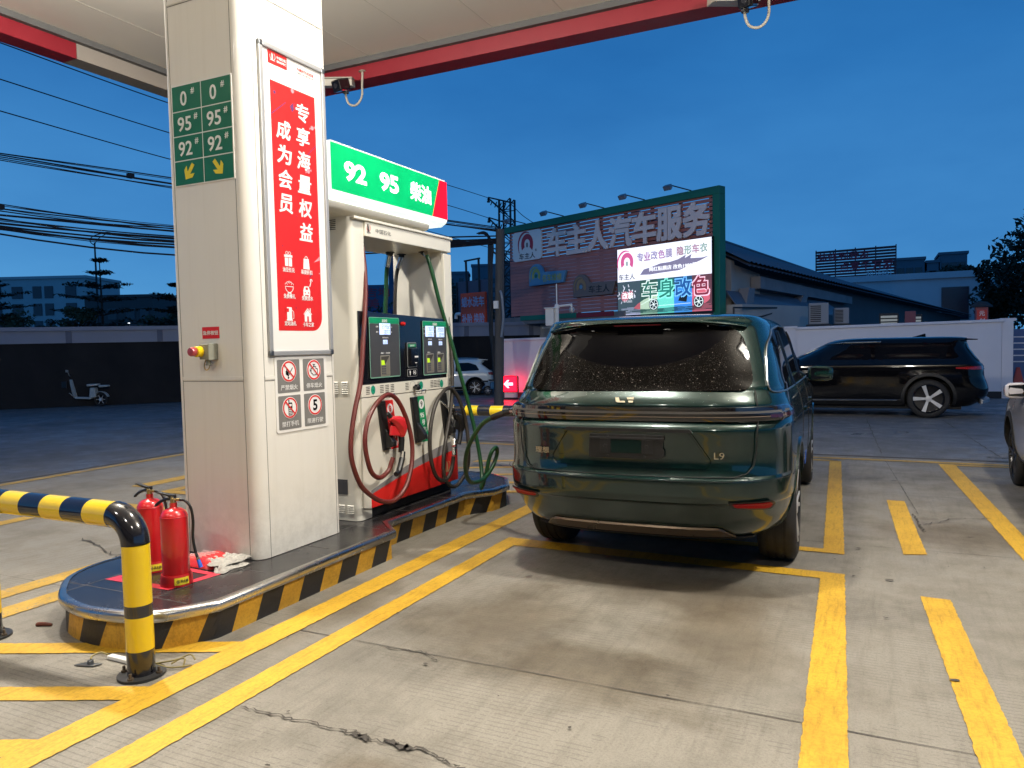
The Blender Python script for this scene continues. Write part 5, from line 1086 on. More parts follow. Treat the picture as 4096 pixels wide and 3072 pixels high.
b = B(); PLT.rect(b, -.245, .245, .045, .058, .018, .006, .003); PLT.rect(b, -.17, -.105, -.045, .045, .016, .004, .004); PLT.rect(b, .105, .17, -.045, .045, .016, .004, .004)
for xx in (-.135, .135): PLT.disc(b, xx, 0, .012, .020, .004, 14)
for xx in (-.12, .12):
    for yy in (-.062, .065): PLT.disc(b, xx, yy, .007, .020, .006, 12)
b.done('holder_rib', m_blk, ph, bevel=.002)
b = B(); PLT.rect(b, -.098, .098, -.042, .042, .0135, .001); b.done('holder_window', m_paint, ph)
# badges
m_gold = mat('pale gold badge', (.62, .54, .40), .3, .8, var=.05)
BG = PL((0, B9.rear(0, 1.22).y-.010, 1.222), (1, 0, 0), (0, .62, 1))
b = B(); sk = .012
BG.flat(b, [(-.085, .019), (-.060, .019), (-.050, -.006), (-.018, -.006), (-.012, -.019), (-.062, -.019), (-.076, -.012)], .012, .004); BG.flat(b, [(-.008, .019), (.040, .019), (.038, .004), (-.002, .004)], .012, .004); BG.flat(b, [(.002, -.004), (.038, -.004), (.036, -.019), (.010, -.019)], .012, .004)
b.done('badge', m_gold, C9, bevel=.0015)
p = B9.rear(-.60, .90); text('理想', PL((-.60, p.y-.004, .885), (1, -.12, 0), (0, 0, 1)), 0, 0, .040, m_gold, C9, name='lettering', off=.006, wid=.10, d=.003, th=.003)
p = B9.rear(.57, .90); text('L9', PL((.57, p.y-.004, .885), (1, .10, 0), (0, 0, 1)), 0, 0, .042, m_gold, C9, name='lettering', off=.0, wid=.062, d=.003, th=.003)
# bumper: seam, crease, skid strip, reflectors
b = B(); rline(b, B9, [(-.97, .735), (-.5, .728), (0, .726), (.5, .728), (.97, .735)], .002, .0004); b.done('bumper_gap', M_GAP, C9, smooth=True)
m_skid = mat('bronze skid strip', (.22, .165, .12), .3, .75, var=.08)
b = B(); rings = []
for k in range(41):
    x = -.64+1.28*k/40; q = 1 if abs(x) < .56 else max(.04, 1-(abs(x)-.56)/.08)
    rings.append([B9.rear(x, .335, .004), B9.rear(x, .336, .022), B9.rear(x, .336+.062*q, .020), B9.rear(x, .340+.070*q, .002)])
b.loft(rings, True, True, True); b.done('skid_strip', m_skid, C9, smooth=35)
b = B(); rings = []
for k in range(41):
    x = -.74+1.48*k/40; rings.append([B9.rear(x, .332, .002), B9.rear(x, .325, .018), B9.rear(x, .310, .018), B9.rear(x, .295, .0)])
b.loft(rings, True, True, True); b.done('lower_lip', m_blk, C9, smooth=35)
for sg in (-1, 1):
    b = B(); patch(b, round_poly([(sg*.64, .552), (sg*.865, .540), (sg*.890, .575), (sg*.88, .606), (sg*.625, .600)], .02), lambda x, z: B9.rear(x, z, .007), .03); ref = b.done('reflector_housing', m_blk, C9, smooth=50)
    b = B(); patch(b, round_poly([(sg*.66, .562), (sg*.855, .550), (sg*.874, .578), (sg*.865, .596), (sg*.646, .592)], .015), lambda x, z: B9.rear(x, z, .012), .03); b.done('reflector', mat('reflector red', (.36, .003, .010), .4, var=.25, scale=60, spec=.15), ref, smooth=50)
# side windows, pillars, seams, handles
m_chl = mat('satin window trim', (.36, .37, .36), .3, 1, var=.1)
sw = round_poly([(.36, 1.262), (3.86, 1.225), (3.58, 1.40), (3.10, 1.60), (2.55, 1.690), (1.60, 1.700), (.92, 1.668), (.60, 1.56)], .10, 5)
for sg in (-1, 1):
    b = B(); patch(b, sw, lambda y, z: B9.side(y, z, sg, .004), .06); b.done('side_window', M_GLASS, C9, smooth=60)
    b = B(); q = densify(sw, .05); P = [B9.side(y, z, sg, .005) for y, z in q]; b.tube(P+[P[0]], .006, 6); b.done('window_trim', m_chl, C9, smooth=True)
    b = B()
    for y0, y1 in ((1.42, 1.34), (2.46, 2.44), (3.45, 3.33)): b.nxt(); sline(b, B9, [(y0, 1.245), (y1+.0, 1.66 if y0 < 3 else 1.50)], sg, .012, .004)
    b.done('window_pillar', m_bgl, C9, smooth=True)
    b = B(); sline(b, B9, [(1.62, 1.24), (1.56, .95), (1.50, .80), (1.62, .42), (3.70, .40), (3.70, .9), (3.72, 1.22)], sg, .003); sline(b, B9, [(2.60, 1.24), (2.60, .41)], sg, .003); sline(b, B9, [(.93, 1.19), (.90, 1.02), (1.15, .985), (1.18, 1.17), (.93, 1.19)] if sg < 0 else [(.55, .72), (.70, .73)], sg, .003); b.done('door_gap', M_GAP, C9, smooth=True)
    b = B()
    for y in (1.78, 2.80): b.nxt(); b.tube([B9.side(y+dy, 1.04, sg, .008) for dy in (0, .06, .12, .18)], .012, 8)
    b.done('door_handle', m_paint, C9, smooth=True)
    b = B(); b.loft([[B9.side(y, .30, sg, .004), B9.side(y, .33, sg, .02), B9.side(y, .40, sg, .012), B9.side(y, .41, sg, .001)] for y in np.linspace(1.66, 3.68, 20)], True, True, True); b.done('sill', m_blk, C9, smooth=35)
    mirror(C9, .93, 3.52, 1.22, sg, m_paint, 1.15)
b = B(); patch(b, round_poly([(-.80, 1.26), (.80, 1.26), (.66, 1.66), (-.66, 1.66)], .08), lambda x, z: B9.front(x, z, .005)); b.done('windscreen', M_GLASS, C9, smooth=60)
b = B(); patch(b, round_poly([(-.95, .98), (.95, .98), (.95, 1.02), (-.95, 1.02)], .01), lambda x, z: B9.front(x, z, .006), .03); b.done('headlight', mat('lamp lens', (.4, .42, .45), .2), C9, smooth=60)
b = B(); p = B9.side(1.02, 1.09, -1, .0); b.lathe([(0, 0), (.045, 0), (.045, -.02), (0, -.02)], (p.x+.012, 1.02-.33, 1.092), 18, 'x'); b.done('filler_neck', m_blk, C9, smooth=True)
b = B(); P = [B9.side(1.62+dy, .62+dz, 1, .014) for dy, dz in ((0, 0), (.0, .10), (.10, .10), (.10, .0))]; b.prism(P, (.004, 0, 0)); tg = b.done('blue_tape', mat('blue film tape', (.01, .11, .55), .4), C9)
b = B(); b.box(-.75, .75, .9, 4.6, .24, .34); b.done('underbody', M_ARCH, C9)
# ------------------------------------------------------------------ other cars
def quick_car(name, label, loc, rot, rows, L, mp, win, wy, r, wd, mr, ms, spokes=5, trim=None, tl=None, group=None, taper=.05, clad=None, nz=46, rearwin=None, frontwin=None, two=True):
    t = thing(name, label, 'car', (*loc, 0), rot, group, local=True); B_ = Body(rows, L, taper)
    make_body(t, B_, rows[0][0], rows[-1][0], nz, mp, [(y, s) for y in wy for s in (-1, 1)], r+.05, wd)
    W = B_.at(.5)[2]
    for y in wy:
        for sg in (-1, 1): wheel(t, sg*(W-.145), y, r, wd, sg, mr, spokes, ms, two=two); arch_trim(t, B_, y, sg, r+.05, clad or mp, .055 if clad else .03, .012)
    for sg in (-1, 1):
        for k, w_ in enumerate(win): b = B(); patch(b, round_poly(w_, .05), lambda y, z: B_.side(y, z, sg, .005), .08); b.done('side_window', M_GLASS, t, smooth=60)
        if trim:
            b = B(); P = []; b.tube([B_.side(y, z, sg, .010) for y, z in densify(trim+trim[::-1], .06)[:]][len(densify(trim+trim[::-1], .06))//2*0:], .015, 6); b.done('window_trim', m_chl, t, smooth=True)
        b = B(); b.loft([[B_.side(y, rows[0][0]+.02, sg, .012), B_.side(y, rows[0][0]+.13, sg, .012), B_.side(y, rows[0][0]+.14, sg, .0)] for y in np.linspace(wy[0]+r+.08, wy[1]-r-.08, 12)], False); b.done('sill', clad or mp, t, smooth=40)
        if tl: b = B(); patch(b, round_poly(tl, .02), lambda y, z: B_.side(y, z, sg, .010), .04); b.done('tail_lamp', M_TAIL, t, smooth=50)
        mirror(t, B_.at(1.05)[2]-.02, win[-1][0][0]+.0 if False else max(p[0] for p in win[-1])-.35, min(p[1] for p in win[-1])+.06, sg, mp)
    if rearwin: b = B(); patch(b, round_poly(rearwin, .08), lambda x, z: B_.rear(x, z, .006), .08); b.done('rear_window', M_GLASS, t, smooth=60)
    if frontwin: b = B(); patch(b, round_poly(frontwin, .08), lambda x, z: B_.front(x, z, .006), .08); b.done('windscreen', M_GLASS, t, smooth=60)
    b = B(); b.box(-W+.2, W-.2, .5, L-.5, rows[0][0]-.06, rows[0][0]+.03); b.done('underbody', M_ARCH, t)
    return t, B_
M_TAIL = mat('tail lamp lens', (.28, .008, .012), .15, var=.2, coat=.6)
m_black = mat('black car paint', (.003, .003, .004), .05, var=.1, coat=0, rvar=0, spec=.38)
rk = [(.22, .28, 4.75, .80, .40, .6), (.32, .12, 4.92, .90, .45, .65), (.42, .03, 4.98, .945, .45, .7), (.54, .0, 5.0, .962, .45, .75), (.68, .03, 5.0, .965, .45, .75), (.80, .07, 4.98, .965, .45, .75), (.92, .08, 4.93, .962, .45, .75), (.99, .09, 4.75, .957, .45, .75), (1.03, .10, 4.2, .950, .45, .75), (1.06, .13, 3.80, .935, .45, .8),
      (1.14, .19, 3.60, .90, .45, .8), (1.26, .27, 3.34, .865, .45, .8), (1.38, .34, 3.10, .83, .42, .75), (1.47, .36, 2.94, .805, .4, .7), (1.505, .35, 2.86, .79, .35, .6), (1.54, .36, 2.74, .755, .3, .6), (1.563, .46, 2.56, .68, .35, .5), (1.575, .75, 2.3, .54, .3, .3)]
K, BK = quick_car('black_suv', 'glossy black SUV parked side-on in front of the pale boundary wall', (1.95, 17.62), R(91.5), rk, 5.0, m_black,
    [[(.80, 1.10), (2.02, 1.06), (2.00, 1.47), (1.20, 1.48), (.72, 1.40)], [(2.06, 1.06), (3.02, 1.04), (2.98, 1.42), (2.10, 1.46)], [(3.06, 1.04), (3.82, 1.03), (3.40, 1.23), (3.10, 1.37)]], (1.07, 3.90), .375, .235, m_bgl, m_rims, 5, two=False,
    trim=[(1.9, 1.495), (2.6, 1.49), (2.92, 1.455), (3.3, 1.27), (3.78, 1.06)], tl=[(.09, .93), (.62, .955), (.62, .985), (.07, 1.01)], clad=mat('black cladding', (.010, .010, .011), .55), rearwin=[(-.72, 1.09), (.72, 1.09), (.66, 1.44), (-.66, 1.44)], frontwin=[(-.78, 1.07), (.78, 1.07), (.66, 1.47), (-.66, 1.47)])
b = B(); sline(b, BK, [(1.62, .345), (3.30, .335)], -1, .010, .014); sline(b, BK, [(1.62, .345), (3.30, .335)], 1, .010, .014); b.done('sill_strip', m_chr, K, smooth=True)
b = B(); sline(b, BK, [(2.04, 1.05), (2.06, .42)], 1, .004); sline(b, BK, [(3.04, 1.03), (3.02, .42)], 1, .004); sline(b, BK, [(1.35, 1.05), (1.5, .8), (1.62, .45)], 1, .004); b.done('door_gap', M_GAP, K, smooth=True)
b = B()
for y in (1.75, 2.7): b.nxt(); b.tube([BK.side(y+d_, .93, 1, .012) for d_ in (0, .07, .14, .2)], .014, 8)
b.done('door_handle', m_black, K, smooth=True)
b = B(); b.loft([[V((x, .24-.05*(1-(x/.7)**2), 1.50)), V((x, .22-.05*(1-(x/.7)**2), 1.515)), V((x, .75, 1.560)), V((x, .75, 1.50))] for x in np.linspace(-.66, .66, 11)], True, True, True); b.done('spoiler', m_black, K, smooth=40)
b = B(); b.prism([(-.03, 1.05, 1.565), (-.03, 1.32, 1.57), (-.03, 1.06, 1.645)], (.06, 0, 0)); b.done('aerial_fin', m_black, K, bevel=.01)
b = B(); b.loft([[V((x, -.03+.18*abs(x/.9)**3, .30)), V((x, -.03+.18*abs(x/.9)**3, .36)), V((x, .2, .38)), V((x, .2, .28))] for x in np.linspace(-.93, .93, 13)], True, True, True); b.done('bumper_trim', mat('silver plastic', (.35, .36, .38), .4, .5), K, smooth=40)
# pale car at the right edge (mirror, wing and front wheel in frame)
m_silver = mat('silver-lilac car paint', (.46, .45, .50), .3, .3, var=.04, coat=1)
rp = [(.22, .25, 4.25, .74, .4, .6), (.36, .05, 4.42, .86, .45, .7), (.5, .0, 4.5, .895, .5, .75), (.66, .02, 4.5, .90, .5, .8), (.80, .06, 4.42, .895, .5, .8), (.92, .10, 4.2, .88, .5, .8), (.98, .15, 3.7, .865, .5, .8), (1.02, .25, 3.35, .84, .5, .8), (1.2, .55, 2.95, .77, .5, .8), (1.38, .85, 2.55, .68, .5, .7), (1.45, 1.05, 2.3, .62, .4, .6), (1.49, 1.4, 2.0, .48, .4, .4)]
P_, BP = quick_car('pale_car', 'pale silver car at the right edge, only mirror and front wing showing', (2.125, 5.95), R(-.5), rp, 4.5, m_silver, [[(.95, 1.0), (2.0, .98), (2.0, 1.36), (1.3, 1.34)], [(2.05, .98), (3.05, .97), (2.45, 1.32), (2.08, 1.36)]], (.85, 3.52), .33, .215, m_rimd, m_rimd, 6, clad=M_ARCH, frontwin=[(-.68, 1.02), (.68, 1.02), (.58, 1.40), (-.58, 1.40)], rearwin=[(-.66, 1.04), (.66, 1.04), (.58, 1.38), (-.58, 1.38)])
b = B(); patch(b, round_poly([(-.80, .66), (-.52, .66), (-.55, .76), (-.82, .78)], .03), lambda x, z: BP.front(x, z, .008), .05); patch(b, round_poly([(.80, .66), (.52, .66), (.55, .76), (.82, .78)], .03), lambda x, z: BP.front(x, z, .008), .05); b.done('headlight', mat('headlight lens', (.4, .42, .45), .1), P_, smooth=60)
# white SUV and small pink car on the road beyond the pump
m_wcar = mat('white car paint', (.62, .68, .66), .22, var=.03, coat=1)
rw = [(.24, .22, 4.3, .76, .4, .6), (.36, .06, 4.42, .87, .45, .65), (.5, .0, 4.48, .905, .5, .7), (.68, .03, 4.5, .915, .5, .75), (.85, .05, 4.45, .91, .5, .75), (.96, .07, 4.35, .895, .5, .75), (1.02, .12, 3.8, .88, .5, .75), (1.06, .18, 3.4, .86, .5, .8), (1.2, .34, 3.1, .80, .5, .8), (1.4, .56, 2.6, .72, .48, .75), (1.52, .5, 2.3, .65, .45, .7), (1.58, .6, 2.1, .56, .4, .6), (1.62, 1.0, 1.7, .38, .4, .4)]
Wc, BW = quick_car('white_suv', 'white SUV with black wheel arches on the road behind the pump', (-10.75, 21.75), R(115), rw, 4.5, m_wcar, [[(.72, 1.10), (1.80, 1.06), (1.78, 1.44), (1.2, 1.45), (.86, 1.34)], [(1.84, 1.06), (2.75, 1.04), (2.4, 1.30), (1.86, 1.43)]], (.92, 3.55), .345, .22, m_bgl, m_rims, 5, clad=M_ARCH, tl=[(.06, .86), (.30, .90), (.34, 1.0), (.10, 1.02)], rearwin=[(-.62, 1.10), (.62, 1.10), (.55, 1.42), (-.55, 1.42)])
b = B(); b.loft([[V((x, .36, 1.545)), V((x, .34, 1.565)), V((x, .8, 1.61)), V((x, .8, 1.56))] for x in np.linspace(-.58, .58, 9)], True, True, True); b.done('spoiler', m_wcar, Wc, smooth=40)
b = B()
for sg in (-1, 1): b.nxt(); b.tube([V((sg*.55, y, 1.60+.04*math.sin(math.pi*(y-.8)/1.6))) for y in (.8, 1.0, 1.4, 1.8, 2.2, 2.4)], .018, 8)
b.done('roof_rail', m_chl, Wc, smooth=True)
rq = [(.2, .25, 3.4, .66, .4, .5), (.34, .08, 3.55, .76, .45, .6), (.5, .0, 3.62, .79, .5, .7), (.68, .03, 3.6, .80, .5, .7), (.82, .08, 3.5, .79, .5, .7), (.92, .12, 3.2, .77, .5, .7), (1.0, .2, 2.85, .75, .5, .7), (1.2, .4, 2.4, .68, .5, .7), (1.38, .6, 2.0, .6, .4, .6), (1.47, .9, 1.7, .45, .4, .5)]
quick_car('pink_hatchback', 'small dusty pink hatchback nose-out beside the white SUV', (-15.2, 26.2), R(-72), rq, 3.62, mat('dusty pink paint', (.34, .22, .22), .35, var=.05, coat=.6), [[(.7, .98), (1.5, .96), (1.5, 1.3), (.95, 1.28)], [(1.54, .96), (2.6, .95), (2.1, 1.2), (1.56, 1.3)]], (.68, 2.95), .29, .18, m_rims, m_rims, 6, frontwin=[(-.6, 1.0), (.6, 1.0), (.5, 1.32), (-.5, 1.32)])
quick_car('grey_sedan', 'grey-white sedan just showing its tail beside the concrete pole', (-14.6, 31.0), R(60), [tuple(v*(1.15 if i in (1, 2) else 1) for i, v in enumerate(r_)) for r_ in rq], 4.16, mat('grey-white paint', (.45, .47, .5), .3, coat=.8), [[(.9, .98), (1.7, .96), (1.7, 1.28), (1.15, 1.26)], [(1.75, .96), (2.8, .95), (2.3, 1.2), (1.78, 1.28)]], (.75, 3.3), .29, .18, m_rims, m_rims, 6)

Wc.scale = (.72,)*3; Wc.location = (-11.35, 22.3, 0)
for o in list(COL.objects):
    if o.name.startswith(('pink_hatchback', 'grey_sedan')): o.scale = (.72,)*3
# ------------------------------------------------------------------ scooters
def scooter(name, label, loc, rot, mb, mw, s=1):
    t = thing(name, label, 'scooter', loc, rot, local=True)
    S = lambda *q: [V(p)*s for p in q]
    for y in (.0, 1.12):
        b = B(); b.lathe([(.16*s, -.04*s), (.20*s, -.05*s), (.225*s, 0), (.20*s, .05*s), (.16*s, .04*s), (.15*s, 0)], (0, y*s, .225*s), 28, 'x', cap=False); w_ = b.done('wheel', M_TYRE, t, smooth=True)
        b = B()
        for k in range(6): a = math.pi*k/3; b.tube([V((0, y*s, .225*s)), V((0, y*s+.16*s*math.cos(a), .225*s+.16*s*math.sin(a)))], .01*s, 6)
        b.lathe([(0, -.05*s), (.05*s, -.05*s), (.05*s, .05*s), (0, .05*s)], (0, y*s, .225*s), 14, 'x'); b.done('spokes', m_rims, w_)
    b = B(); b.tube(spline(S((0, 1.12, .225), (0, 1.05, .45), (0, .95, .78), (0, .90, .98))), .025*s, 8); b.tube(S((-.28, .80, 1.0), (-.15, .90, 1.02), (.15, .90, 1.02), (.28, .80, 1.0)), .016*s, 8); b.done('handlebar', m_blk, t, smooth=True)
    b = B()
    for sg in (-1, 1): b.tube(S((sg*.2, .88, 1.02), (sg*.26, .9, 1.16)), .008*s, 6); b.prism(S((sg*.20, .91, 1.15), (sg*.36, .89, 1.15), (sg*.36, .89, 1.23), (sg*.20, .91, 1.22)), V((0, .02, 0))*s)
    b.done('rear_mirror', mw, t, bevel=.004)
    b = B(); b.loft([[V((x, y, z))*s for x in (-q, q) for y, z in ()] or [V((-q, y-.03, z))*s, V((q, y-.03, z))*s, V((q*.8, y+.04, z))*s, V((-q*.8, y+.04, z))*s] for y, z, q in ((.80, .30, .12), (.84, .5, .15), (.89, .75, .14), (.92, .90, .09))], True, True, True); b.done('leg_shield', mb, t, smooth=40)
    b = B(); b.prism(S((-.13, .80, .26), (-.13, .28, .24), (-.13, .24, .30), (-.13, .80, .33)), V((.26, 0, 0))*s); b.prism(S((-.11, .34, .28), (-.11, .12, .30), (-.11, .14, .62), (-.11, .30, .62)), V((.22, 0, 0))*s); b.done('body_shell', mb, t, bevel=.03*s, seg=3)
    b = B(); b.prism(S((-.12, .40, .66), (-.12, .06, .68), (-.12, .04, .75), (-.12, .40, .74)), V((.24, 0, 0))*s); b.prism(S((-.10, .02, .62), (-.10, -.28, .64), (-.10, -.28, .70), (-.10, .02, .70)), V((.20, 0, 0))*s); b.done('seat', mw, t, bevel=.03*s, seg=3)
    for y, a0, a1 in ((0, 20, 150), (1.12, 30, 150)):
        b = B(); rings = []
        for k in range(9): a = R(a0+(a1-a0)*k/8); rings.append([V((x, y-.255*math.cos(a), .225+.255*math.sin(a)))*s for x in (-.07, .07)] + [V((x, y-.27*math.cos(a), .225+.27*math.sin(a)))*s for x in (.07, -.07)])
        b.loft(rings, True, True, True); b.done('mudguard', mb, t, smooth=40)
    b = B(); b.prism(S((-.14, 1.02, .62), (-.14, 1.26, .64), (-.14, 1.28, .84), (-.14, 1.02, .84)), V((.28, 0, 0))*s); b.done('front_basket', m_blk, t, bevel=.01)
    b = B(); b.lathe([(0, 0), (.06*s, 0), (.05*s, .06*s), (0, .07*s)], V((0, .97, .88))*s, 14, 'y'); b.done('headlamp', mw, t, smooth=True)
    return t
m_scw = mat('pale scooter plastic', (.34, .38, .38), .4); m_scb = mat('blue scooter plastic', (.03, .16, .32), .4)
scooter('pale_scooter', 'pale electric scooter parked alone against the dark hoarding', (-21.2, 15.2, 0), R(116), m_scw, m_scw, .92)
scooter('blue_scooter', 'blue electric bicycle standing behind the white SUV', (-11.15, 21.3, 0), R(-50), m_scb, m_blk, .68)
# ------------------------------------------------------------------ cameras on the canopy edge
m_cctv = mat('aged camera white', (.42, .39, .33), .5, var=.15)
def cctv(x, label):
    HC = 5.38; t = thing('security_camera', label, 'security camera', (x, 9.15, HC+.2), group='cameras on the canopy edge')
    b = B(); b.tube(spline([(x+.16, 9.19, HC+.24), (x+.16, 9.17, HC+.02), (x+.16, 9.16, HC-.12), (x+.12, 9.14, HC-.22), (x+.04, 9.13, HC-.26), (x-.05, 9.12, HC-.22), (x-.09, 9.11, HC-.12), (x-.09, 9.11, HC-.06)]), .016, 10); b.done('bracket', m_cctv, t, smooth=True)
    b = B(); b.lathe([(0, 0), (.06, 0), (.05, .015), (.02, .02), (0, .02)], (x+.16, 9.19, HC+.22), 16); b.done('bracket_base', m_cctv, t, smooth=True)
    b = B(); b.cyl((x-.09, 9.11, HC-.07), (x-.09, 9.11, HC+.0), .045, .045, 10); b.done('swivel', m_aluD, t)
    T = M.Translation((x-.12, 9.08, HC+.07)) @ M.Rotation(R(28), 4, 'Z') @ M.Rotation(R(12), 4, 'X')
    b = B(); b.box(-.36, .16, -.16, .14, -.05, .05, T); b.done('housing', m_cctv, t, bevel=.008); b = B(); b.box(-.37, .17, -.19, .15, .052, .066, T); b.done('sun_shield', m_cctv, t, bevel=.004)
    T2 = M.Translation((x-.02, 8.98, HC+.0)) @ M.Rotation(R(-14), 4, 'Z') @ M.Rotation(R(18), 4, 'X')
    b = B(); b.box(-.085, .085, -.16, .05, -.08, .08, T2); b.done('lens_hood', m_bgl, t, bevel=.02); b = B(); b.lathe([(0, -.165), (.035, -.165), (.035, -.15), (0, -.15)], (0, 0, 0), 16, 'y'); b.v = [T2 @ p for p in b.v]; b.done('lens', mat('lens glass', (.03, .03, .035), .1), t, smooth=True)
cctv(-6.9, 'white security camera on the canopy edge just right of the clad column'); cctv(-1.27, 'white security camera on the canopy edge at the top of the sky')

# ------------------------------------------------------------------ boundary wall, arrow light, poles
m_bw = mat('pale painted render', (.76, .74, .78), .8, var=.08, scale=1.3, bump=.06, bscale=30)
m_base = mat('dark plinth', (.03, .03, .032), .8, var=.3)
t = thing('boundary_wall', 'long pale rendered boundary wall behind the black SUV', 'wall', (2.79, 22.2, 0))
wa = V((-10.3, 20.5, 0)); wb = V((2.79, 22.22, 0)); wd_ = (wb-wa).normalized(); wn = V((-wd_.y, wd_.x, 0))
def wallseg(b, p, q, z0, z1, za, zb, th=.24, e=0): b.add([p-wn*e+V((0, 0, z0)), q-wn*e+V((0, 0, z1)), q+wn*th+V((0, 0, z1)), p+wn*th+V((0, 0, z0)), p-wn*e+V((0, 0, za)), q-wn*e+V((0, 0, zb)), q+wn*th+V((0, 0, zb)), p+wn*th+V((0, 0, za))], [(0, 3, 2, 1), (4, 5, 6, 7), (0, 1, 5, 4), (1, 2, 6, 5), (2, 3, 7, 6), (3, 0, 4, 7)])
b = B(); wallseg(b, wa, wb, -.02, -.02, 1.70, 1.90); b.done('wall_face', m_bw, t)
b = B(); wallseg(b, wa-wd_*.04, wb+wd_*.05, 1.70, 1.90, 1.77, 1.97, .29, .05); b.done('coping', m_bw, t, bevel=.01)
b = B(); wallseg(b, wa-wd_*.01, wb+wd_*.01, -.02, -.02, .16, .17, .2, .012); b.done('plinth_band', m_base, t)
p = wa+wd_*8.05; b = B(); wallseg(b, p, p+wd_*.36, -.02, -.02, 1.86, 1.87, .26, .06); wallseg(b, p-wd_*.04, p+wd_*.40, 1.86, 1.87, 1.92, 1.93, .30, .10); b.done('pier', m_bw, t)
t = thing('return_wall', 'short return of the pale wall running back at the far right', 'wall', (2.8, 24, 0))
b = B(); b.box(2.80, 3.04, 22.26, 32, -.02, 1.92); b.done('wall_face', m_bw, t); b = B(); b.box(2.76, 3.10, 22.30, 32, 1.92, 1.99); b.done('coping', m_bw, t)
m_nb = mat('notice blue', (.05, .12, .28), .4)
t = thing('notice_board', 'blue notice board standing at the far right edge', 'notice board', (3.6, 23.4, 0))
b = B(); b.box(3.12, 5.0, 23.4, 23.46, .2, 1.72); b.done('board', m_nb, t); b = B(); b.box(3.08, 3.12, 23.36, 23.48, 0, 1.8); b.done('frame', m_alu, t)
b = B()
for k in range(5): b.box(3.2, 3.2+.5+.2*(k % 2), 23.39, 23.399, 1.5-.16*k, 1.53-.16*k)
b.done('printed_lines', m_wht, t)
b = B(); b.loft([[V((3.25+x, 23.0+y, z)) for x, y in ((-q, -q), (q, -q), (q, q), (-q, q))] for z, q in ((0, .26), (.05, .26), (.06, .17), (.72, .04), (.74, .04))], True, True, True); tag(b.done('traffic_cone', mat('cone red', (.35, .015, .02), .5), loc=(3.25, 23, 0)), 'red traffic cone in front of the blue notice board', 'traffic cone')
# arrow light box
t = thing('arrow_sign', 'glowing red box with a white left arrow on a white post', 'illuminated sign', (-9.75, 20.1, 0))
m_ar = mat('lit red arrow face', (.7, .0, .01), .4, emit=2.4, ecol=(1.0, .003, .02))
AP = V((-9.75, 20.0, 0)); ax = V((.985, .17, 0)).normalized(); ay = V((-ax.y, ax.x, 0)); APL = PL(AP+V((0, 0, .44)), ax, (0, 0, 1))
shape = [(-.24, -.245), (.24, -.245), (.24, .20)] + [(.24*math.cos(R(a)), .20+.045*math.sin(R(a))) for a in range(10, 180, 10)] + [(-.24, .20)]
b = B(); APL.flat(b, shape, 0, .20); b.done('box', mat('arrow box casing', (.09, .015, .02), .4), t, bevel=.01)
b = B(); APL.flat(b, scale_poly(shape, .97), .006, .005); b.done('lit_face', m_ar, t)
b = B(); APL.flat(b, [(-.165, 0), (-.05, .115), (.0, .115), (-.075, .035), (.11, .035), (.11, -.035), (-.075, -.035), (.0, -.115), (-.05, -.115)], .010, .004); b.done('arrow', mat('lit white arrow', (.9, .9, .9), .4, emit=2.2, ecol=(1, .92, .92)), t)
b = B(); APL.rect(b, -.17, .20, -.52, -.245, -.03, .15); b.done('post', m_wht, t, bevel=.01); b = B(); APL.rect(b, -.42, .55, -.44, -.40, .12, .45); b.done('kerb_block', m_base, t)
l = bpy.data.lights.new('lamp', 'AREA'); l.shape = 'RECTANGLE'; l.size = .42; l.size_y = .42; l.energy = 14; l.color = (1, .02, .05); o = bpy.data.objects.new('lamp', l); COL.objects.link(o); o.parent = t; o.location = AP+V((0, 0, .44))-ay*.02-V(t.location); o.rotation_euler = (R(90), 0, math.atan2(ax.y, ax.x))
l = bpy.data.lights.new('lamp', 'POINT'); l.shadow_soft_size = .1; l.energy = 9; l.color = (1, .03, .06); o = bpy.data.objects.new('lamp', l); COL.objects.link(o); o.parent = t; o.location = AP+ay*.30+ax*.12+V((0, 0, .40))-V(t.location)
# concrete pole with cables
m_pole = mat('grey concrete pole', (.075, .072, .07), .8, var=.3, scale=4)
t = thing('utility_pole', 'tall concrete utility pole with bundled cables beside the arrow sign', 'utility pole', (-9.05, 17.9, 0))
b = B(); b.tube([(-9.05, 17.9, 0), (-8.90, 17.9, 4.62)], [.135, .11], 18); b.done('shaft', m_pole, t, smooth=True)
b = B()
for k in range(7):
    dx = -.16-.028*k; b.tube(spline([(-9.0+dx*.5, 17.80, .05+.3*k), (-9.02+dx*.6, 17.78, 2.0), (-8.98+dx*.7, 17.78, 3.6), (-8.9+dx, 17.8, 4.2+.05*k), (-8.95+dx*1.8, 17.8, 4.55)]), .016+.008*(k % 3), 6)
b.done('cable_riser', m_blk, t, smooth=True)
b = B(); b.tube(spline([(-8.86, 17.75, 3.0), (-8.80, 17.72, 2.85), (-8.78, 17.74, 2.3), (-8.86, 17.76, 1.8)]), .035, 8); b.done('conduit', mat('grey-blue conduit', (.16, .20, .26), .5), t, smooth=True)
b = B(); b.box(-9.05, -8.93, 17.72, 17.80, 2.55, 2.75); b.done('junction_box', m_wht, t)
t = thing('lattice_mast', 'dark steel lattice mast with cross-arms behind the concrete pole', 'mast', (-14.55, 30, 0))
m_lat = mat('dark galvanised steel', (.035, .037, .042), .6, .4, var=.2)
b = B()
for dx in (-.27, .27):
    for dy in (-.22, .22): b.tube([(-14.65+dx*1.1, 30+dy, 0), (-14.55+dx, 30+dy, 7.9)], .05, 4)
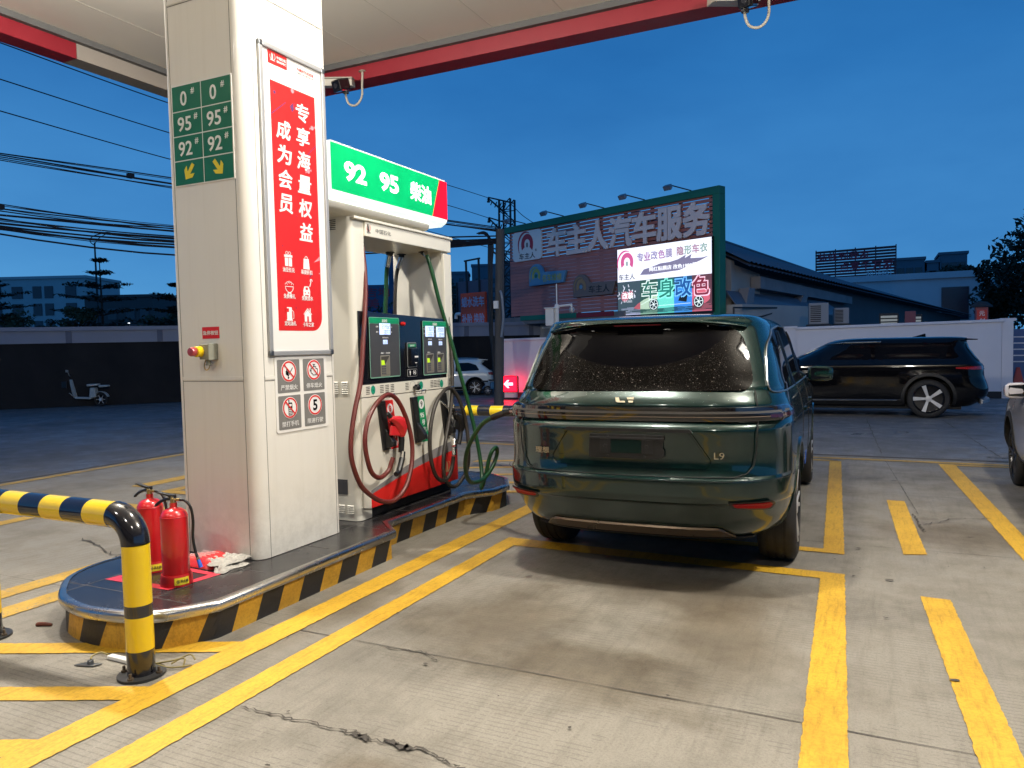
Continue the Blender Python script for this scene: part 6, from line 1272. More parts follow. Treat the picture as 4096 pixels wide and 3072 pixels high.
for k in range(16):
    z = .4+k*.47
    for dy in (-.22, .22): s_ = 1 if k % 2 else -1; b.tube([(-14.57-.27*s_, 30+dy, z), (-14.57+.27*s_, 30+dy, z+.47)], .026, 4); b.tube([(-14.57-.27, 30+dy, z), (-14.57+.27, 30+dy, z)], .024, 4)
b.done('lattice', m_lat, t)
for zt, zl, nm in ((7.75, 8.1, 'a'), (6.8, 7.22, 'b'), (5.6, 5.9, 'c')):
    b = B(); 
    for dy in (-.12, .12): b.tube([(-14.3, 30+dy, zt), (-15.45, 30, zl)], .04, 4); b.tube([(-14.6, 30+dy, zt-.45), (-15.45, 30, zl-.04)], .034, 4)
    for k in range(4): b.tube([(-14.6-.22*k, 30, zt+.06*k), (-14.75-.2*k, 30, zt-.36+.12*k)], .024, 4)
    b.done('cross_arm', m_lat, t); b = B(); b.lathe([(0, 0), (.07, 0), (.07, .07), (.03, .09), (.07, .12), (.03, .15), (.06, .18), (0, .2)], (-15.45, 30, zl-.22), 10); b.done('insulator', m_blk, t)
# wires
m_wire = mat('wire black', (.006, .006, .008), .6)
def wire(name, label, pts, r, grp, n=10):
    b = B(); b.tube(spline(pts, n), r, 6); tag(b.done(name, m_wire, loc=tuple(pts[0]), smooth=True), label, 'wire', grp)
wire('power_line', 'highest of the three single wires left of the column', [(-16.6, 8.3, 8.22), (-16.73, 10.09, 8.21), (-16.96, 14.43, 8.20), (-13.81, 23.68, 7.21), (-15.4, 29.9, 8.0)][1:3]+[(-15.9, 18.5, 7.85), (-14.6, 23.7, 7.62), (-15.45, 30, 8.08)], .014, 'single wires above the road')
wire('power_line', 'middle one of the three single wires left of the column', [(-16.73, 10.05, 7.44), (-16.91, 14.41, 7.40), (-15.9, 18.5, 7.08), (-14.6, 23.65, 6.88), (-15.45, 30, 7.2)], .014, 'single wires above the road')
wire('power_line', 'lowest of the three single wires left of the column', [(-16.73, 10.01, 6.77), (-16.89, 14.38, 6.70), (-15.9, 18.5, 6.4), (-15.2, 23.6, 5.95), (-15.45, 30, 5.9)], .014, 'single wires above the road')
wire('power_line', 'short wire from the lattice mast to the billboard top', [(-14.35, 30, 7.7), (-12.9, 28, 6.8), (-11.6, 26.4, 6.1)], .014, 'single wires above the road')
def bundle(label, a, c, n, sag, spread, seed, r=.012):
    rnd = random.Random(seed); b = B()
    for k in range(n):
        s1, s2 = rnd.uniform(-1, 1), rnd.uniform(-1, 1); sg = sag*rnd.uniform(.4, 1.5); P = []
        for i in range(15):
            u = i/14; p = V(a).lerp(V(c), u); f = math.sin(math.pi*u)
            P.append(p + V((0, 0, -sg*f + spread*(s1*(1-u)+s2*u)*(.35+.65*f) + .02*math.sin(9*u+k))))
        b.tube(P, r*rnd.uniform(.6, 1.7), 5)
    for k in range(5): u = rnd.uniform(.1, .9); p = V(a).lerp(V(c), u)-V((0, 0, sag*math.sin(math.pi*u))); b.box(p.x-.06, p.x+.06, p.y-.06, p.y+.06, p.z-.05, p.z+.05)
    tag(b.done('cable_bundle', m_wire, loc=a, smooth=True), label, 'cables', 'sagging cable bundles over the road')
bundle('uppermost sagging cable bundle over the road left of the column', (-19.6, 7.6, 6.35), (-8.95, 17.85, 4.62), 7, .05, .16, 3, .010)
bundle('middle sagging cable bundle with loose strands over the road', (-19.6, 7.6, 5.30), (-8.95, 17.85, 4.40), 7, .42, .22, 4, .009)
bundle('lowest and thickest sagging cable bundle over the road', (-19.6, 7.6, 4.88), (-8.95, 17.85, 4.28), 14, .48, .085, 5, .013)

# ------------------------------------------------------------------ workshop with its slatted billboard
ang = R(-23); L0 = V((-12.738, 26.095, 0)); du = V((math.cos(ang), math.sin(ang), 0)); BB = PL(L0, du, (0, 0, 1))
def bbox(b, u0, u1, z0, z1, d0, d1): b.prism([BB.p(u0, z0, d0), BB.p(u1, z0, d0), BB.p(u1, z1, d0), BB.p(u0, z1, d0)], BB.n*(d1-d0))
m_bg = mat('billboard green', (.015, .17, .10), .55, var=.15); m_sl = mat('brown red slats', (.46, .175, .155), .65, var=.25, scale=1.4, bump=.05)
t = thing('billboard', 'big slatted workshop billboard with pink characters and green frame', 'billboard', tuple(L0+du*4.7))
b = B(); bbox(b, 0, 9.43, 5.80, 6.03, -.25, .06); bbox(b, 9.20, 9.43, 2.35, 5.80, -.25, .06); b.done('green_frame', m_bg, t, bevel=.01)
b = B(); k = 0; z = 2.66
while z < 5.76: bbox(b, .18, 9.18, z, z+(.117 if z < 4.62 else .094), -.07, -.04); z += .1235; k += 1
b.done('slats', m_sl, t)
b = B()
for u in np.linspace(.4, 9.0, 9): bbox(b, u, u+.06, 2.6, 5.78, -.20, -.075)
b.done('support_post', m_lat, t)
m_pk2 = mat('faded pink characters', (.95, .72, .64), .55, var=.12, scale=2)
for i, ch in enumerate('车主人汽车服务'): text(ch, BB, 2.80+i*.975, 5.17, .94, m_pk2, t, off=.038, wid=.90, d=.09, th=.05)
# logo boards
def horseshoe(b, pl, u, v, s, d, th=.004):
    for r0, r1, a0, a1, du_, in ((.52, .25, -34, 208, .12), (.66, .54, 55, 214, -.04)):
        n = 22; rings = []
        for k in range(n+1):
            a = R(a0+(a1-a0)*k/n); taper_ = 1 if r0 < .6 else .2+.8*math.sin(math.pi*k/n); ro = r0; ri_ = r0-(r0-r1)*taper_
            c, q = math.cos(a), math.sin(a); q *= 1.15 if q > 0 else 1.35
            rings.append([pl.p(u+s*(du_+ri_*c), v+s*ri_*q, d-th), pl.p(u+s*(du_+ri_*c), v+s*ri_*q, d), pl.p(u+s*(du_+ro*c), v+s*ro*q, d), pl.p(u+s*(du_+ro*c), v+s*ro*q, d-th)])
        b.loft(rings, True, True, True)
m_lred = mat('logo red', (.42, .03, .05), .5)
lb_ = thing('logo_board', 'white square logo board with red horseshoe on the slats', 'sign', tuple(BB.p(1.23, 5.2, 0)))
b = B(); BB.rect(b, .45, 2.02, 4.68, 5.76, .05, .05, .16); b.done('board', m_wht, lb_)
b = B(); horseshoe(b, BB, 1.18, 5.28, .62, .058); b.done('horseshoe', m_lred, lb_); b = B(); BB.rect(b, 1.20, 1.30, 5.16, 5.33, .058, .004, .03); b.done('inner_mark', m_gry, lb_)
text('车主人', BB, 1.24, 4.85, .22, m_blk, lb_, off=.012, wid=.86, d=.056, th=.004); text('®', BB, 1.72, 5.02, .09, m_blk, lb_, d=.056, th=.004)
m_bl = mat('faded blue board', (.12, .30, .46), .5, var=.08); m_br = mat('faded brown board', (.20, .15, .13), .55, var=.15); m_yb = mat('faded yellow print', (.48, .44, .10), .5); m_ob = mat('faded ochre print', (.36, .22, .10), .5)
for (u0, z0, w_, h_, mm, mp_, lab, wd, tm) in ((1.39, 3.72, 1.90, .78, m_bl, m_yb, 'faded blue shaped sign with yellow characters on the slats', '名车维修', m_yb), (3.62, 3.17, 1.92, .77, m_br, m_ob, 'weathered brown shaped sign with black characters on the slats', '车主人', m_blk)):
    s = thing('shaped_sign', lab, 'sign', tuple(BB.p(u0+w_/2, z0, 0)))
    R0 = .40; arcp = [(u0+.38+.38*math.cos(R(a)), z0+h_-.38+.38*math.sin(R(a))) for a in range(20, 181, 16)]
    b = B(); BB.flat(b, [(u0, z0), (u0+w_-.14, z0+.02), (u0+w_, z0+.43), (u0+.78, z0+.46)] + arcp, .12, .10); b.done('board', mm, s, bevel=.01)
    b = B(); horseshoe(b, BB, u0+.34, z0+.36, .42, .128); b.done('horseshoe', mp_, s); b = B(); BB.disc(b, u0+.38, z0+.34, .07, .128, .004); b.done('inner_mark', m_bl if mm is m_br else m_grn, s)
    text(wd, BB, u0+1.20, z0+.23, .25, tm, s, off=.012, wid=.98 if len(wd) == 4 else .92, d=.126, th=.004)
# lit advertising screen
s = thing('advert_screen', 'bright lit advertising screen with a four-colour sports car on the billboard', 'screen', tuple(BB.p(7.45, 3.5, 0)))
def em(n, c, e): return mat(n, tuple(min(.8, x) for x in c), .5, var=.03, emit=e, ecol=c)
b = B(); bbox(b, 5.66, 9.25, 2.43, 4.60, .06, .16); b.done('cabinet', m_blk, s)
b = B(); BB.rect(b, 5.68, 9.23, 3.53, 4.58, .164, .003); b.done('lit_white_panel', em('screen white', (.90, .90, 1.0), 1.15), s)
dk = (.05, .09, .10)
for u0, u1, c, nm in ((5.68, 6.60, (.055, .085, .10), 'lit_picture_dark'), (6.60, 7.27, (.04, .10, .075), 'lit_picture_green'), (7.27, 7.90, (.03, .13, .12), 'lit_picture_teal'), (7.90, 8.55, (.02, .08, .17), 'lit_picture_blue'), (8.55, 9.23, (.12, .05, .06), 'lit_picture_red')):
    b = B(); BB.rect(b, u0, u1, 2.46, 3.53, .164, .003); b.done(nm, em(nm, c, 1.0), s)
for u0, u1, c, nm in ((5.68, 6.60, (.4, .42, .55), 'lit_floor_white'), (6.60, 7.27, (.25, .42, .30), 'lit_floor_green'), (7.27, 7.90, (.10, .50, .42), 'lit_floor_teal'), (7.90, 8.55, (.06, .28, .65), 'lit_floor_blue'), (8.55, 9.23, (.50, .12, .16), 'lit_floor_red')):
    b = B(); rnd = random.Random(int(u0*10))
    for k in range(9): a = rnd.uniform(u0, u1-.25); z = 2.47+.030*k*.9; BB.rect(b, a, min(u1, a+rnd.uniform(.2, .6)), z, z+.012, .168, .002)
    BB.rect(b, u0, u1, 2.46, 2.50, .1675, .002); b.done(nm, em(nm, c, .9), s)
cz = 2.56
def carpart(u0, u1):     # slice of a low wedge-shaped sports car outline between u0 and u1
    prof = [(6.35, .10, .13), (6.50, .07, .24), (6.75, .06, .36), (7.0, .06, .43), (7.25, .06, .50), (7.5, .06, .60), (7.75, .07, .66), (8.0, .08, .67), (8.3, .08, .64), (8.6, .08, .58), (8.85, .10, .54), (9.02, .14, .56), (9.12, .20, .60), (9.16, .24, .50)]
    us = sorted(set([u0, u1] + [p[0] for p in prof if u0 < p[0] < u1])); xs = [p[0] for p in prof]
    lo = [(u, cz+float(np.interp(u, xs, [p[1] for p in prof]))) for u in us]; hi = [(u, cz+float(np.interp(u, xs, [p[2] for p in prof]))) for u in us]; return lo + hi[::-1]
for u0, u1, c, nm in ((6.35, 6.60, (.55, .12, .14), 'lit_car_nose'), (6.60, 7.27, (.55, .72, .50), 'lit_car_green'), (7.27, 7.90, (.20, .85, .66), 'lit_car_teal'), (7.90, 8.55, (.06, .30, .85), 'lit_car_blue'), (8.55, 9.16, (.75, .15, .20), 'lit_car_red')):
    b = B(); BB.flat(b, carpart(u0, u1), .1695, .002); b.done(nm, em(nm, c, .85), s)
b = B()
for u in (7.13, 8.78): b.nxt(); BB.disc(b, u, cz+.19, .185, .1712, .001)
b.nxt(); BB.flat(b, [(7.42, cz+.53), (7.62, cz+.62), (8.02, cz+.62), (7.95, cz+.54)], .1712, .001); b.nxt(); BB.flat(b, [(8.05, cz+.25), (8.35, cz+.20), (8.40, cz+.45), (8.12, cz+.40)], .1712, .001); b.done('lit_car_dark', em('car dark', (.01, .015, .02), 1), s)
b = B()
for u in (7.13, 8.78):
    BB.ring(b, u, cz+.19, .160, .138, .1724, .001)
    for k in range(6): a = R(60*k+10); BB.line(b, [(u, cz+.19), (u+.14*math.cos(a), cz+.19+.14*math.sin(a))], .022, .1726, .001)
BB.line(b, [(6.62, cz+.20), (7.0, cz+.34), (7.6, cz+.42)], .014, .1726, .001); BB.line(b, [(7.3, cz+.14), (8.5, cz+.16)], .012, .1726, .001); b.done('lit_highlight', em('highlight', (.8, .95, .9), 1), s)
for ch, u, c1, c2 in (('车', 6.98, (.85, 1, .9), (.04, .16, .11)), ('身', 7.62, (.30, 1, .75), (.03, .22, .17)), ('改', 8.24, (.20, .55, 1), (.02, .10, .30)), ('色', 8.86, (1, .60, .70), (.22, .03, .05))):
    text(ch, BB, u, 3.21, .56, em('neon', c1, 1.1), s, off=.062, wid=.58, d=.1735, th=.001); text(ch, BB, u, 3.21, .53, em('neon core', c2, 1), s, off=.022, wid=.55, d=.1760, th=.001)
b = B(); rnd = random.Random(8)
for k in range(46): a = rnd.uniform(0, 6.28); q = rnd.uniform(.0, .30); u, v = 6.02+q*math.cos(a)+(.12 if k % 2 else -.12), 3.08+q*.9*math.sin(a); BB.line(b, [(u, v), (u+rnd.uniform(-.05, .05), v+rnd.uniform(.02, .12))], rnd.uniform(.015, .05), .168+.0001*k, .0008)
b.done('lit_splash', em('splash', (.85, .85, .95), .9), s)
b = B(); BB.disc(b, 5.98, 3.06, .17, .1735, .001, 9); BB.disc(b, 6.22, 3.14, .10, .1735, .001, 7); b.done('lit_splash_red', em('splash red', (.6, .2, .24), .8), s); text('改装', BB, 6.10, 3.08, .20, em('brush white', (1, 1, 1), 1.2), s, off=.02, wid=.44, d=.176, th=.001); text('非凡由此', BB, 6.10, 2.90, .08, em('brush small', (.8, .8, .85), 1), s, wid=.36, d=.176, th=.001)
for i, ch in enumerate('专业改色膜'): text(ch, BB, 6.62+.275*i, 4.25+.006*i, .25, em('print shade', (.20, .14, .22), .8), s, off=.035, wid=.24, d=.1675, th=.001); text(ch, BB, 6.62+.275*i, 4.25+.006*i, .235, em('print colour', ((.62, .30, .55) if i % 2 else (.45, .40, .60)), .8), s, off=.012, wid=.225, d=.170, th=.001)
for i, ch in enumerate('隐形车衣'): text(ch, BB, 8.14+.275*i, 4.29+.006*i, .25, em('print shade', (.18, .20, .18), .8), s, off=.035, wid=.24, d=.1675, th=.001); text(ch, BB, 8.14+.275*i, 4.29+.006*i, .235, em('print colour', ((.62, .30, .42), (.42, .58, .48))[i % 2], .8), s, off=.012, wid=.225, d=.170, th=.001)
b = B(); BB.flat(b, [(6.60, 3.70), (6.75, 3.86), (7.1, 3.92), (7.4, 3.99), (7.75, 4.00), (8.05, 4.05), (8.35, 4.16), (8.30, 4.06), (8.55, 4.16), (8.5, 4.04), (8.9, 4.02), (9.15, 4.05), (8.85, 3.94), (8.5, 3.84), (8.1, 3.72), (7.4, 3.70), (7.0, 3.68)], .168, .002); b.done('lit_brush_stroke', em('brush stroke', (.26, .23, .34), .8), s)
text('网红贴膜店 改色1980起', BB, 7.85, 3.84, .13, em('stroke text', (1, 1, 1), 1.1), s, off=.022, wid=1.75, d=.1705, th=.001)
b = B(); horseshoe(b, BB, 6.02, 4.15, .50, .168, .003); b.done('lit_horseshoe', em('lit logo red', (.75, .12, .30), .85), s); b = B(); BB.rect(b, 6.03, 6.12, 4.03, 4.17, .168, .003, .02); b.done('lit_inner_mark', em('lit mark', (.4, .48, .45), .8), s); text('车主人', BB, 6.06, 3.68, .19, em('lit ink', (.03, .03, .04), .8), s, off=.012, wid=.66, d=.1675, th=.001)
# floodlights on arms
for u, z, q in ((.72, 6.05, 'leftmost'), (2.70, 6.05, 'second from the left'), (4.58, 6.05, 'middle'), (6.28, 6.05, 'second from the right'), (8.02, 6.05, 'rightmost')):
    s = thing('floodlight', f'unlit grey floodlight on an arm over the billboard, the {q} of five', 'floodlight', tuple(BB.p(u+.4, z, 0)), group='floodlights on the billboard top')
    b = B(); b.tube([BB.p(u+.42, 6.04, 0), BB.p(u+.05, 6.20, .45)], .018, 6); b.done('arm', m_lat, s)
    c = BB.p(u, 6.16, .55); Tm = M.Translation(c) @ M.Rotation(ang, 4, 'Z') @ M.Rotation(R(35), 4, 'X'); b = B(); b.loft([[Tm @ V((x*q2, y, z2*q2)) for x, z2 in ((-.13, -.075), (.13, -.075), (.13, .075), (-.13, .075))] for y, q2 in ((-.10, 1), (.02, .85), (.10, .5))], True, True, True); b.done('lamp_body', mat('floodlight grey', (.26, .27, .30), .5), s, bevel=.01)
# building behind the board
m_wk = mat('stained cream render', (.44, .40, .36), .85, var=.25, scale=.8, bump=.08, bscale=12)
t = thing('workshop', 'low cream workshop building under the billboard', 'building', tuple(BB.p(4.7, 0, -.5)))
b = B(); bbox(b, .1, 9.9, 0, 2.62, -5.0, -.35); b.done('wall', m_wk, t)
b = B(); bbox(b, .0, 6.0, 2.34, 2.60, -.34, .28); b.done('eaves_beam', mat('stained beam', (.20, .19, .19), .85, var=.4), t)
b = B(); bbox(b, 1.1, 3.95, 2.47, 2.64, .285, .33); b.done('green_trim', m_bg, t)
b = B(); bbox(b, 3.95, 5.6, 2.46, 2.62, .285, .32); b.done('red_trim', m_red, t)
b = B(); bbox(b, .15, .78, .0, 2.30, -.345, -.30); b.done('dark_doorway', m_base, t)
b = B(); bbox(b, 2.0, 3.0, 1.72, 2.0, -.34, -.30); b.done('window', M_GLASS, t)
b = B(); bbox(b, 1.6, 3.6, 2.16, 2.24, -.34, -.28); b.done('pipe_box', m_wht, t)
t = thing('air_conditioner', 'white air conditioner unit under the red billboard edge', 'air conditioner', tuple(BB.p(4.1, 2.0, .1)))
b = B(); bbox(b, 3.65, 4.75, 1.62, 2.30, -.30, .14); b.done('case', m_wht, t, bevel=.02); b = B(); BB.ring(b, 4.08, 1.96, .30, .27, .146, .006); b.done('fan_guard', m_gry, t); b = B(); BB.disc(b, 4.08, 1.96, .27, .144, .004); b.done('fan', m_base, t); b = B(); BB.rect(b, 4.48, 4.68, 2.12, 2.24, .144, .004); b.done('sticker', m_nb, t)
# post with junction cabinet and dome camera in front of it
t = thing('camera_post', 'slim white post with cabinet and dome camera before the workshop', 'camera post', (-7.99, 19.5, 0))
b = B(); b.tube([(-7.99, 19.5, 0), (-7.99, 19.5, 2.60)], .055, 12); b.tube([(-7.99, 19.5, 2.60), (-7.99, 19.5, 3.25)], .018, 8); b.lathe([(0, 0), (.08, 0), (.05, .10), (0, .12)], (-7.99, 19.5, 2.58), 12); b.done('post', m_wht, t, smooth=True)
b = B(); b.tube([(-7.99, 19.5, 2.63), (-7.54, 19.5, 2.66)], .03, 8); b.tube([(-7.56, 19.5, 2.67), (-7.55, 19.5, 2.56)], .026, 8); b.done('arm', m_wht, t, smooth=True); b = B(); b.lathe([(0, .13), (.06, .12), (.075, .05), (.06, -.01), (0, -.04)], (-7.55, 19.5, 2.46), 16); b.done('dome', m_alu, t, smooth=True)
b = B(); b.box(-8.30, -8.06, 19.40, 19.56, 2.10, 2.57); b.box(-8.33, -8.03, 19.37, 19.59, 2.57, 2.60); b.done('cabinet', m_wht, t, bevel=.01)
# car wash sign
t = thing('carwash_sign', 'red sign with pale characters on a dark blue panel left of the pole', 'sign', (-14.4, 27, 0))
CW = PL((-14.75, 27, 0), (math.cos(R(-16)), math.sin(R(-16)), 0), (0, 0, 1))
b = B(); CW.rect(b, -.85, .92, 2.22, 4.22, -.05, .10); b.done('backing_panel', mat('dusky blue panel', (.07, .085, .13), .6, var=.15), t); b = B(); CW.rect(b, -.62, .76, 2.30, 3.72, .04, .09); b.done('red_board', mat('sign orange red', (.78, .085, .03), .5, var=.06), t)
text('蜡水洗车', CW, .07, 3.36, .40, mat('sign lilac', (.50, .50, .66), .5), t, off=.02, wid=1.26, d=.05, th=.01); text('补胎 换胎', CW, .07, 2.68, .40, mat('sign lilac', (.50, .50, .66), .5), t, off=.02, wid=1.26, d=.05, th=.01)
b = B(); CW.line(b, [(-.30, 3.7), (-.34, 5.06)], .07, .0, .06); CW.line(b, [(.40, 3.7), (.38, 5.10)], .07, .0, .06); CW.line(b, [(-.42, 5.03), (.46, 5.07)], .06, .005, .06); CW.line(b, [(-.9, 0), (-.9, 4.2)], .05, 0, .05); CW.line(b, [(.85, 0), (.85, 2.3)], .08, -.06, .06); b.done('steel_frame', m_lat, t)
b = B(); b.tube(spline([CW.p(-.62, 2.88, .05), CW.p(-.75, 2.90, .08), CW.p(-.86, 2.86, .08), CW.p(-.88, 2.70, .08)]), .07, 10); b.done('vent_pipe', m_wht, t, smooth=True)

# ------------------------------------------------------------------ tiled shed running back, and what is behind it
d2 = V((math.sin(R(12.4)), math.cos(R(12.4)), 0)); n2 = V((d2.y, -d2.x, 0)); A0 = V((-4.03, 22.6, 0))
t = thing('tiled_shed', 'long low shed with grey ribbed tile roof running back from the billboard', 'building', tuple(A0))
def P2(s_, o, z): return A0+d2*s_+n2*o+V((0, 0, z))
m_rt = mat('grey roof tile', (.10, .105, .13), .55, var=.3, scale=1.2)
b = B(); Ls = 46; rows = []
def ze(s_): return 3.90-.0165*s_
def zr(s_): return 5.74-.040*s_
for i in range(0, 261):
    s_ = .5+Ls*i/260; h = .05*(i % 2); rows.append([P2(s_, .60, ze(s_)-.05+h)] + [P2(s_, .6-3.8*q/4, ze(s_)+(zr(s_)-ze(s_))*q/4+h) for q in range(1, 5)])
b.loft(rows, False); rows2 = [[p-V((0, 0, .12)) for p in r_] for r_ in rows]; b.loft(rows2, False); b.loft([[P2(s_, -3.2, zr(s_)), P2(s_, -6.5, zr(s_)-1.6)] for s_ in (7, Ls)], False); b.done('roof', m_rt, t)
b = B(); b.tube([P2(.5, -3.2, zr(.5)+.05), P2(Ls, -3.2, zr(Ls)+.05)], .09, 8); b.done('ridge', m_rt, t)
b = B(); b.add([P2(.6, 0, 0), P2(.6, -3.2, 0), P2(.6, -3.2, 5.5), P2(.6, 0, 3.95), P2(.85, 0, 0), P2(.85, -3.2, 0), P2(.85, -3.2, 5.5), P2(.85, 0, 3.95)], [(0, 1, 2, 3), (4, 7, 6, 5), (0, 3, 7, 4), (0, 4, 5, 1), (1, 5, 6, 2), (2, 6, 7, 3)]); b.done('gable_wall', m_wk, t)
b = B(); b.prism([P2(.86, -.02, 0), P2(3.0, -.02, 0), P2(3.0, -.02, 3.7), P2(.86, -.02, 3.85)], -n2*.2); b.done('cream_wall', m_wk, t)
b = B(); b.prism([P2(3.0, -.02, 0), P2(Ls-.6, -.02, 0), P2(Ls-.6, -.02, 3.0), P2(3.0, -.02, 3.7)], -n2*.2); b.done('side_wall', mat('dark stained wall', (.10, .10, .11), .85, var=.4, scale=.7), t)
b = B(); b.prism([P2(2.2, .30, 3.55), P2(13, .30, 3.3), P2(13, .30, 3.0), P2(2.2, .30, 3.18)], n2*-.3); b.prism([P2(1.2, .32, 3.15), P2(1.7, .32, 3.15), P2(1.5, .32, 2.6), P2(.9, .32, 2.55)], n2*-.3); b.prism([P2(6.4, .32, 3.1), P2(6.9, .32, 3.1), P2(6.6, .32, 2.7), P2(5.6, .32, 2.5)], n2*-.3); b.done('eaves_beam', mat('mildewed beam', (.24, .23, .24), .85, var=.4, scale=1.5), t)
b = B(); b.prism([P2(.2, .4, 2.5), P2(9.5, .9, 2.45), P2(9.5, .2, 3.0), P2(.2, -.0, 3.05)], V((0, 0, -.04))); b.done('lean_to_sheet', mat('galvanised sheet', (.15, .16, .19), .5, .3, var=.3), t)
b = B(); b.tube([P2(-.6, .55, 2.5), P2(2.6, .95, 2.55)], .035, 4); b.tube([P2(-.6, .55, 2.5), P2(-.6, .55, 1.9)], .035, 4); b.tube([P2(-.6, .5, 2.0), P2(2.6, .95, 2.52)], .03, 4); b.done('steel_bracket', m_lat, t)
for x, y, w_, h_, q in ((-1.52, 23.5, .52, .60, 'larger white air conditioner unit beyond the pale wall'), (-.95, 24.2, .40, .46, 'smaller white air conditioner unit beyond the pale wall')):
    s = thing('air_conditioner', q, 'air conditioner', (x, y, 2.0), R(10), local=True)
    b = B(); b.box(-w_/2, w_/2, -.16, .16, 0, h_); b.done('case', mat('dull ac case', (.30, .30, .31), .6), s, bevel=.015); b = B()
    for k in range(9): b.box(-w_*.44, w_*.1, -.168, -.160, h_*.1+k*h_*.09, h_*.1+k*h_*.09+h_*.05)
    b.done('grille', m_base, s); b = B(); b.box(-w_*.6, w_*.6, -.2, .2, -.06, -.01); b.tube([V((0, .1, -2.0)), V((0, .1, -.06))], .04, 6); b.done('bracket', m_lat, s)
for i, (x, y, q) in enumerate(((.35, 27.5, 'small lit louvred window low on the shed, left one'), (1.15, 30.2, 'small lit louvred window low on the shed, right one'))):
    s = thing('louvred_window', q, 'window', (x, y, 2.1)); b = B(); b.box(x-.28, x+.28, y-.02, y+.04, 1.7, 2.35); b.done('frame', m_lat, s); b = B()
    for k in range(5): b.box(x-.24, x+.24, y-.04, y-.022, 1.76+.11*k, 1.83+.11*k)
    b.done('louvre', mat('lit louvre', (.4, .4, .35), .5, emit=.16, ecol=(.8, .85, .8)), s)
for x, y, q, tx in ((.95, 27.0, 'faded red capped post in the dark under the shed eaves', None), (2.62, 24.6, 'red capped post with white characters above the wall at the far right', '元创工')):
    s = thing('red_post', q, 'post', (x, y, 0)); b = B(); b.prism([V((x-.15, y, 1.2)), V((x+.15, y, 1.2)), V((x+.15, y, 2.38)), V((x-.15, y, 2.38))], V((0, .3, 0))); b.done('shaft', mat('faded red render', (.34, .10, .11), .7), s, bevel=.01)
    if tx:
        b = B(); b.lathe([(0, 2.52), (.14, 2.50), (.26, 2.40), (.28, 2.36), (0, 2.36)], (x, y+.15, 0), 14); b.done('cap', m_base, s); pl_ = PL((x, y-.01, 0), (1, 0, 0), (0, 0, 1))
        b = B(); pl_.rect(b, -.12, .12, 1.6, 2.28, .0, .01); b.done('red_panel', m_redp, s)
        for k, ch in enumerate(tx): text(ch, pl_, 0, 2.18-.2*k, .13, m_lwh, s, off=.01, wid=.13, d=.006, th=.004)
def block(name, label, cat, x0, x1, y0, y1, h, m, rot=0, windows=(), roof=None, wm=None, grp=None):
    cx, cy = (x0+x1)/2, (y0+y1)/2; t = thing(name, label, cat, (cx, cy, 0), rot, grp, local=True); hx, hy = (x1-x0)/2, (y1-y0)/2
    b = B(); b.box(-hx, hx, -hy, hy, -1, h); b.done('wall', m, t)
    b = B(); b.box(-hx-.25, hx+.25, -hy-.25, hy+.25, h, h+(roof or .35)); b.done('roof', m, t)
    for (wx, wz, ww, wh) in windows:
        b = B(); b.box(wx-ww/2-.06, wx+ww/2+.06, -hy-.10, -hy-.02, wz-.06, wz+wh+.06); f = b.done('window', m_wframe, t); b = B(); b.box(wx-ww/2, wx+ww/2, -hy-.13, -hy-.105, wz, wz+wh); b.done('pane', wm or m_pane, f)
    return t
m_wframe = mat('window frame', (.08, .09, .11), .6); m_pane = mat('dusk window pane', (.02, .026, .045), .2, var=.6, scale=.35)
m_wb = mat('pale blue-white render', (.60, .62, .66), .8, var=.15, scale=.5)
block('white_building', 'white flat-roofed building with one dark window behind the shed', 'building', -4, 7.8, 70.5, 80, 6.2, m_wb, 0, [(3.75, 2.9, 1.8, 2.5)], .5)
block('white_building', 'narrow shaded wing of the white building next to the dark trees', 'building', 7.9, 9.4, 71.5, 82, 5.6, m_wb, 0, [(0, 2.0, .8, 2.6)], .4)
s = thing('rooftop_sign', 'dark slatted rooftop sign with dim red characters behind the shed', 'sign', (-1.7, 72, 6.3)); RS_ = PL((-1.75, 71.9, 0), (math.cos(R(-8)), math.sin(R(-8)), 0), (0, 0, 1))
b = B()
for k in range(11): RS_.rect(b, -3.2, 3.2, 6.5+.25*k, 6.69+.25*k, 0, .05)
for u in (-3.2, -1.6, 0, 1.6, 3.15): RS_.rect(b, u, u+.08, 5.8, 9.3, -.06, .08)
b.done('slats', mat('maroon slats', (.10, .025, .035), .6), s); m_dr = mat('dim red characters', (.50, .045, .07), .6)
text('装修到我家', RS_, -.9, 8.62, .75, m_dr, s, off=.02, wid=4.2, d=.06, th=.04); text('点亮千万家', RS_, .9, 7.65, .85, m_dr, s, off=.02, wid=4.2, d=.06, th=.04); text('3030081', RS_, 1.9, 6.95, .34, m_wb, s, wid=1.9, d=.06, th=.04)
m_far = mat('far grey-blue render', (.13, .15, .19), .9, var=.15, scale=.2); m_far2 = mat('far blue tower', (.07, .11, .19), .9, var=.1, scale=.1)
for i, (x0, x1, h, q) in enumerate(((3.2, 8.4, 16.6, 'left one of the pale blocks far behind the rooftop sign'), (8.8, 10.8, 15.8, 'low middle one of the pale blocks far behind the rooftop sign'), (11, 15.6, 17.2, 'right one of the pale blocks far behind the rooftop sign'))):
    block('far_building', q, 'building', x0, x1, 170, 182, h, m_far, 0, [(dx, h-3.2, 1.1, 1.6) for dx in (-(x1-x0)*.3, 0, (x1-x0)*.3)], .5, grp='pale blocks far behind the sign')
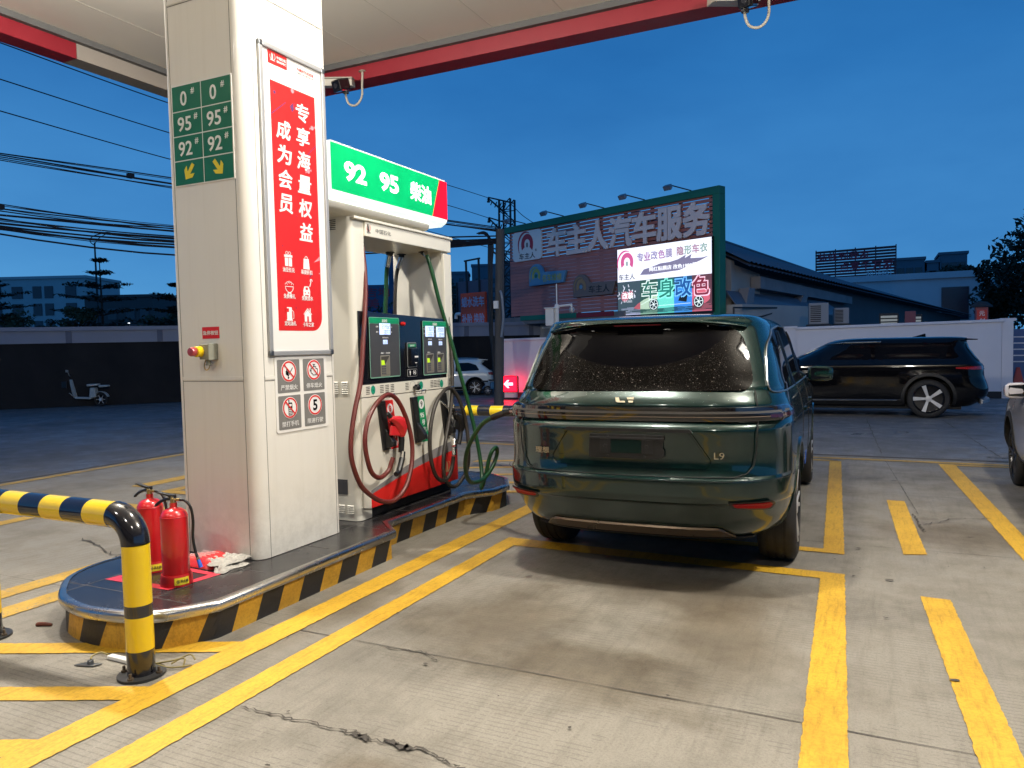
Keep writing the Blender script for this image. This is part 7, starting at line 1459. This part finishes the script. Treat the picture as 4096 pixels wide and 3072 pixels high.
# ------------------------------------------------------------------ towers and houses beyond the road
for i, (x, y, w_, h, q) in enumerate(((-128, 215, 11, 25, 'leftmost tower seen between pump and pole'), (-119, 222, 9, 27.5, 'second tower from the left between pump and pole'), (-111.5, 226, 8, 28.5, 'tallest pale tower just left of the pole'), (-104, 228, 9, 26, 'tower half hidden behind the pole'))):
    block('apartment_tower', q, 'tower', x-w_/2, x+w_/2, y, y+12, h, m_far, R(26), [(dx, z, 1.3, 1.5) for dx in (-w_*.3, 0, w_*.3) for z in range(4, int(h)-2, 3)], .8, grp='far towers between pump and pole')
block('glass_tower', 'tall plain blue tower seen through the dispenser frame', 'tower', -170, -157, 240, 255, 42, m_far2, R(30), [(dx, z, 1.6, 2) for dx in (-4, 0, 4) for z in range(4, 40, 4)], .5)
m_apt = mat('grey-white apartment render', (.46, .45, .46), .85, var=.12, scale=.15)
a0 = V((-146.25, 86.02, 0)); a1 = V((-132.0, 92.7, 0)); dd = (a1-a0); rot = math.atan2(dd.y, dd.x); c = (a0+a1)/2; Wd = 34
cc = a1 - dd.normalized()*Wd/2 + V((-dd.y, dd.x, 0)).normalized()*6
wins = [(x, z, 1.9 if abs(x-9) > 3 else 1.5, 2.1) for z in (2.6, 5.7, 8.9, 12.1) for x in (-15, -11.8, -8.4, -4.6, .2, 4.2, 7.9, 10.1, 14.2)]
block('apartment_building', 'grey-white apartment block with dark windows left of the layered tree', 'building', cc.x-Wd/2, cc.x+Wd/2, cc.y-6, cc.y+6, 15.6, m_apt, rot, wins, .5)
block('brick_building', 'low brown building right of the layered tree', 'building', -114, -103.5, 79, 92, 10.2, mat('brown render', (.10, .075, .075), .9, var=.2, scale=.3), R(26), [(dx, z, 1.3, 1.6) for dx in (-3.6, -1, 1.8, 4) for z in (3.6, 6.8)], .4)
# hoarding along the road
h0, h1 = V((-23.25, 13.44, 0)), V((-19.98, 16.84, 0)); hd = (h1-h0).normalized(); hn = V((hd.y, -hd.x, 0))
t = thing('hoarding', 'black construction hoarding with pale band on top along the road', 'hoarding', tuple(h0))
ha, hb = h0-hd*16, h0+hd*19
def hq(b, z0, z1, e0, e1, a=None, c=None): a, c = a or ha, c or hb; b.prism([a+hn*e0+V((0, 0, z0)), c+hn*e0+V((0, 0, z0)), c+hn*e0+V((0, 0, z1)), a+hn*e0+V((0, 0, z1))], hn*(e1-e0))
b = B(); hq(b, 0, 1.93, -.1, 0); b.done('panel', mat('black netting', (.006, .006, .007), .9, var=.3, scale=1), t)
m_band = mat('pale hoarding band', (.20, .225, .29), .6, var=.2, scale=.8)
b = B(); hq(b, 1.93, 2.30, -.08, .04); b.done('band', m_band, t); b = B(); hq(b, 2.30, 2.38, -.2, .10); hq(b, 2.36, 2.42, -.14, .05); b.done('top_rail', m_band, t)
for k in range(14):
    b = B(); p = ha+hd*(2.5*k+.3); hq(b, 1.93, 2.30, .041, .07, p, p+hd*.16); b.done('post', m_band if False else mat('post grey', (.10, .115, .16), .7), t)
t = thing('road_fence', 'plain black fence far behind the white SUV', 'fence', (-22, 36, 0))
b = B(); fa, fb = V((-30, 34, 0)), V((-14, 41, 0)); b.prism([fa, fb, fb+V((0, 0, 1.62)), fa+V((0, 0, 1.62))], V((-.1, .2, 0))); b.done('panel', mat('black sheet', (.010, .011, .013), .9), t); b = B(); b.prism([fa+V((.05, -.1, 1.62)), fb+V((.05, -.1, 1.62)), fb+V((.05, -.1, 1.68)), fa+V((.05, -.1, 1.68))], V((-.1, .2, 0))); b.done('top_rail', m_band, t)
t = thing('far_signboard', 'pale shop signboard with red characters seen through the dispenser frame', 'sign', (-60, 75, 0)); fs = PL((-49.5, 68, 0), (math.cos(R(28)), math.sin(R(28)), 0), (0, 0, 1))
b = B(); fs.rect(b, -3, 3.2, 4.2, 8.4, 0, .3); b.done('board', mat('dim board', (.10, .12, .20), .7), t); text('吉地', fs, .6, 7.6, 1.0, m_dr, t, off=.02, wid=2.6, d=.02, th=.02); text('业美', fs, -.8, 6.4, 1.1, m_dr, t, off=.02, wid=3.0, d=.02, th=.02); b = B(); fs.rect(b, -3, 3.2, 5.2, 5.7, .02, .02); b.done('blue_band', mat('blue band', (.02, .05, .25), .6), t); b = B(); fs.rect(b, -2.4, -2.1, 0, 4.2, -.05, .2); fs.rect(b, 2.2, 2.5, 0, 4.2, -.05, .2); b.done('support_post', m_lat, t)

# ------------------------------------------------------------------ trees and bushes
m_bark = mat('dark bark', (.035, .028, .024), .9, var=.3, scale=8)
def leaf_mat(n, c): return mat(n, c, .7, var=.55, scale=1.1)
m_lf = leaf_mat('dusk foliage', (.022, .042, .018)); m_lf2 = leaf_mat('deep foliage', (.012, .022, .010)); m_lf3 = leaf_mat('bush foliage', (.030, .050, .022))
def leaves(b, c, rx, ry, rz, n, sz, rnd, flat=False):
    for k in range(n):
        while True:
            p = V((rnd.uniform(-1, 1), rnd.uniform(-1, 1), rnd.uniform(-1, 1)))
            if p.length < 1: break
        q = V(c)+V((p.x*rx, p.y*ry, p.z*rz)); a = V((rnd.uniform(-1, 1), rnd.uniform(-1, 1), rnd.uniform(-.4, .4) if flat else rnd.uniform(-1, 1))).normalized(); d = a.orthogonal().normalized()
        if flat: d = V((-a.y, a.x, rnd.uniform(-.3, .3))).normalized()
        s = sz*rnd.uniform(.6, 1.4); b.add([q-a*s, q+d*s*.5, q+a*s, q-d*s*.5], [(0, 1, 2, 3)])
def layered_tree(label, x, y, h, wd, tiers, seed, z0=0):
    t = thing('layered_tree', label, 'tree', (x, y, 0), group='layered trees beyond the hoarding'); rnd = random.Random(seed)
    b = B(); b.tube([(x, y, 0), (x+.05, y, h*.5), (x, y, h*.98)], [.13, .08, .025], 8); tk = []
    cr = B()
    for k in range(tiers):
        u = k/(tiers-1); z = h*(.44+.54*u); rad = wd*(1-u)**.65*.5+.25
        nb = 7 if u < .8 else 4
        for j in range(nb):
            a = 2*math.pi*(j+rnd.uniform(-.3, .3))/nb; rr_ = rad*rnd.uniform(.7, 1.1); e = V((x+rr_*math.cos(a), y+rr_*math.sin(a), z+rr_*.10+rnd.uniform(-.05, .1)))
            b.tube([(x, y, z-.12), V((x, y, z-.05)).lerp(e, .6), e], [.028, .018, .008], 5)
            for f in np.linspace(.35, 1.05, 6): leaves(cr, V((x, y, z-.02)).lerp(e, f), .32, .32, .07, 15, .12, rnd, True)
    b.done('trunk', m_bark, t, smooth=True); cr.done('crown', m_lf2, t); return t
layered_tree('layered umbrella-like tree standing in the open left of the column', -41.66, 30.2, 7.25, 5.2, 6, 1)
layered_tree('layered tree partly cut off at the left edge of the frame', -47.2, 27.0, 6.6, 5.6, 6, 2)
layered_tree('layered tree half hidden by the left side of the column', -33.3, 28.5, 5.2, 4.4, 5, 3)
def bush(label, x, y, z, rx, ry, rz, n, sz, seed, mm, name='bush', cat='bush', grp='bushes beyond the hoarding', trunk=True, lumps=9):
    t = thing(name, label, cat, (x, y, 0), group=grp); rnd = random.Random(seed); cr = B(); b = B()
    b.tube([(x, y, 0), (x+.1, y, z)], [.12*rz+.04, .05*rz+.02], 7)
    for k in range(lumps):
        a = rnd.uniform(0, 6.28); q = rnd.uniform(.25, .85); c = V((x+rx*q*math.cos(a), y+ry*q*math.sin(a), z+rz*rnd.uniform(-.7, .75)*(1-q*.35)))
        f = rnd.uniform(.30, .5); leaves(cr, c, rx*f, ry*f, rz*f, n//lumps, sz, rnd); b.tube([(x+.1, y, z-rz*.5), c], [.03*rz+.01, .01], 5)
    cr.done('crown', mm, t); b.done('trunk', m_bark, t, smooth=True)
for i, (x, y, z, rx, rz, q) in enumerate(((-42.4, 29.0, 3.4, 1.3, 1.0, 'round dark bush just left of the layered tree trunk'), (-38.6, 31.6, 3.1, 1.6, .9, 'dark bush just right of the layered tree trunk'), (-36.2, 32.2, 3.2, 1.5, 1.0, 'low dark bush nearest the column'), (-45.2, 27.6, 3.0, 1.6, 1.2, 'dark bush low at the left edge'), (-34.0, 41, 3.0, 2.6, 1.6, 'bush left of the fence seen through the dispenser'), (-30, 44, 3.0, 3.0, 2.0, 'wide bush seen through the dispenser frame'))):
    bush(q, x, y, z, rx, rx, rz, 900, .12, 30+i, m_lf3)
for i, (x, y, h, q) in enumerate(((-33, 52, 7.6, 'dark tree left of the carwash sign'), (-27.5, 50, 6.3, 'dark tree behind the carwash sign'), (-24, 54, 6.5, 'dark tree right of the carwash sign'))): bush(q, x, y, h*.62, 2.6, 2.6, h*.36, 1500, .17, 50+i, m_lf2, 'broadleaf_tree', 'tree', 'dark trees behind the carwash sign')
for i, (x, y, z, rx, rz, q) in enumerate(((8.0, 66, 4.6, 2.6, 3.0, 'lower dark tree left in the clump at the far right'), (10.6, 62, 6.2, 3.0, 4.2, 'tallest dark tree at the right edge'), (6.3, 76, 6.3, 1.6, 1.3, 'small round tree crown beside the white building roof'), (12.6, 58, 4.6, 3.4, 4.4, 'dark tree nearest in the clump at the far right'))):
    bush(q, x, y, z, rx, rx, rz, 2600, .22, 70+i, m_lf2, 'broadleaf_tree', 'tree', 'dark trees at the far right', lumps=14)
t = thing('roof_weed', 'little weed growing on the shed ridge', 'plant', (-5.6, 27.6, 5)); rnd = random.Random(9); cr = B(); leaves(cr, (-5.25, 27.8, 5.35), .16, .16, .30, 60, .07, rnd); cr.done('leaves', m_lf2, t); b = B(); b.tube([(-5.25, 27.8, 4.9), (-5.2, 27.8, 5.5)], .012, 5); b.done('stem', m_bark, t)
# street lamp
t = thing('street_lamp', 'thin double-armed street lamp behind the layered tree', 'street lamp', (-46.45, 33.4, 0))
b = B(); b.tube([(-46.45, 33.4, 0), (-46.45, 33.4, 8.9)], [.10, .05], 8); b.done('pole', m_lat, t, smooth=True); b = B(); b.tube(spline([(-46.45, 33.4, 8.7), (-46.75, 33.3, 9.0), (-46.6, 33.45, 9.35), (-45.95, 33.85, 9.55)]), .03, 6); b.tube(spline([(-46.45, 33.4, 8.7), (-46.3, 33.5, 9.1), (-45.9, 33.9, 9.5)]), .025, 6); b.done('arm', m_lat, t, smooth=True); b = B(); b.box(-46.05, -45.6, 33.7, 34.0, 9.48, 9.58); b.done('lamp_head', m_lat, t, bevel=.03)
t = thing('bare_bulb', 'tiny lit white bulb at the foot of the brown building', 'lamp', (-40.2, 30.9, 3.0)); b = B(); b.lathe([(0, -.05), (.06, 0), (.06, .05), (0, .1)], (-40.9, 31.4, 3.35), 10); b.done('globe', mat('lit bulb', (1, 1, .95), .5, emit=3, ecol=(.9, .95, 1)), t); b = B(); b.tube([(-40.9, 31.4, 0), (-40.9, 31.4, 3.3)], .03, 6); b.done('stem', m_lat, t)
